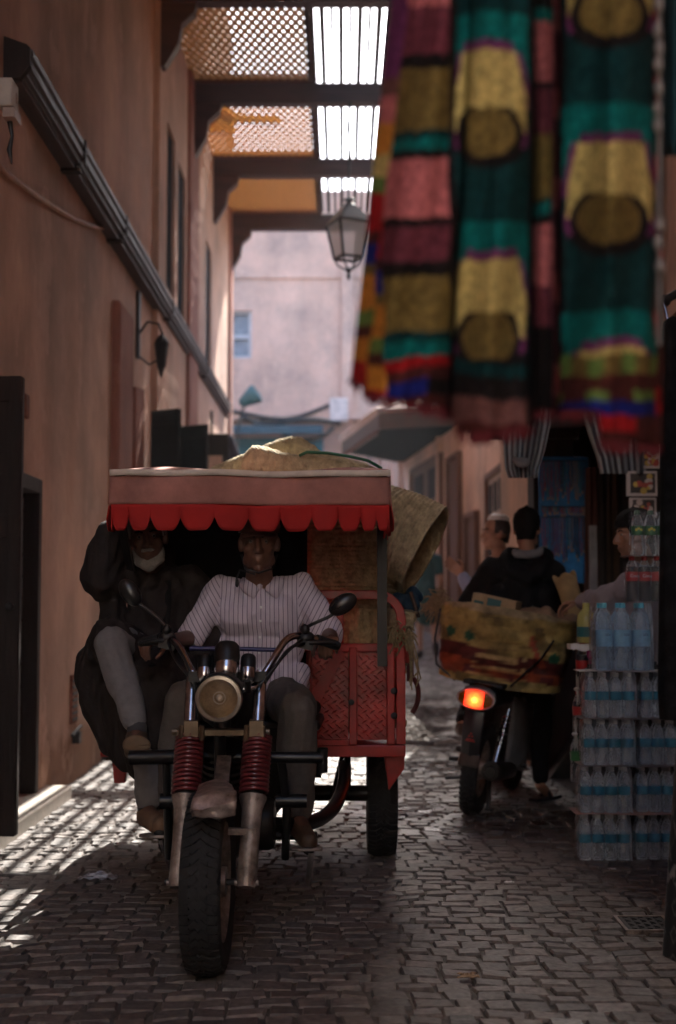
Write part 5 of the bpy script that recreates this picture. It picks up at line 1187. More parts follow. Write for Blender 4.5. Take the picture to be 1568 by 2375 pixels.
# ---- bottles
M['pet'] = glassy('clear_plastic', (.84,.90,.96), .15, .05, .6, 45); M['petlabel'] = mat('teal_label',(.02,.19,.28),.3,var=.3,scale=30)
M['film'] = glassy('shrink_film', (.86,.90,.95), .03, .08, 1.0, 16); M['water_blue'] = glassy('tinted_plastic', (.66,.81,.94), .17, .06, .6, 40)
M['petclear'] = glassy('soda_plastic', (.85,.88,.9), .03, .08, .4, 50); M['cap_blue'] = mat('blue_cap',(.05,.42,.58),.4); M['cap_white'] = mat('white_cap',(.62,.62,.64),.4); M['cap_red'] = mat('red_cap',(.35,.02,.02),.4); M['cap_green'] = mat('green_cap',(.03,.10,.05),.4)
M['cola'] = mat('cola', (.010,.004,.003), .3, spec=.3, var=.1); M['label_red'] = mat('red_label',(.42,.022,.020),.35,var=.15); M['label_green'] = mat('green_label',(.03,.16,.05),.35,var=.2); M['lemon'] = mat('lemon_drink',(.44,.42,.14),.2,var=.15); M['label_teal2'] = mat('jug_label',(.02,.14,.15),.4)
M['label_blue'] = mat('pale_blue_label',(.20,.40,.55),.35,var=.25,scale=40)
SMALL = [(.026,0),(.030,.006),(.030,.05),(.028,.056),(.030,.062),(.030,.075),(.0285,.08),(.030,.085),(.030,.128),(.0285,.132),(.030,.137),(.029,.15),(.022,.175),(.013,.193),(.012,.205)]
BIG = [(.038,0),(.044,.008),(.044,.05),(.041,.057),(.044,.064),(.044,.085),(.041,.092),(.044,.099),(.044,.115),(.044,.20),(.042,.206),(.044,.212),(.043,.235),(.034,.27),(.017,.295),(.014,.31)]
MID = [(.027,0),(.031,.008),(.031,.06),(.0285,.09),(.030,.12),(.031,.15),(.028,.17),(.018,.195),(.012,.212)]
BM = {k: mesh_of(MB().lathe(p, n=20), 'bottle_' + k, M['pet'], 60) for k, p in (('small', SMALL), ('big', BIG), ('mid', MID))}
def flat(pr, z0, z1, k=1.012): 
    return [(float(np.interp(z, [h for _, h in pr], [r for r, _ in pr]))*k + .0004, z) for z in np.linspace(z0, z1, 6)]
LM = {'small': mesh_of(MB().lathe(flat(SMALL,.086,.127), n=20, cap=False), 'label', M['petlabel'], 60), 'big': mesh_of(MB().lathe(flat(BIG,.117,.198), n=24, cap=False), 'label', M['label_blue'], 60)}
CM = {'small': mesh_of(MB().lathe([(.0145,.198),(.0145,.216),(.012,.218)], n=14), 'cap', M['cap_white'], 50), 'big': mesh_of(MB().lathe([(.0165,.305),(.0165,.328),(.014,.330)], n=14), 'cap', M['cap_blue'], 50)}
bigmesh = BM['big'].copy(); bigmesh.materials.clear(); bigmesh.materials.append(M['water_blue'])
BX = mesh_of(MB().lathe([(r*.93, z) for r, z in SMALL[:11]], n=16), 'water', M['film'], 60)
def txt(body, size, m_, parent, locn, rot, ext=.0004):
    c = bpy.data.curves.new('lettering', 'FONT'); c.body = body; c.size = size; c.align_x = 'CENTER'; c.extrude = ext
    t = bpy.data.objects.new('lettering', c); C.objects.link(t); dg = bpy.context.evaluated_depsgraph_get(); me = bpy.data.meshes.new_from_object(t.evaluated_get(dg)); bpy.data.objects.remove(t)
    me.materials.clear(); me.materials.append(m_); o = bpy.data.objects.new('lettering', me); C.objects.link(o); o.parent = parent; o.location = locn; o.rotation_euler = rot; return o
def pack(lab, x, y, z, nx, ny, kind_='small', rz=0):
    p = .0625 if kind_ == 'small' else .092; h = .222 if kind_ == 'small' else .335
    t = thing('bottle_pack', lab, 'bottle pack', (x, y, z), (0,0,rz), 'shrink wrapped packs of water bottles')
    for i in range(nx):
        for j in range(ny):
            b = bpy.data.objects.new('bottle', BM['small'] if kind_ == 'small' else bigmesh); C.objects.link(b); b.parent = t; b.location = (p*(i+.5), p*(j+.5), 0); b.rotation_euler = (0,0,random.uniform(-.5,.5))
            for nm, me in (('label', LM[kind_]), ('cap', CM[kind_])):
                c = bpy.data.objects.new(nm, me); C.objects.link(c); c.parent = b
            if kind_ == 'big' and j == 0: b.rotation_euler = (0,0,0); txt('SIDI', .018, mat('ink_blue',(.01,.02,.08),.5), b, (.012,-.0455,.168), (R(90),0,R(14)))
    W_, D_ = nx*p+.004, ny*p+.004
    def film(u, v):
        per = [(0,0),(W_,0),(W_,D_),(0,D_),(0,0)]; q_ = u*4; k = min(3, int(q_)); f = q_-k; a_, b_ = per[k], per[k+1]
        xx, yy = a_[0]+(b_[0]-a_[0])*f, a_[1]+(b_[1]-a_[1])*f; s = 1-.06*max(0,(v-.7)/.3)**2
        w_ = .006*noise.noise(Vector((xx*30,yy*30,v*4+x)))
        return ((xx-W_/2)*s + W_/2-.002 + w_, (yy-D_/2)*s + D_/2-.002 + w_, v*h*.985)
    mb = MB(); mb.grid(film, 64, 12); obj('shrink_wrap', mb, M['film'], t, smooth=70)
    return t
s68 = 6.8/FPX
def sx(px, D=6.8): return P(px, 1402, D).x
tier = (('bottom','standing on the cobbles'),('second','from the ground'),('third','from the ground'),('fourth','under the big bottles'))
for k, x0 in enumerate((1335, 1338, 1347, 1351)):
    z = .005 + k*.2285
    pack('pack of small water bottles, %s tier %s, left column of the stack' % tier[k], sx(x0), 6.76, z, 4, 2)
    pack('pack of small water bottles, %s tier %s, right column of the stack' % tier[k], sx(x0)+.278, 6.78, z, 4, 2)
for k, (col, lab) in enumerate((((.42,.24,.20),'thin pink card sheet between the lowest two tiers of bottles'),((.20,.17,.17),'thin grey card sheet between the second and third tiers of bottles'),((.22,.18,.17),'thin dull card sheet between the third and fourth tiers of bottles'),((.5,.44,.40),'thin pale card sheet under the large water bottles'))):
    z = .005 + (k+1)*.2285; mb = MB(); mb.grid(lambda u, v: (sx(1326 if k == 0 else 1340)+(.62)*u, 6.74+.22*v, z-.0035+.002*math.sin(u*9)), 20, 3); tag(obj('card_sheet', mb, mat('card%d' % k, col, .8), solid=.0018), lab, 'sheet', 'card sheets between the bottle packs')
zt_ = .005 + 4*.2285
pack('pack of large blue-tinted water bottles on top of the small ones', sx(1378), 6.76, zt_, 3, 2, 'big'); zt_ += .337
def soda(lab, cat, p, liquid, labm, capm, prof=MID, hgt=.212, lab_z=(.10,.145), fill=.17, grp=None, k=1.0):
    t = thing('soda_bottle', lab, cat, p, group=grp); t.scale = (k,k,k)
    if liquid: mb = MB(); mb.lathe([(r*.97, z) for r, z in prof if z <= fill] ); obj('drink', mb, liquid, t, smooth=60)
    obj('body', mesh_of(MB().lathe(prof, n=20), 'soda', M['petclear'], 60), None, t)
    lb = obj('label', mesh_of(MB().lathe(flat(prof,*lab_z,1.02), n=20, cap=False), 'label', labm, 60), None, t)
    mb = MB(); mb.lathe([(.0145,hgt-.012),(.0145,hgt+.008),(.012,hgt+.01)], n=14); obj('cap', mb, capm, t, smooth=50); return t, lb
gp = 'soda bottles on top of the bottle stack'
for i, px in enumerate((1467, 1496, 1525)):
    t, lb = soda('%s cola bottle with a red label on top of the large water bottles' % ('left-hand','middle','right-hand')[i], 'cola bottle', (sx(px), 6.80, zt_), M['cola'], M['label_red'], M['cap_red'], grp=gp)
    if i < 2: txt('Coca', .022, M['cap_white'], lb, (.006,-.0330,.118), (R(90),0,R(8)))
zt2 = zt_ + .226
mb = MB(); mb.box((sx(1448),6.755,zt2-.004),(sx(1545),6.90,zt2-.001)); tag(obj('card_sheet', mb, mat('card1',(.2,.17,.17))), 'thin card sheet lying on the cola bottles', 'sheet', 'card sheets between the bottle packs')
for i, px in enumerate((1481, 1511, 1541)):
    t, lb = soda('%s clear lemonade bottle with a green label at the very top of the stack' % ('left-hand','middle','right-hand')[i], 'lemonade bottle', (sx(px), 6.80, zt2), None, M['label_green'], M['cap_green'], grp=gp)
    if i < 2:
        mb = MB(); 
        for q_ in range(3): mb.lathe([(.0065,0),(.006,.0012)], (-.012+.012*q_,-.0325,.125+.006*(q_ % 2)), (0,-1,0), 10)
        obj('emblem', mb, mat('lemon_yellow',(.6,.5,.03),.4), lb)
for lab, w_, z, h in (('wrinkled clear wrap around the cola bottles', .16, zt_, .2), ('wrinkled clear wrap around the lemonade bottles', .15, zt2, .215)):
    x0 = sx(1452 if h < .21 else 1466); mb = MB(); mb.grid(lambda u, v: (x0 + w_*(.5-.5*math.cos(math.pi*min(1,2*u)) if u < .5 else .5+.5*math.cos(math.pi*(2*u-1))) + .006*noise.noise(Vector((u*20,v*5,z))), 6.766 + (0 if u < .5 else .075) + .006*noise.noise(Vector((u*20,v*5,z+3))), z + h*v), 60, 10)
    tag(obj('film_wrap', mb, M['film'], smooth=70), lab, 'plastic wrap')
# crates behind, jug, strings of bottles at the side
cr = thing('crate_stack', 'dark plastic crates standing behind the bottle packs', 'crate', (sx(1378), 7.02, 0))
for k in range(3):
    mb = MB(); z = k*.315; mb.box((0,.0,z),(.42,.3,z+.03)); 
    for q_ in range(3): mb.box((0,0,z+.05+.09*q_),(.42,.015,z+.11+.09*q_)); mb.box((0,.285,z+.05+.09*q_),(.42,.3,z+.11+.09*q_)); mb.box((0,.015,z+.05+.09*q_),(.015,.285,z+.11+.09*q_))
    for xx in (0,.39): mb.box((xx+.001,-.004,z+.03),(xx+.03,.0,z+.31)); mb.box((xx+.001,.3,z+.03),(xx+.03,.304,z+.31))
    obj('crate', mb, M['black'], cr)
jug = thing('drink_jug', 'pale yellow drink jug with a teal label beside the large water bottles', 'jug', P(1360,1491,7.12)); jug.scale = (.8,.8,.8)
JP = [(.045,0),(.058,.01),(.060,.05),(.060,.15),(.052,.185),(.025,.215),(.02,.235)]
mb = MB(); mb.lathe(JP, n=24); obj('body', mb, M['lemon'], jug, smooth=60)
mb = MB(); mb.lathe(flat(JP,.04,.105,1.02), n=24, cap=False); obj('label', mb, M['label_teal2'], jug, smooth=60)
mb = MB(); mb.lathe([(.024,.228),(.024,.255),(.02,.258)], n=16); obj('cap', mb, M['lemon'], jug, smooth=50)
mb = MB(); mb.grid(lambda u, v: (.07*math.cos(2*math.pi*u), .07*math.sin(2*math.pi*u), -.035 + .03*v + .006*math.sin(u*25)), 30, 3); mb.box((-.09,-.06,-.03),(.07,.06,-.004)); o = obj('plastic_tray', mb, M['white'], smooth=50); o.location = jug.location; tag(o, 'white plastic tray under the yellow drink jug', 'tray')
hg = 'bottles strung on a cord beside the stack'
hb_ = [soda('cola bottle hanging highest on the cord beside the stack', 'cola bottle', P(1352,1605,7.1), M['cola'], M['label_red'], M['cap_red'], grp=hg, k=1.12)[0],
       soda('cola bottle hanging in the middle of the cord beside the stack', 'cola bottle', P(1343,1705,7.0), M['cola'], M['label_red'], M['cap_red'], grp=hg)[0],
       soda('clear lemonade bottle with green label hanging lowest beside the stack', 'lemonade bottle', P(1338,1812,7.0), None, M['label_green'], M['cap_green'], grp=hg, k=1.05)[0]]
for k, (x, y) in enumerate(((1341,1598),(1336,1702))):
    mb = MB(); rng = random.Random(k)
    for q_ in range(14):
        mb.tube([P(x+rng.uniform(-5,5), y-22+rng.uniform(-25,5), 6.98), P(x+rng.uniform(-4,2), y, 6.96), P(x+rng.uniform(-7,6), y+20+rng.uniform(0,30), 6.98)], .0018, 4)
    mb.ell(P(x-3,y,6.96),(.016,.012,.011),8,6); tag(obj('plastic_knot', mb, glassy('poly_strip',(.8,.78,.75),.5,.3) if k == 0 else bpy.data.materials['poly_strip']), 'white plastic knot %s the middle hanging bottle' % ('above','below')[k], 'knot')
mb = MB(); 
for k in range(5): mb.ell(P(1366+k*2,1512+k*5,7.08),(.016,.012,.028),8,6)
me = blob(mb, .006, 2, lambda p, n: .006*noise.noise(p*60), 'bag'); me.materials.append(mat('magenta_plastic',(.45,.01,.20),.4)); tag(obj('magenta_bag', me, None), 'crumpled magenta plastic bag wedged beside the big water bottles', 'bag')
mb = MB(); mb.prism([(-.16,0),(.05,0),(.06,.26),(.03,.28)], -.1, .1, axes='xz'); mb.tube([(.045,0,.26),(.09,0,.95)], .012, 8); o = obj('dustpan', mb, M['black'], bevel=.006); o.location = (P(1322,1790,10.0).x, 10.0, 0.008); tag(o, 'black long handled dustpan on the cobbles behind the hanging bottles', 'dustpan')

# dark gowns hung from a pole at the right edge
mb = MB(); mb.tube([P(1524,708,4.16), P(1568,681,4.08), (XR+.02,3.9,2.36)], .013, 10); mb.ell(P(1541,697,4.13),(.02,.015,.02),8,6); tag(obj('display_pole', mb, M['iron'], smooth=50), 'thin metal pole jutting from the right wall near the camera', 'pole')
def gown(name, lab, outl, D, m_, seed, dep=.10, cat='gown'):
    ys_ = [e[2] for e in outl]; rg = []; 
    for j in range(41):
        y = ys_[0] + (ys_[-1]-ys_[0])*j/40; l = P(float(np.interp(y, ys_, [e[0] for e in outl])), y, D); r = P(float(np.interp(y, ys_, [e[1] for e in outl])), y, D)
        c_ = (l+r)/2; hw = (r.x-l.x)/2; ring = []
        for k in range(60):
            a_ = 2*math.pi*k/60; f = 1 + .05*math.sin(a_*7+seed)+.03*math.sin(a_*13+y*.004)
            ring.append((c_.x + hw*math.cos(a_)*(f if abs(math.cos(a_)) < .9 else 1), D + dep*math.sin(a_)*f, c_.z))
        rg.append(ring)
    mb = MB(); mb.rings(rg); o = obj(name, mb, m_, smooth=70); return tag(o, lab, cat, 'dark gowns at the right edge')
M['velvet'] = mat('black_velvet', (.009,.009,.010), .95, var=.7, scale=26, bump=.5, bscale=70, spec=.1)
gown('hanging_gown', 'black velvet gown hanging from the metal pole at the right edge', [(1544,1560,742),(1536,1604,775),(1534,1640,1000),(1530,1650,1300),(1526,1650,1600),(1530,1650,1668)], 4.1, M['velvet'], 1, .06)
mb = MB(); mb.tube([P(1541,702,4.12),P(1545,722,4.11),P(1549,745,4.1)], .005, 6); tag(obj('wire_hook', mb, M['chrome'], smooth=60), 'bright wire hook holding the black velvet gown', 'hook')

# ============================================================= BLANKETS, close to the camera
M['wool'] = attr_mat('woven_wool', .95, .7, 190, .5, .0, ns=95)
K_ = dict(y=(.50,.40,.14), o=(.16,.115,.035), t=(.003,.135,.125), d=(.005,.036,.038), p=(.48,.145,.15), m=(.14,.034,.05), u=(.15,.035,.12), k=(.013,.010,.010), r=(.33,.011,.014), b=(.010,.018,.17), g=(.12,.20,.05), n=(.07,.018,.016), a=(.50,.20,.03), w=(.15,.065,.058))
def motif_round(x, y, y0, per, cx_, hw, sh=0):
    """teal ground, a gold lobe with purple rim running into a dark roundel, repeated down the cloth"""
    ph = (y - y0 - .0012*(x-cx_)**2) % per; e = abs(x-cx_)/hw
    q_ = ph/per
    w1 = .60 + .28*min(1, q_/.25)
    if q_ < .045: return 'u' if e < w1 else ('t' if e < .95 else 'd')
    if q_ < .31: 
        if e > w1 + .14: return 'k' if e > 1.0 else 't'
        return 'u' if e > w1 + .02 else 'y'
    ry = (q_ - .43)/.155; rr = math.hypot(e/.80, ry)
    if rr < .80: return 'o'
    if rr < 1.02: return 'k'
    if q_ < .42 and e < w1: return 'y'
    if rr < 1.16: return 'u' if q_ < .5 else 'k'
    if q_ < .86: return 'd' if e < .95 else 'k'
    return 't'
def colA(x, y):
    y2 = y + .00075*(x-965)**2*( -1) + .05*(x-965)
    for lim, c in ((15,'p'),(128,'m'),(160,'k'),(300,'o'),(318,'d'),(346,'t'),(366,'k'),(505,'p'),(524,'k'),(606,'m'),(640,'k'),(768,'o'),(790,'d'),(826,'t'),(852,'r'),(880,'n'),(918,'b' if x < 990 else 'k'),(1100,'n')):
        if y2 < lim: return c
    return 'k'
def border(y, s):
    for lim, c in ((150,'u'),(240,'w'),(300,'p'),(375,'a'),(430,'y'),(470,'g'),(560,'r'),(588,'n'),(640,'b'),(665,'o'),(735,'a'),(770,'g'),(800,'n'),(860,'a'),(1000,'r')):
        if y + s < lim: return c
    return 'n'
def colB(x, y):
    if y > 832:
        for lim, c in ((842,'k'),(872,'d'),(925,'k'),(985,'w'),(1100,'n')):
            if y + .10*(1160-x) < lim: return c
    return motif_round(x, y, 98, 478, 1135, 92)
def strip(x, y):
    for lim, c in ((20,'k'),(50,'t'),(190,'p'),(205,'k'),(312,'m'),(460,'o'),(470,'k'),(500,'t'),(520,'k'),(660,'p'),(760,'m'),(1200,'k')):
        if y < lim: return c
def colD(x, y):
    if y > 822:
        for lim, c in ((868,'o' if math.sin(x*.09) > 0 else 'g'),(905,'n'),(930,'g' if math.sin(x*.06) > 0 else 'n'),(962,'b'),(1000,'r' if 1390 < x < 1470 else 'n'),(1200,'n')):
            if y < lim: return c
    return motif_round(x, y, -175, 478, 1415, 108)
def b1col(x, y):
    le = 912 - 95*min(1, max(0, y)/880)
    if x < le + (x*0 + 36): return border(y, 20) if y > 180 else 'u'
    if x < 893: return border(y, -45)
    if x < 1040: return colA(x, y)
    if x < 1056: return 'k'  # crease between the columns painted black, standing for fold shade
    if x < 1222: return colB(x, y)
    return 'k'  # right-hand fold painted black as its shade
def b2col(x, y):
    if x < 1240: return 'k'  # left-hand fold painted black as its shade
    if x < 1279: return strip(x, y)
    if x < 1300: return 'm' if int(y/70) % 3 else 'p'
    if x < 1516: return colD(x, y)
    if x < 1530: return 'r' if int(y/60) % 3 == 0 else 'n'
    return 'k'
def blanket(lab, fn, cols, left, right, bot, top=-170):
    """cols: (px, depth) fold line across the cloth; left/right/bot give the hanging outline"""
    nu, nv = 210, 260; xs_ = [c[0] for c in cols]; ds_ = [c[1] for c in cols]; vs = []; keys = []
    for j in range(nv+1):
        v = j/nv
        for i in range(nu+1):
            x = xs_[0] + (xs_[-1]-xs_[0])*i/nu; yb = bot(x); y = top + (yb-top)*v
            f = i/nu; xe = left(y) + (right(y)-left(y))*f
            D = .80*float(np.interp(x, xs_, ds_)) + .012*math.sin(x*.05+y*.006) + .02*math.sin(y*.004+x*.01)
            vs.append(P(xe, y, D)); keys.append(fn(xe + 9*noise.noise(Vector((y*.009, xe*.004, 3))), y + 14*noise.noise(Vector((xe*.012, y*.005, 7))) + 6*noise.noise(Vector((xe*.05, y*.01, 1)))))
    c = Vector(vs[nu//2]); mb = MB(); mb.add([p-c for p in vs], [(j*(nu+1)+i, j*(nu+1)+i+1, (j+1)*(nu+1)+i+1, (j+1)*(nu+1)+i) for j in range(nv) for i in range(nu)])
    me = mesh_of(mb, 'wool_blanket', M['wool'], 80); at = me.color_attributes.new('pattern', 'FLOAT_COLOR', 'POINT')
    at.data.foreach_set('color', np.array([(*K_[k], 1) for k in keys], dtype=np.float32).ravel())
    o = obj('wool_blanket', me, None, solid=.006); o.location = c; tag(o, lab, 'blanket', 'wool blankets hanging close overhead')
    mb = MB(); rng = random.Random(int(xs_[0]))
    for k in range(150):
        i = rng.randrange(nu+1); p = Vector(vs[nv*(nu+1)+i]) - c; l = rng.uniform(.008,.022); mb.tube([p, p+Vector((rng.uniform(-.006,.006), rng.uniform(-.004,.004), -l))], .0022, 4)
    obj('fringe', mb, mat('dark_red_wool',(.13,.012,.018),.95), o)
blanket('brightly woven wool blanket with rainbow edging hanging nearest the lantern', b1col, [(815,2.74),(850,2.66),(893,2.58),(965,2.55),(1036,2.58),(1048,2.66),(1060,2.56),(1140,2.50),(1215,2.55),(1245,2.70)],
    lambda y: 912 - 95*min(1.03, max(0, y)/880), lambda y: 1245 + 5*math.sin(y*.006), lambda x: float(np.interp(x, [815,850,893,1000,1050,1070,1240],[868,905,920,938,948,1004,985])))
blanket('teal and gold roundel wool blanket hanging at the upper right', b2col, [(1232,2.72),(1245,2.62),(1260,2.58),(1278,2.62),(1292,2.76),(1310,2.62),(1420,2.50),(1500,2.60),(1522,2.70),(1542,2.72)],
    lambda y: 1230, lambda y: 1542 - .006*y, lambda x: float(np.interp(x, [1230,1330,1390,1400,1540],[950,948,950,1018,1030])))
mb = MB(); rng = random.Random(9); c_ = P(1528,200,2.12)
for k in range(26):
    y = -120 + 46*k + rng.uniform(-8,8)
    if not (-60 < y < 165 or 205 < y < 262 or 285 < y < 310 or 515 < y < 650): continue
    mb.ell(P(1529+rng.uniform(-4,4), y, 2.10)-c_, (.0075,.006,.013), 8, 6)
mb.tube([P(1529,y,2.105)-c_ for y in (-150,100,300,500,700,800)], .003, 5); o = obj('tassel_string', mb, M['white_hair'], smooth=60); o.location = c_; tag(o, 'string of white tassels down the right edge of the roundel blanket', 'tassels')
mb = MB(); nn = 30
mb.grid(lambda u, v: tuple(P(1536+110*u, -170+530*v, 2.45+.03*math.sin(u*16))), nn, 20); tag(obj('teal_shawl', mb, mat('teal_shawl',(.012,.07,.085),.9,var=.3), smooth=70, solid=.006), 'dark teal shawl hanging at the upper right corner', 'shawl')
mb = MB(); zt3 = P(1000,-172,2.08).z+.01; mb.tube([(-.1,2.09,zt3),(XR+.1,2.09,zt3)], .014, 10); tag(obj('hanging_rail', mb, M['iron'], smooth=50), 'iron rail above the picture that the wool blankets hang from', 'rail')
# ============================================================= PEOPLE
def frame_of(f, up=(0,0,1)):
    f = Vector(f).normalized(); up = Vector(up); r = f.cross(up).normalized(); u = r.cross(f).normalized()
    return Matrix((r, f, u)).transposed()          # columns: right, forward, up
def head(mb, c, Q, k=1.0):
    c = Vector(c); g = lambda x, y, z: c + Q @ Vector((x*k, y*k, z*k))
    def e(p, r): mb.ell(g(*p), tuple(a*k for a in r), 16, 12, rot=Q)
    e((0,-.012,.038),(.077,.096,.086)); e((0,.022,-.03),(.064,.068,.088)); e((0,.030,-.078),(.050,.052,.040)); e((0,.066,-.104),(.021,.018,.016))
    e((0,.068,.026),(.050,.022,.013)); e((0,.075,-.062),(.030,.018,.030))
    mb.cap(g(0,.086,.012), g(0,.106,-.028), .009*k, .0145*k); e((.014,.092,-.032),(.009,.010,.008)); e((-.014,.092,-.032),(.009,.010,.008))
    for s in (-1, 1):
        e((s*.043,.052,-.022),(.022,.026,.020)); e((s*.080,-.008,-.008),(.009,.019,.032)); e((s*.073,-.004,-.02),(.010,.014,.02))
        e((s*.031,.070,.006),(.013,.012,.007)); e((s*.052,.0,-.075),(.016,.04,.03))
    e((0,.087,-.060),(.024,.010,.0055)); e((0,.085,-.071),(.021,.010,.0065))
def hand(mb, w, d, pn, side, curl=.5, k=1.0, spread=.05):
    """palm, four jointed fingers, thumb from the side of the palm. d: wrist to knuckles, pn: the way the palm faces"""
    w = Vector(w); d = Vector(d).normalized(); pn = Vector(pn); pn = (pn - d*pn.dot(d)).normalized(); lat = d.cross(pn)*side   # lat points to the thumb side
    ln = (.066,.074,.070,.054); kn = []
    for i in range(4):
        o = (1.5 - i)*.0195*k
        b = w + d*.018*k + lat*o*.55; e = w + d*(.088 - .006*abs(i-1.2))*k + lat*o - pn*.004*k
        mb.cap(b, e, .0135*k, .0115*k, 10); kn.append((e, o))
    mb.ell(w + d*.05*k, (.030*k,.030*k,.016*k), 12, 8, rot=Matrix((lat, d, pn)).transposed())
    for i, (e, o) in enumerate(kn):
        a = .0; p = e; dd = d + lat*(1.5-i)*spread
        for j, (fr, r0, r1) in enumerate(((.44,.0098,.0092),(.31,.0090,.0084),(.25,.0083,.0070))):
            a += curl*(.85 + .08*i)*(1.0 if j < 2 else .7)
            v = (dd.normalized()*math.cos(a) + pn*math.sin(a)); q = p + v*ln[i]*fr*1.28*k
            mb.cap(p, q, r0*k, r1*k, 10); p = q
    t0 = w + d*.022*k + lat*.024*k + pn*.004*k; t1 = t0 + (d*.55 + lat*.75 + pn*.35).normalized()*.040*k
    t2 = t1 + (d*.8 + lat*.25 + pn*.5*(.5+curl)).normalized()*.034*k; t3 = t2 + (d*.85 - lat*.15 + pn*.6*(.5+curl)).normalized()*.026*k
    mb.cap(t0, t1, .0145*k, .0115*k, 10); mb.cap(t1, t2, .0112*k, .0100*k, 10); mb.cap(t2, t3, .0098*k, .0078*k, 10)
def body(root, J, face, skin, hands, up=(0,0,1), k=1.0, vox=.0052, foot=True):
    mb = MB(); Q = frame_of(face, up); head(mb, J['head'], Q, k)
    hc = Vector(J['head']); nb = hc + Q @ Vector((0,-.03*k,-.085*k))
    mb.chain([nb, J['neck']], [.052*k,.060*k]); pel, ch = Vector(J['pel']), Vector(J['chest'])
    shl, shr = Vector(J['shl']), Vector(J['shr'])
    mb.chain([J['neck'], ch, pel.lerp(ch,.4), pel], [.058*k,.080*k,.08*k,.095*k]); mb.cap(shl.lerp(shr,.08), shr.lerp(shl,.08), .045*k, .045*k); mb.cap(ch+(shl-ch)*.4, ch+(shr-ch)*.4, .060*k, .060*k)
    for s in 'lr':
        mb.chain([J['sh'+s], J['el'+s], J['wr'+s]], [.048*k,.037*k,.024*k])
        mb.chain([pel + (Vector(J['kn'+s])-pel)*.12 + (Vector(J['sh'+s])-ch)*.35, J['kn'+s]], [.070*k,.050*k]); a, b = Vector(J['kn'+s]), Vector(J['an'+s])
        mb.chain([a, a.lerp(b,.3)+Vector((0,.008,0)), b], [.050*k,.050*k,.031*k])
        mb.chain([b+Vector((0,0,-.02)), J['to'+s]], [.034*k,.024*k])
        if s in hands: hand(mb, J['wr'+s], *hands[s], k=k)
    o_ = root.location; me = blob(mb, vox, 2, None, 'body'); me.transform(Matrix.Translation(-o_)); me.materials.append(skin)
    return obj('body', me, None, root), Q
def eyes(root, b, J, Q, k=1.0):
    for s in (-1, 1):
        c = Vector(J['head']) - root.location + Q @ Vector((s*.031*k,.0725*k,.006*k)); mb = MB(); mb.ell(c, (.0095*k,.0095*k,.0095*k), 12, 8); o = obj('eye', mb, mat('eye_white',(.28,.25,.22),.25,var=.05), root, smooth=60)
        mb = MB(); mb.ell(c + Q @ Vector((0,.006*k,0)), (.0052*k,.0052*k,.0052*k), 10, 8); obj('iris', mb, M['black'], o, smooth=60)
        mb = MB(); p0 = Vector(J['head']) - root.location; mb.tube([p0 + Q @ Vector((s*a*k,y*k,z*k)) for a, y, z in ((.014,.089,.024),(.030,.087,.030),(.046,.072,.026))], [.004,.005,.003], 6); obj('eyebrow', mb, M['hair'] , root, smooth=60)
def cloth(name, root, fill, m_, vox=.009, fold=.006, freq=16, seed=0, it=4, axis=None, parent=None):
    mb = MB(); fill(mb)
    def dsp(p, n):
        q = Vector((p.x*freq, p.y*freq, p.z*freq*(.45)))+Vector((seed,0,0))
        return fold*(noise.noise(q) + .5*noise.noise(q*2.3) ) 
    me = blob(mb, vox, it, dsp, name); me.transform(Matrix.Translation(-root.location))
    if isinstance(m_, list):
        for x in m_: me.materials.append(x)
    else: me.materials.append(m_)
    return obj(name, me, None, parent or root)
def shoe(root, an, to, m_, sole, w_=.042, name='shoe'):
    a, t = Vector(an), Vector(to); d = t - a; mb = MB(); dn = d.normalized(); heel = a - dn*.035
    mb.chain([a + Vector((0,0,-.01)), a.lerp(t,.45)+Vector((0,0,-.012)), t], [.045, .042, .036]); mb.cap(heel+Vector((0,0,-.03)), t+Vector((0,0,-.012)), .036, .034)
    me = blob(mb, .007, 3, None, name); me.transform(Matrix.Translation(-root.location)); me.materials.append(m_); return obj(name, me, None, root)
def person(lab, base, group=None): return thing('person', lab, 'person', base, group=group)
def hairshell(root, J, Q, m_, k=1.0, lo=-.02, back=-.09, fr=.055, thick=1.07, name='hair', fringe=.0, top=0.0):
    """close-cropped hair: the skull's shell from the hairline back and down to the nape"""
    mb = MB(); c = Vector(J['head']) - root.location; nu, nv = 48, 24; vs = []; n_ = random.Random(3)
    for j in range(nv+1):
        for i in range(nu):
            a = 2*math.pi*i/nu; x, y = math.sin(a), math.cos(a)        # y forward
            low = fr if y > .55 else (lo if abs(x) > .8 else (back if y < -.2 else (lo+(fr-lo)*max(0,(y+.2)/.75))))
            t = j/nv; zt_ = .124 + top; z = zt_ - (zt_-low)*math.sin(t*math.pi/2)**1.0
            f = (z-.038)/.086; rad = math.sqrt(max(.0, 1-min(1,f*f))) if z > .038 else 1 - .25*((.038-z)/.13)**1.5
            if t == 0: rad = .0
            p = Vector((x*.077*rad*thick, -.012 + y*.096*rad*thick, z + (.004+top)*(1-t)))
            p += p.normalized()*.004*noise.noise(p*60)
            vs.append(c + Q @ (p*k))
    mb.add(vs, [(j*nu+i, j*nu+(i+1)%nu, (j+1)*nu+(i+1)%nu, (j+1)*nu+i) for j in range(nv) for i in range(nu)])
    return obj(name, mb, m_, root, smooth=80, solid=.006)

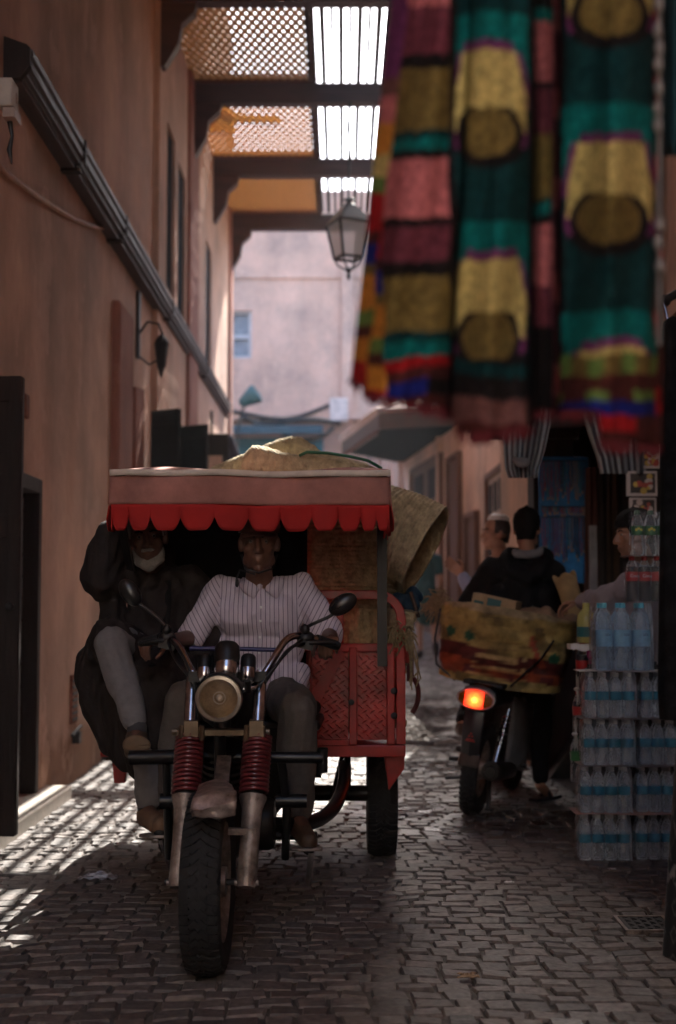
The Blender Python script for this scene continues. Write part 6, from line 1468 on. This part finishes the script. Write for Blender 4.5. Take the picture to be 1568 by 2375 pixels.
def striped_shirt(name, ang, base=(.60,.53,.60), line=(.16,.13,.19), per=.0185, ax=0):
    m = mat(name, base, .9, var=.05, scale=14, bump=.12, bscale=260); nt = m.node_tree; L = nt.links.new; b = nt.nodes['Principled BSDF']
    tc = N(nt, 'TexCoord'); mp = N(nt, 'Mapping'); mp.inputs['Rotation'].default_value = (0, ang, 0); L(tc.outputs['Object'], mp.inputs[0])
    n = N(nt, 'TexNoise'); n.inputs['Scale'].default_value = 5; L(tc.outputs['Object'], n.inputs[0])
    sp = N(nt, 'SeparateXYZ'); L(mp.outputs[0], sp.inputs[0]); md = N(nt, 'Math', operation='MULTIPLY_ADD'); md.inputs[1].default_value = .02; L(n.outputs[0], md.inputs[0]); L(sp.outputs[ax], md.inputs[2])
    dv = N(nt, 'Math', operation='DIVIDE'); dv.inputs[1].default_value = per; L(md.outputs[0], dv.inputs[0]); fr = N(nt, 'Math', operation='FRACT'); L(dv.outputs[0], fr.inputs[0])
    lt = N(nt, 'Math', operation='LESS_THAN'); lt.inputs[1].default_value = .17; L(fr.outputs[0], lt.inputs[0])
    mx = N(nt, 'Mix', data_type='RGBA'); L(lt.outputs[0], mx.inputs[0]); old = b.inputs['Base Color'].links[0].from_socket; L(old, mx.inputs[6]); mx.inputs[7].default_value = (*line, 1)
    L(mx.outputs[2], b.inputs['Base Color']); return m

# ---------------------------------------------------------- the driver
D0 = 5.75; base = Vector((-.35, 5.8, .82)); dv_ = person('driver in a lavender striped short sleeved shirt gripping the tricycle handlebars', base)
J = dict(head=P(601,1258,5.72), neck=P(601,1345,5.80), chest=P(601,1415,5.82), pel=P(606,1600,5.98), shl=P(508,1372,5.82), shr=P(700,1368,5.82), ell=P(440,1480,5.74), elr=P(764,1474,5.72), wrl=P(378,1488,5.39), wrr=P(768,1484,5.40),
  knl=P(425,1625,5.42), knr=P(690,1650,5.42), anl=P(392,1862,5.52), anr=P(690,1885,5.52), tol=P(372,1912,5.36), tor=P(716,1950,5.36))
b, Q = body(dv_, J, (.02,-1,-.06), mat('driver_skin',(.15,.070,.046),.5,var=.14,scale=14,bump=.06,bscale=120), {'l': ((-.55,-.75,.05),(0,.15,-1),1,.95), 'r': ((-.10,-1,.02),(0,.1,-1),-1,.95)})  # skin darkened, putting the canopy's shade into its colour
eyes(dv_, b, J, Q)
L_ = lambda p: Vector(p) - base
mb = MB(); c = L_(J['head'])
mb.add([c + Q @ Vector(((.083*math.sin(a))*r, -.010+(.103*math.cos(a))*r, z)) for r, z in ((1.0,.040),(1.03,.07),(.93,.112),(.55,.140),(.02,.148)) for a in [2*math.pi*i/36 for i in range(36)]], [(j*36+i, j*36+(i+1)%36, (j+1)*36+(i+1)%36, (j+1)*36+i) for j in range(4) for i in range(36)])
cap = obj('cap', mb, mat('brown_cap',(.11,.045,.035),.85,var=.2), dv_, smooth=80, solid=.006)
mb = MB(); mb.grid(lambda u, v: tuple(c + Q @ Vector(((u-.5)*.15*(1-.25*v*v), .085 + .075*v*(1-((u-.5)*2)**2*.5), .046 - .016*v - .014*((u-.5)*2)**2))), 14, 6); obj('brim', mb, bpy.data.materials['brown_cap'], cap, smooth=80, solid=.004)
mb = MB(); mb.tube([c + Q @ Vector(p) for p in ((-.074,.0,-.05),(-.055,.03,-.108),(0,.055,-.124),(.055,.03,-.108),(.074,0,-.05))], .0045, 6); mb.tube([L_(P(556,1322,5.66)), L_(P(550,1338,5.64)), L_(P(549,1350,5.64))], .0035, 6); mb.ell(L_(P(550,1352,5.64)), (.008,.008,.018), 8, 6); mb.tube([L_(P(556,1322,5.66)), L_(P(575,1326,5.64)), L_(P(592,1332,5.63))], .004, 6); obj('chin_strap', mb, M['black'], dv_, smooth=60)
def shirt(mb):
    ch, pl = J['chest'], J['pel']
    mb.chain([J['neck']+Vector((0,.01,-.03)), ch], [.07,.125]); mb.cap(J['shl']+Vector((.03,0,-.01)), J['shr']+Vector((-.03,0,-.01)), .068, .068)
    mb.cap(ch+Vector((-.085,0,-.02)), ch+Vector((.085,0,-.02)), .112, .112); m1 = P(603,1500,5.86); mb.cap(m1+Vector((-.075,0,0)), m1+Vector((.075,0,0)), .118, .118); m2 = P(606,1590,5.90); mb.cap(m2+Vector((-.09,0,0)), m2+Vector((.09,0,0)), .122, .122)
    mb.chain([J['shl'], J['shl'].lerp(J['ell'],.55), J['shl'].lerp(J['ell'],.93)], [.066,.064,.062]); mb.chain([J['shr'], J['shr'].lerp(J['elr'],.55), J['shr'].lerp(J['elr'],.95)], [.066,.064,.062])
    for px in (560, 610, 660, 690): mb.cap(P(px,1560,5.80), P(px,1612 - abs(px-625)*.05,5.78), .045, .03)
sh = cloth('shirt', dv_, shirt, [striped_shirt('shirt_body', 0), striped_shirt('shirt_sleeve_a', R(30)), striped_shirt('shirt_sleeve_b', R(-28))], .0075, .016, 12, 2, 3)
for p in sh.data.polygons:
    x = p.center.x + base.x
    if x < J['shl'].x + .012: p.material_index = 1
    elif x > J['shr'].x - .012: p.material_index = 2
def surf_y(o, x, z, y0=-1.0):
    """front surface of a garment at x, z (local)"""
    ok, loc_, nr, _ = o.ray_cast(Vector((x, y0, z)), Vector((0,1,0))); return loc_ if ok else Vector((x, 0, z))
bpy.context.view_layer.update()
mb = MB(); xs_ = lambda px, py: (L_(P(px,py,5.7)).x, L_(P(px,py,5.7)).z)
for s, pts in ((-1, ((560,1338),(548,1352),(562,1372),(588,1388),(600,1366),(578,1342))), (1, ((640,1334),(660,1346),(650,1376),(640,1388),(612,1366),(626,1340)))):
    q_ = []
    for px, py in pts: x, z = xs_(px, py); v = surf_y(sh, x, z); q_.append(v + Vector((0,-.008,0)))
    cen = sum(q_, Vector())/len(q_) + Vector((0,-.006,0)); mb.add(q_ + [cen], [(i, (i+1)%6, 6) for i in range(6)])
obj('collar', mb, bpy.data.materials['shirt_body'], dv_, smooth=60, solid=.004)
mb = MB(); pl_ = [surf_y(sh, *xs_(606 - .055*(py-1390), py)) + Vector((0,-.003,0)) for py in range(1392, 1606, 12)]
rgs = [[p+Vector((-.016,.001,0)), p+Vector((-.016,-.0025,0)), p+Vector((.016,-.0025,0)), p+Vector((.016,.001,0))] for p in pl_]; mb.rings(rgs); obj('placket', mb, bpy.data.materials['shirt_body'], dv_, smooth=50)
mb = MB()
for py in (1408, 1440, 1478, 1515, 1552): v = surf_y(sh, *xs_(606 - .055*(py-1390), py)); mb.lathe([(.0055,0),(.0055,.0025),(.003,.003)], v + Vector((0,-.006,0)), (0,-1,0), 10)
obj('button', mb, M['white'], dv_, smooth=40)
pk = [xs_(px, py) for px, py in ((646,1440),(690,1447),(688,1492),(648,1490))]; q_ = [surf_y(sh, x, z) + Vector((0,-.003,0)) for x, z in pk]; mb = MB(); mb.add(q_, [(0,1,2,3)]); obj('pocket', mb, bpy.data.materials['shirt_body'], dv_, solid=.003)
def trous(mb):
    for s in 'lr':
        hp = J['pel'] + Vector((-.09 if s == 'l' else .09, -.03, -.02)); k_, a_ = J['kn'+s], J['an'+s]
        mb.chain([hp, hp.lerp(k_,.5), k_, k_.lerp(a_,.35), k_.lerp(a_,.94)], [.105,.095,.078,.076,.060])
    mb.ell(J['pel'], (.19,.14,.12))
cloth('trousers', dv_, trous, M['browngrey'], .009, .012, 14, 5)
for s in 'lr':
    shoe(dv_, J['an'+s]+Vector((0,0,-.03)), J['to'+s], M['tan'] if s == 'l' else M['leather'], None); k_, a_ = J['kn'+s], J['an'+s]
    mb = MB(); mb.tube([L_(k_.lerp(a_,.86)), L_(a_), L_(a_)+Vector((0,-.01,-.035))], [.046,.042,.044], 14); obj('sock', mb, M['black'], dv_, smooth=60)
    mb = MB(); a2, t2 = L_(a_)+Vector((0,.03,-.075)), L_(J['to'+s])+Vector((0,-.012,-.028)); mb.cap(a2, t2, .026, .024); mb.v = [(x, y, z) for x, y, z in mb.v]; obj('sole', mb, M['rubber'], dv_, smooth=60)

# ---------------------------------------------------------- the passenger
base = Vector((-.86, 5.85, .82)); ps = person('old bearded passenger in a dark hooded wool robe leaning on the canopy post', base)
J = dict(head=P(342,1245,5.86), neck=P(356,1330,5.94), chest=P(375,1400,5.95), pel=P(370,1590,5.98), shl=P(312,1352,5.93), shr=P(448,1362,5.96), ell=P(226,1335,5.72), elr=P(478,1470,5.85), wrl=P(264,1236,5.70), wrr=P(432,1545,5.82),
  knl=P(258,1492,5.52), knr=P(345,1640,5.50), anl=P(318,1688,5.36), anr=P(342,1866,5.50), tol=P(308,1735,5.26), tor=P(362,1905,5.38))
b, Q = body(ps, J, (.10,-1,-.10), mat('old_skin',(.13,.062,.043),.55,var=.18,scale=16,bump=.12,bscale=90), {'l': ((.15,.1,1),(.6,.5,0),1,.8), 'r': ((-.5,-.4,-.3),(0,-.2,-1),-1,.4)}, up=(-.10,0,1))  # this skin too is toned down for the shade under the canopy
eyes(ps, b, J, Q)
def beard(mb):
    c = Vector(J['head']); g = lambda x, y, z: c + Q @ Vector((x,y,z))
    mb.chain([g(-.058,.02,-.05), g(-.045,.052,-.095), g(0,.078,-.118), g(.045,.052,-.095), g(.058,.02,-.05)], [.012,.021,.026,.021,.012]); mb.cap(g(-.022,.092,-.050), g(.022,.092,-.050), .009, .009)
cloth('beard', ps, beard, M['white_hair'], .005, .004, 60, 1, 2)
hairshell(ps, J, Q, M['white_hair'], lo=.0, back=-.05, fr=.07)
def robe(mb):
    ch = J['chest']; mb.chain([J['neck']+Vector((0,.02,-.03)), ch, P(385,1500,5.96), J['pel']], [.09,.155,.185,.20]); mb.cap(J['shl'], J['shr'], .085, .085); mb.cap(P(430,1420,5.98), P(470,1560,5.98), .12, .13)
    mb.chain([J['shl'], J['shl'].lerp(J['ell'],.5)+Vector((0,0,-.01)), J['ell']+Vector((.01,.0,0)), J['ell'].lerp(J['wrl'],.5), J['ell'].lerp(J['wrl'],.95)], [.085,.092,.086,.080,.062]); mb.chain([J['shr'], J['elr'], J['elr'].lerp(J['wrr'],.95)], [.09,.095,.085])
    mb.chain([P(262,1370,5.80), P(262,1450,5.82)], [.05,.07])
    mb.chain([J['pel'], P(300,1520,5.74), P(258,1478,5.58)], [.17,.13,.088]); mb.chain([P(235,1470,5.66), P(222,1530,5.76), P(240,1620,5.84), P(290,1720,5.84)], [.055,.075,.10,.10])
    mb.chain([P(252,1486,5.52), P(248,1502,5.50)], [.05,.028])
    mb.chain([J['pel'], P(352,1615,5.56), P(356,1690,5.53), P(332,1768,5.58)], [.17,.135,.12,.078]); mb.cap(P(392,1560,5.64), P(398,1700,5.66), .115, .095); mb.chain([P(280,1600,5.82), P(305,1745,5.76)], [.12,.09]); mb.chain([P(410,1640,5.80), P(410,1720,5.84)], [.13,.11])
    mb.cap(P(345,1335,6.04), P(395,1350,6.06), .075, .075); mb.ell(P(355,1290,6.02), (.105,.06,.09))
rb = cloth('robe', ps, robe, M['djellaba'], .010, .028, 11, 3, 3); bpy.context.view_layer.update()
mb = MB(); pts = []
for px, py in ((377,1345),(381,1390),(378,1440),(372,1500),(368,1540)):
    v = P(px, py, 5.7) - base; h_ = surf_y(rb, v.x, v.z); pts.append(h_ + Vector((0,-.002,0)))
mb.tube(pts, .018, 8, sq=.3); obj('front_seam', mb, M['blackcloth'], ps, smooth=60)
def ptr(mb):
    mb.chain([P(300,1500,5.70), J['knl'], J['knl'].lerp(J['anl'],.4), J['knl'].lerp(J['anl'],.86)], [.08,.072,.066,.052]); mb.chain([J['knr'].lerp(J['anr'],.12), J['knr'].lerp(J['anr'],.3), J['knr'].lerp(J['anr'],.45), J['knr'].lerp(J['anr'],.90)], [.058,.064,.066,.052])
    for s, f in (('l',.90),('r',.94)): k_, a_ = J['kn'+s], J['an'+s]; mb.cap(k_.lerp(a_,f-.07), k_.lerp(a_,f), .055, .050)
cloth('trousers', ps, ptr, M['greycloth'], .008, .009, 16, 8)
for s in 'lr':
    k_, a_ = J['kn'+s], J['an'+s]
    mb = MB(); mb.tube([L - base for L in (k_.lerp(a_,.86), k_.lerp(a_,1.0), a_ + Vector((0,0,-.02)))], [.040,.039,.040], 14); obj('sock', mb, mat('grey_sock',(.055,.055,.06),.95,var=.2), ps, smooth=60)
shoe(ps, J['anl']+Vector((0,.0,-.025)), J['tol'], M['leather'], None); shoe(ps, J['anr']+Vector((0,0,-.03)), J['tor'], M['tan'], None)
so_ = J['tol']; mb = MB(); mb.grid(lambda u, v: tuple(P(313,1731,5.22) - base + Vector(((.052+.006*math.cos(6*u))*math.cos(2*math.pi*u)*v, .012*v, .036*math.sin(2*math.pi*u)*v + .004))), 26, 4); obj('shoe_sole', mb, mat('worn_sole',(.15,.10,.06),.85,var=.3), ps, smooth=60, solid=.014)

# ---------------------------------------------------------- the rider
base = Vector((1.15, 8.9, 0)); rd = person('young rider seen from behind in a black hooded jacket astride the moped', base)
J = dict(head=P(1222,1226,8.88), neck=P(1222,1292,8.86), chest=P(1210,1365,8.85), pel=P(1195,1545,8.72), shl=P(1142,1320,8.86), shr=P(1284,1328,8.84), ell=P(1082,1400,9.05), elr=P(1306,1425,9.0), wrl=P(1100,1470,9.35), wrr=P(1290,1480,9.32),
  knl=P(1110,1600,9.1), knr=P(1256,1640,8.95), anl=P(1072,1672,8.75), anr=P(1252,1812,8.84), tol=P(1068,1690,8.92), tor=P(1276,1846,8.92))
b, Q = body(rd, J, (.25,1,-.03), M['skin'], {'l': ((0,1,-.2),(0,0,-1),-1,.9), 'r': ((0,1,-.2),(0,0,-1),1,.9)}, vox=.006)
hairshell(rd, J, Q, M['hair'], lo=-.015, back=-.075, fr=.06, thick=1.10, top=.012)
def jacket(mb):
    mb.chain([J['neck']+Vector((0,.0,-.02)), J['chest'], P(1205,1450,8.8), P(1198,1560,8.74)], [.085,.15,.155,.16]); mb.cap(J['shl'], J['shr'], .083, .083); mb.cap(P(1165,1400,8.84), P(1255,1400,8.84), .13, .13)
    for s in 'lr': mb.chain([J['sh'+s], J['sh'+s].lerp(J['el'+s],.5), J['el'+s], J['el'+s].lerp(J['wr'+s],.9)], [.082,.076,.068,.05])
    mb.chain([P(1172,1296,8.80), P(1190,1322,8.74), P(1222,1338,8.72), P(1250,1322,8.74), P(1266,1298,8.80)], [.045,.055,.060,.055,.045]); mb.cap(P(1180,1292,8.86), P(1262,1290,8.86), .06, .06)
cloth('jacket', rd, jacket, M['blackcloth'], .010, .012, 10, 4)
def coll(mb): mb.chain([P(1184,1278,8.90), P(1198,1284,8.80), P(1224,1287,8.775), P(1250,1282,8.80), P(1260,1274,8.90)], [.026,.030,.030,.030,.026])
cloth('hood_lining', rd, coll, M['greycloth'], .007, .004, 30, 2)
def rtr(mb):
    mb.ell(J['pel'], (.19,.15,.13))
    for s in 'lr': hp = J['pel'] + Vector((-.09 if s == 'l' else .08, .05, -.02)); mb.chain([hp, J['kn'+s], J['kn'+s].lerp(J['an'+s],.4), J['kn'+s].lerp(J['an'+s],.95)], [.105,.074,.070,.050])
cloth('trousers', rd, rtr, M['blackcloth'], .009, .009, 14, 6)
shoe(rd, J['anl']+Vector((0,0,-.03)), J['tol'], M['leather'], None, name='shoe')
mb = MB(); h_, t_ = P(1238,1852,8.78)-base, P(1296,1860,8.98)-base; h_.z = .012; t_.z = .012
d_ = (t_-h_).normalized(); n_ = Vector((-d_.y, d_.x, 0))
mb.rings([[h_ + d_*(.27*u - .01) + n_*(s*(.034+.010*math.sin(math.pi*min(1,u*1.1)))) + Vector((0,0,z)) for s, z in ((-1,-.008),(1,-.008),(1,.012),(-1,.012))] for u in (0,.15,.4,.7,.9,1.0)]); mb.tube([h_+d_*.12+n_*.045, h_+d_*.15+Vector((0,0,.065)), h_+d_*.12-n_*.045], .014, 8)
obj('sandal', mb, M['black'], rd, smooth=50)

# ---------------------------------------------------------- man in a white skullcap
base = Vector((1.05, 9.95, gz(9.95))); mc = person('older man in a white skullcap and pale blue shirt gesturing beside the rider', base)
g0 = base.z
J = dict(head=P(1149,1238,9.9), neck=P(1160,1300,9.95), chest=P(1168,1365,9.98), pel=Vector((1.10,9.98,g0+.95)), shl=P(1140,1330,9.80), shr=P(1206,1328,10.12), ell=P(1104,1390,9.72), elr=P(1228,1420,10.1), wrl=P(1072,1332,9.66), wrr=P(1216,1490,9.95),
  knl=Vector((1.06,9.9,g0+.50)), knr=Vector((1.18,10.05,g0+.5)), anl=Vector((1.06,9.95,g0+.09)), anr=Vector((1.2,10.1,g0+.09)), tol=Vector((.93,9.92,g0+.03)), tor=Vector((1.07,10.08,g0+.03)))
b, Q = body(mc, J, (-1,-.35,.06), M['skin_light'], {'l': ((-.75,-.1,.65),(-.2,-.9,.1),1,.25), 'r': ((-.1,-.2,-1),(-1,0,0),-1,.3)}, vox=.006)
eyes(mc, b, J, Q)
hairshell(mc, J, Q, mat('grey_hair',(.07,.06,.055),.9,bump=.5,bscale=150), lo=.0, back=-.06, fr=.10, thick=1.03)
mb = MB(); c = J['head'] - base; kk = 30
mb.add([c + Q @ Vector((.066*math.sin(a)*r, -.020+.08*math.cos(a)*r, z)) for r, z in ((1.0,.098),(.95,.118),(.6,.140),(.02,.146)) for a in [2*math.pi*i/kk for i in range(kk)]], [(j*kk+i, j*kk+(i+1)%kk, (j+1)*kk+(i+1)%kk, (j+1)*kk+i) for j in range(3) for i in range(kk)]); obj('skullcap', mb, M['white'], mc, smooth=80, solid=.005)
def msh(mb):
    mb.chain([J['neck']+Vector((.01,0,-.02)), J['chest'], J['pel']], [.075,.15,.16]); mb.cap(J['shl'], J['shr'], .078, .078)
    mb.chain([J['shl'], J['ell'], J['ell'].lerp(J['wrl'],.88)], [.074,.062,.046]); mb.chain([J['shr'], J['elr'], J['elr'].lerp(J['wrr'],.9)], [.074,.062,.046]); mb.cap(J['pel'], J['pel']+Vector((0,0,-.12)), .17, .17)
    mb.chain([P(1143,1296,9.86), P(1156,1304,9.84), P(1178,1296,9.9), P(1184,1282,9.98)], [.018,.02,.022,.02])
cloth('shirt', mc, msh, mat('pale_blue_shirt',(.30,.32,.46),.9,var=.12,bump=.1), .009, .010, 12, 7)
def mtr(mb):
    for s in 'lr': mb.chain([J['pel']+Vector((0,-.07 if s == 'l' else .07,-.04)), J['kn'+s], J['an'+s]+Vector((0,0,.03))], [.11,.08,.065])
cloth('trousers', mc, mtr, M['browngrey'], .010, .009, 12, 9)
for s in 'lr': shoe(mc, J['an'+s], J['to'+s], M['leather'], None)

# ---------------------------------------------------------- the vendor
base = Vector((1.62, 7.62, 0)); vd = person('young dark haired vendor in a grey jacket reaching out from behind the bottles', base)
J = dict(head=P(1470,1240,7.40), neck=P(1492,1312,7.48), chest=Vector((1.61,7.58,1.27)), pel=Vector((1.64,7.66,.93)), shl=P(1484,1350,7.42), shr=Vector((1.66,7.78,1.36)), ell=P(1404,1388,7.58), elr=Vector((1.74,7.82,1.08)), wrl=P(1347,1396,7.86), wrr=Vector((1.60,7.72,.95)),
  knl=Vector((1.60,7.55,.5)), knr=Vector((1.68,7.8,.5)), anl=Vector((1.6,7.58,.09)), anr=Vector((1.7,7.85,.09)), tol=Vector((1.46,7.6,.03)), tor=Vector((1.55,7.85,.03)))
b, Q = body(vd, J, (-1,-.12,-.10), M['skin'], {'l': ((-.85,.50,-.12),(.15,-.1,-1),1,.62), 'r': ((-.6,-.4,-.5),(0,0,-1),-1,.4)}, up=(-.06,0,1), vox=.0055)
eyes(vd, b, J, Q); hairshell(vd, J, Q, M['hair'], lo=-.005, back=-.06, fr=.045, thick=1.14, top=.018)
def vj(mb):
    mb.chain([J['neck']+Vector((0,0,-.01)), J['chest'], J['pel']], [.078,.15,.16]); mb.cap(J['shl'], J['shr'], .08, .08)
    e_ = J['ell']; mb.chain([J['shl'], J['shl'].lerp(e_,.5), e_, e_.lerp(J['wrl'],.5), e_.lerp(J['wrl'],.86)], [.080,.074,.066,.058,.050]); mb.chain([J['shr'], J['elr'], J['wrr']], [.08,.068,.05])
    mb.cap(e_.lerp(J['wrl'],.86), e_.lerp(J['wrl'],.97), .040, .042); mb.cap(J['pel'], J['pel']+Vector((0,0,-.1)), .165, .165)
cloth('jacket', vd, vj, mat('mauve_grey_jacket',(.30,.265,.29),.7,var=.12,bump=.1), .008, .014, 15, 12)
def vc(mb): mb.chain([P(1474,1312,7.40), P(1482,1334,7.36), P(1490,1345,7.36)], [.022,.024,.02]); mb.chain([P(1474,1312,7.40), P(1492,1300,7.54), P(1506,1298,7.6)], [.022,.026,.024])
cloth('collar', vd, vc, bpy.data.materials['mauve_grey_jacket'], .006, .003, 30, 2)
def vt(mb):
    for s in 'lr': mb.chain([J['pel']+Vector((0,-.07 if s == 'l' else .07,-.04)), J['kn'+s], J['an'+s]+Vector((0,0,.03))], [.11,.08,.065])
cloth('trousers', vd, vt, M['blackcloth'], .011, .008, 12, 9)
for s in 'lr': shoe(vd, J['an'+s], J['to'+s], M['black'], None)

# ---------------------------------------------------------- woman walking away
yw = 19.0; g0 = gz(yw); xw = P(990,1402,yw).x; base = Vector((xw, yw, g0)); wm = person('woman in a dark teal knee length dress walking away up the alley', base)
V = lambda x, y, z: Vector((xw+x, yw+y, g0+z))
J = dict(head=V(-.02,.03,1.56), neck=V(-.02,0,1.41), chest=V(-.02,0,1.25), pel=V(-.02,0,.92), shl=V(-.20,0,1.36), shr=V(.15,0,1.36), ell=V(-.25,-.02,1.08), elr=V(.185,-.02,1.09), wrl=V(-.24,.1,.86), wrr=V(.17,.10,.90),
  knl=V(-.09,.08,.50), knr=V(.09,.0,.50), anl=V(-.085,.05,.09), anr=V(.10,-.26,.20), tol=V(-.11,.20,.03), tor=V(.115,-.20,.07))
b, Q = body(wm, J, (0,1,0), M['skin_light'], {'l': ((0,.3,-1),(1,0,0),-1,.3), 'r': ((0,.3,-1),(-1,0,0),1,.3)}, vox=.010)
hairshell(wm, J, Q, M['hair'], lo=-.05, back=-.12, fr=.06, thick=1.12)
def wdr(mb):
    mb.chain([J['neck']+Vector((0,0,-.05)), J['chest'], V(-.02,0,1.08), J['pel'], V(-.01,0,.78), V(0,.0,.64)], [.07,.14,.125,.165,.185,.195]); mb.cap(J['shl'], J['shr'], .06, .06)
    for s in 'lr': mb.chain([J['sh'+s], J['sh'+s].lerp(J['el'+s],.6)], [.068,.066])
cloth('dress', wm, wdr, mat('teal_dress',(.008,.05,.05),.85,var=.2), .014, .014, 10, 3)
shoe(wm, J['anl'], J['tol'], M['black'], None); shoe(wm, J['anr'], J['tor'], M['black'], None)

# ---------------------------------------------------------- woman at the right edge
base = Vector((1.31, 4.42, 0)); we = person('woman in a long black patterned dress cut off by the right edge', base)
V = lambda x, y, z: base + Vector((x,y,z))
J = dict(head=V(.02,0,1.52), neck=V(.02,.02,1.38), chest=V(.02,.03,1.22), pel=V(.02,.03,.9), shl=V(-.17,.02,1.33), shr=V(.2,.02,1.33), ell=V(-.20,-.02,1.02), elr=V(.24,0,1.05), wrl=V(-.13,-.22,.79), wrr=V(.2,-.1,.85),
  knl=V(-.08,-.02,.48), knr=V(.1,0,.48), anl=V(-.10,-.20,.09), anr=V(.1,.02,.09), tol=V(-.19,-.34,.025), tor=V(.08,-.14,.03))
b, Q = body(we, J, (-.3,-1,0), M['skin_light'], {'l': ((-.75,-.6,-.2),(.1,-.2,-1),1,.5), 'r': ((0,-.6,-.8),(0,0,-1),-1,.4)}, vox=.006)
hairshell(we, J, Q, M['hair'], lo=-.05, back=-.12, fr=.06, thick=1.12); eyes(we, b, J, Q)
def skirt(u, v):
    a = 2*math.pi*u; z = 1.30 - 1.17*v; r = .17 + .10*v**.7 + (.016*math.sin(a*6+1)+.009*math.sin(a*11))*v
    return tuple(Vector((.0 + r*math.cos(a)*1.04, .03 + r*.72*math.sin(a), z)))
mb = MB(); mb.grid(skirt, 220, 150); me = mesh_of(mb, 'dress', attr_mat('printed_dress', .9, .2, 150, .2, .1), 70)
at = me.color_attributes.new('pattern', 'FLOAT_COLOR', 'POINT')
for i, v in enumerate(me.vertices):
    u = (i % 221)/220; z = v.co.z; c_ = (.012,.012,.013); s_ = u*22; zz = z*14
    if z > .42:
        if abs(((s_*1.0 + zz*.55) % 1.0) - .5) < .10 and (zz % 1) < .75: c_ = (.11,.10,.095)
        elif abs(((s_*1.0 - zz*.55) % 1.0) - .5) < .05 and (zz*.7 % 1) > .6: c_ = (.07,.065,.06)
    else:
        q_ = abs((s_*.8 % 1) - .5) + abs((z*12 % 1) - .5)
        if .26 < q_ < .36: c_ = (.10,.095,.09)
        if z > .36 and noise.noise(Vector((u*30, z*20, 0))) > .1: c_ = (.20,.19,.185)
    at.data[i].color = (*c_, 1)
obj('dress', me, None, we, solid=.004)
def slv(mb):
    mb.cap(J['shl'], J['shr'], .075, .075); mb.chain([J['neck']+Vector((0,0,-.06)), J['chest']], [.07,.15])
    for s in 'lr': mb.chain([J['sh'+s], J['el'+s], J['el'+s].lerp(J['wr'+s],.85)], [.075,.066,.06])
cloth('bodice', we, slv, M['blackcloth'], .011, .01, 12, 3)
for s in 'lr':
    a_, t_ = J['an'+s]-base, J['to'+s]-base; d_ = (t_-a_); d_.z = 0; d_.normalize(); n_ = Vector((-d_.y, d_.x, 0)); h_ = Vector((a_.x, a_.y, .012)) - d_*.05; mb = MB()
    mb.rings([[h_ + d_*(.245*u) + n_*(q_*(.030+.012*math.sin(math.pi*min(1,u*1.1)))) + Vector((0,0,z)) for q_, z in ((-1,-.010),(1,-.010),(1,.003),(-1,.003))] for u in (0,.2,.45,.75,.92,1.0)]); mb.tube([h_+d_*.16+n_*.04, h_+d_*.18+Vector((0,0,.05)), h_+d_*.16-n_*.04], .009, 8); obj('sandal', mb, M['leather'], we, smooth=50)

# ============================================================= SMALL THINGS ON THE GROUND
dc = thing('drain_cover', 'square rusty drain cover set among the cobbles at lower right', 'drain cover', (P(1499,2127,5.42).x, 5.44, .006))
mb = MB(); mb.box((-.085,-.11,-.02),(.085,.11,.004)); obj('plate', mb, M['iron'], dc, bevel=.004)
mb = MB()
for i in range(5):
    for k in range(6): mb.bar((-.06+.03*i-.008,-.085+.034*k,.004),(-.06+.03*i+.008,-.085+.034*k+(.012 if (i+k)%2 else -.012),.004),.007,.006)
obj('tread_pattern', mb, M['iron'], dc)
mb = MB(); mb.box((-.10,-.125,-.02),(-.087,.125,.006)); mb.box((.087,-.125,-.02),(.10,.125,.006)); mb.box((-.087,-.125,-.02),(.087,-.112,.006)); mb.box((-.087,.112,-.02),(.087,.125,.006)); obj('rim', mb, M['rust'], dc)
for i, (px, py, m_, lab, sz) in enumerate(((228,2030,'film','crumpled clear plastic scrap on the cobbles left of the front wheel',.07),(1180,2040,'white','tiny white paper scrap on the cobbles between moped and camera',.018),(1085,2252,'cardboard','small torn card scrap on the open cobbles in the foreground',.03),(1420,2010,'white','small white paper scrap on the cobbles before the bottle stack',.016))):
    Dg = 3200*1.24/(py-1402); q_ = P(px, py, Dg); mb = MB()
    mb.grid(lambda u, v: ((u-.5)*2*sz*(1+.3*math.sin(v*5+i)), (v-.5)*1.6*sz, .012 + .5*sz*abs(noise.noise(Vector((u*3+i*7, v*3, 1))))), 10, 8)
    o = obj('litter_scrap', mb, M[m_], smooth=30, solid=.0012); o.location = (q_.x, Dg, .0); tag(o, lab, 'litter')
mb = MB(); rng = random.Random(2)
for k in range(9): mb.ell((rng.uniform(-.16,.14), rng.uniform(-.25,.25), rng.uniform(.0,.06)), (.07,.09,.05), 10, 8)
me = blob(mb, .014, 2, lambda p, n: .03*noise.noise(p*14), 'rubbish'); me.materials.append(mat('dark_rubbish',(.045,.028,.022),.8,var=.6,scale=22)); o = obj('rubbish_heap', me, None); o.location = (-1.68, 11.0, gz(11.0)); tag(o, 'small dark heap of swept rubbish at the foot of the left wall', 'rubbish')
# ============================================================= HAZE
def haze(dens):
    m = bpy.data.materials.new('street_haze'); m.use_nodes = True; nt = m.node_tree; nt.nodes.clear()
    out = nt.nodes.new('ShaderNodeOutputMaterial'); v = nt.nodes.new('ShaderNodeVolumePrincipled')
    v.inputs['Density'].default_value = dens; v.inputs['Color'].default_value = (.86,.92,1,1); v.inputs['Anisotropy'].default_value = .35
    nt.links.new(v.outputs[0], out.inputs['Volume'])
    mb = MB(); mb.box((-42,-9.5,-1.3),(42,62,14.0)); return kind(obj('haze', mb, m), 'stuff')
haze(.0008)
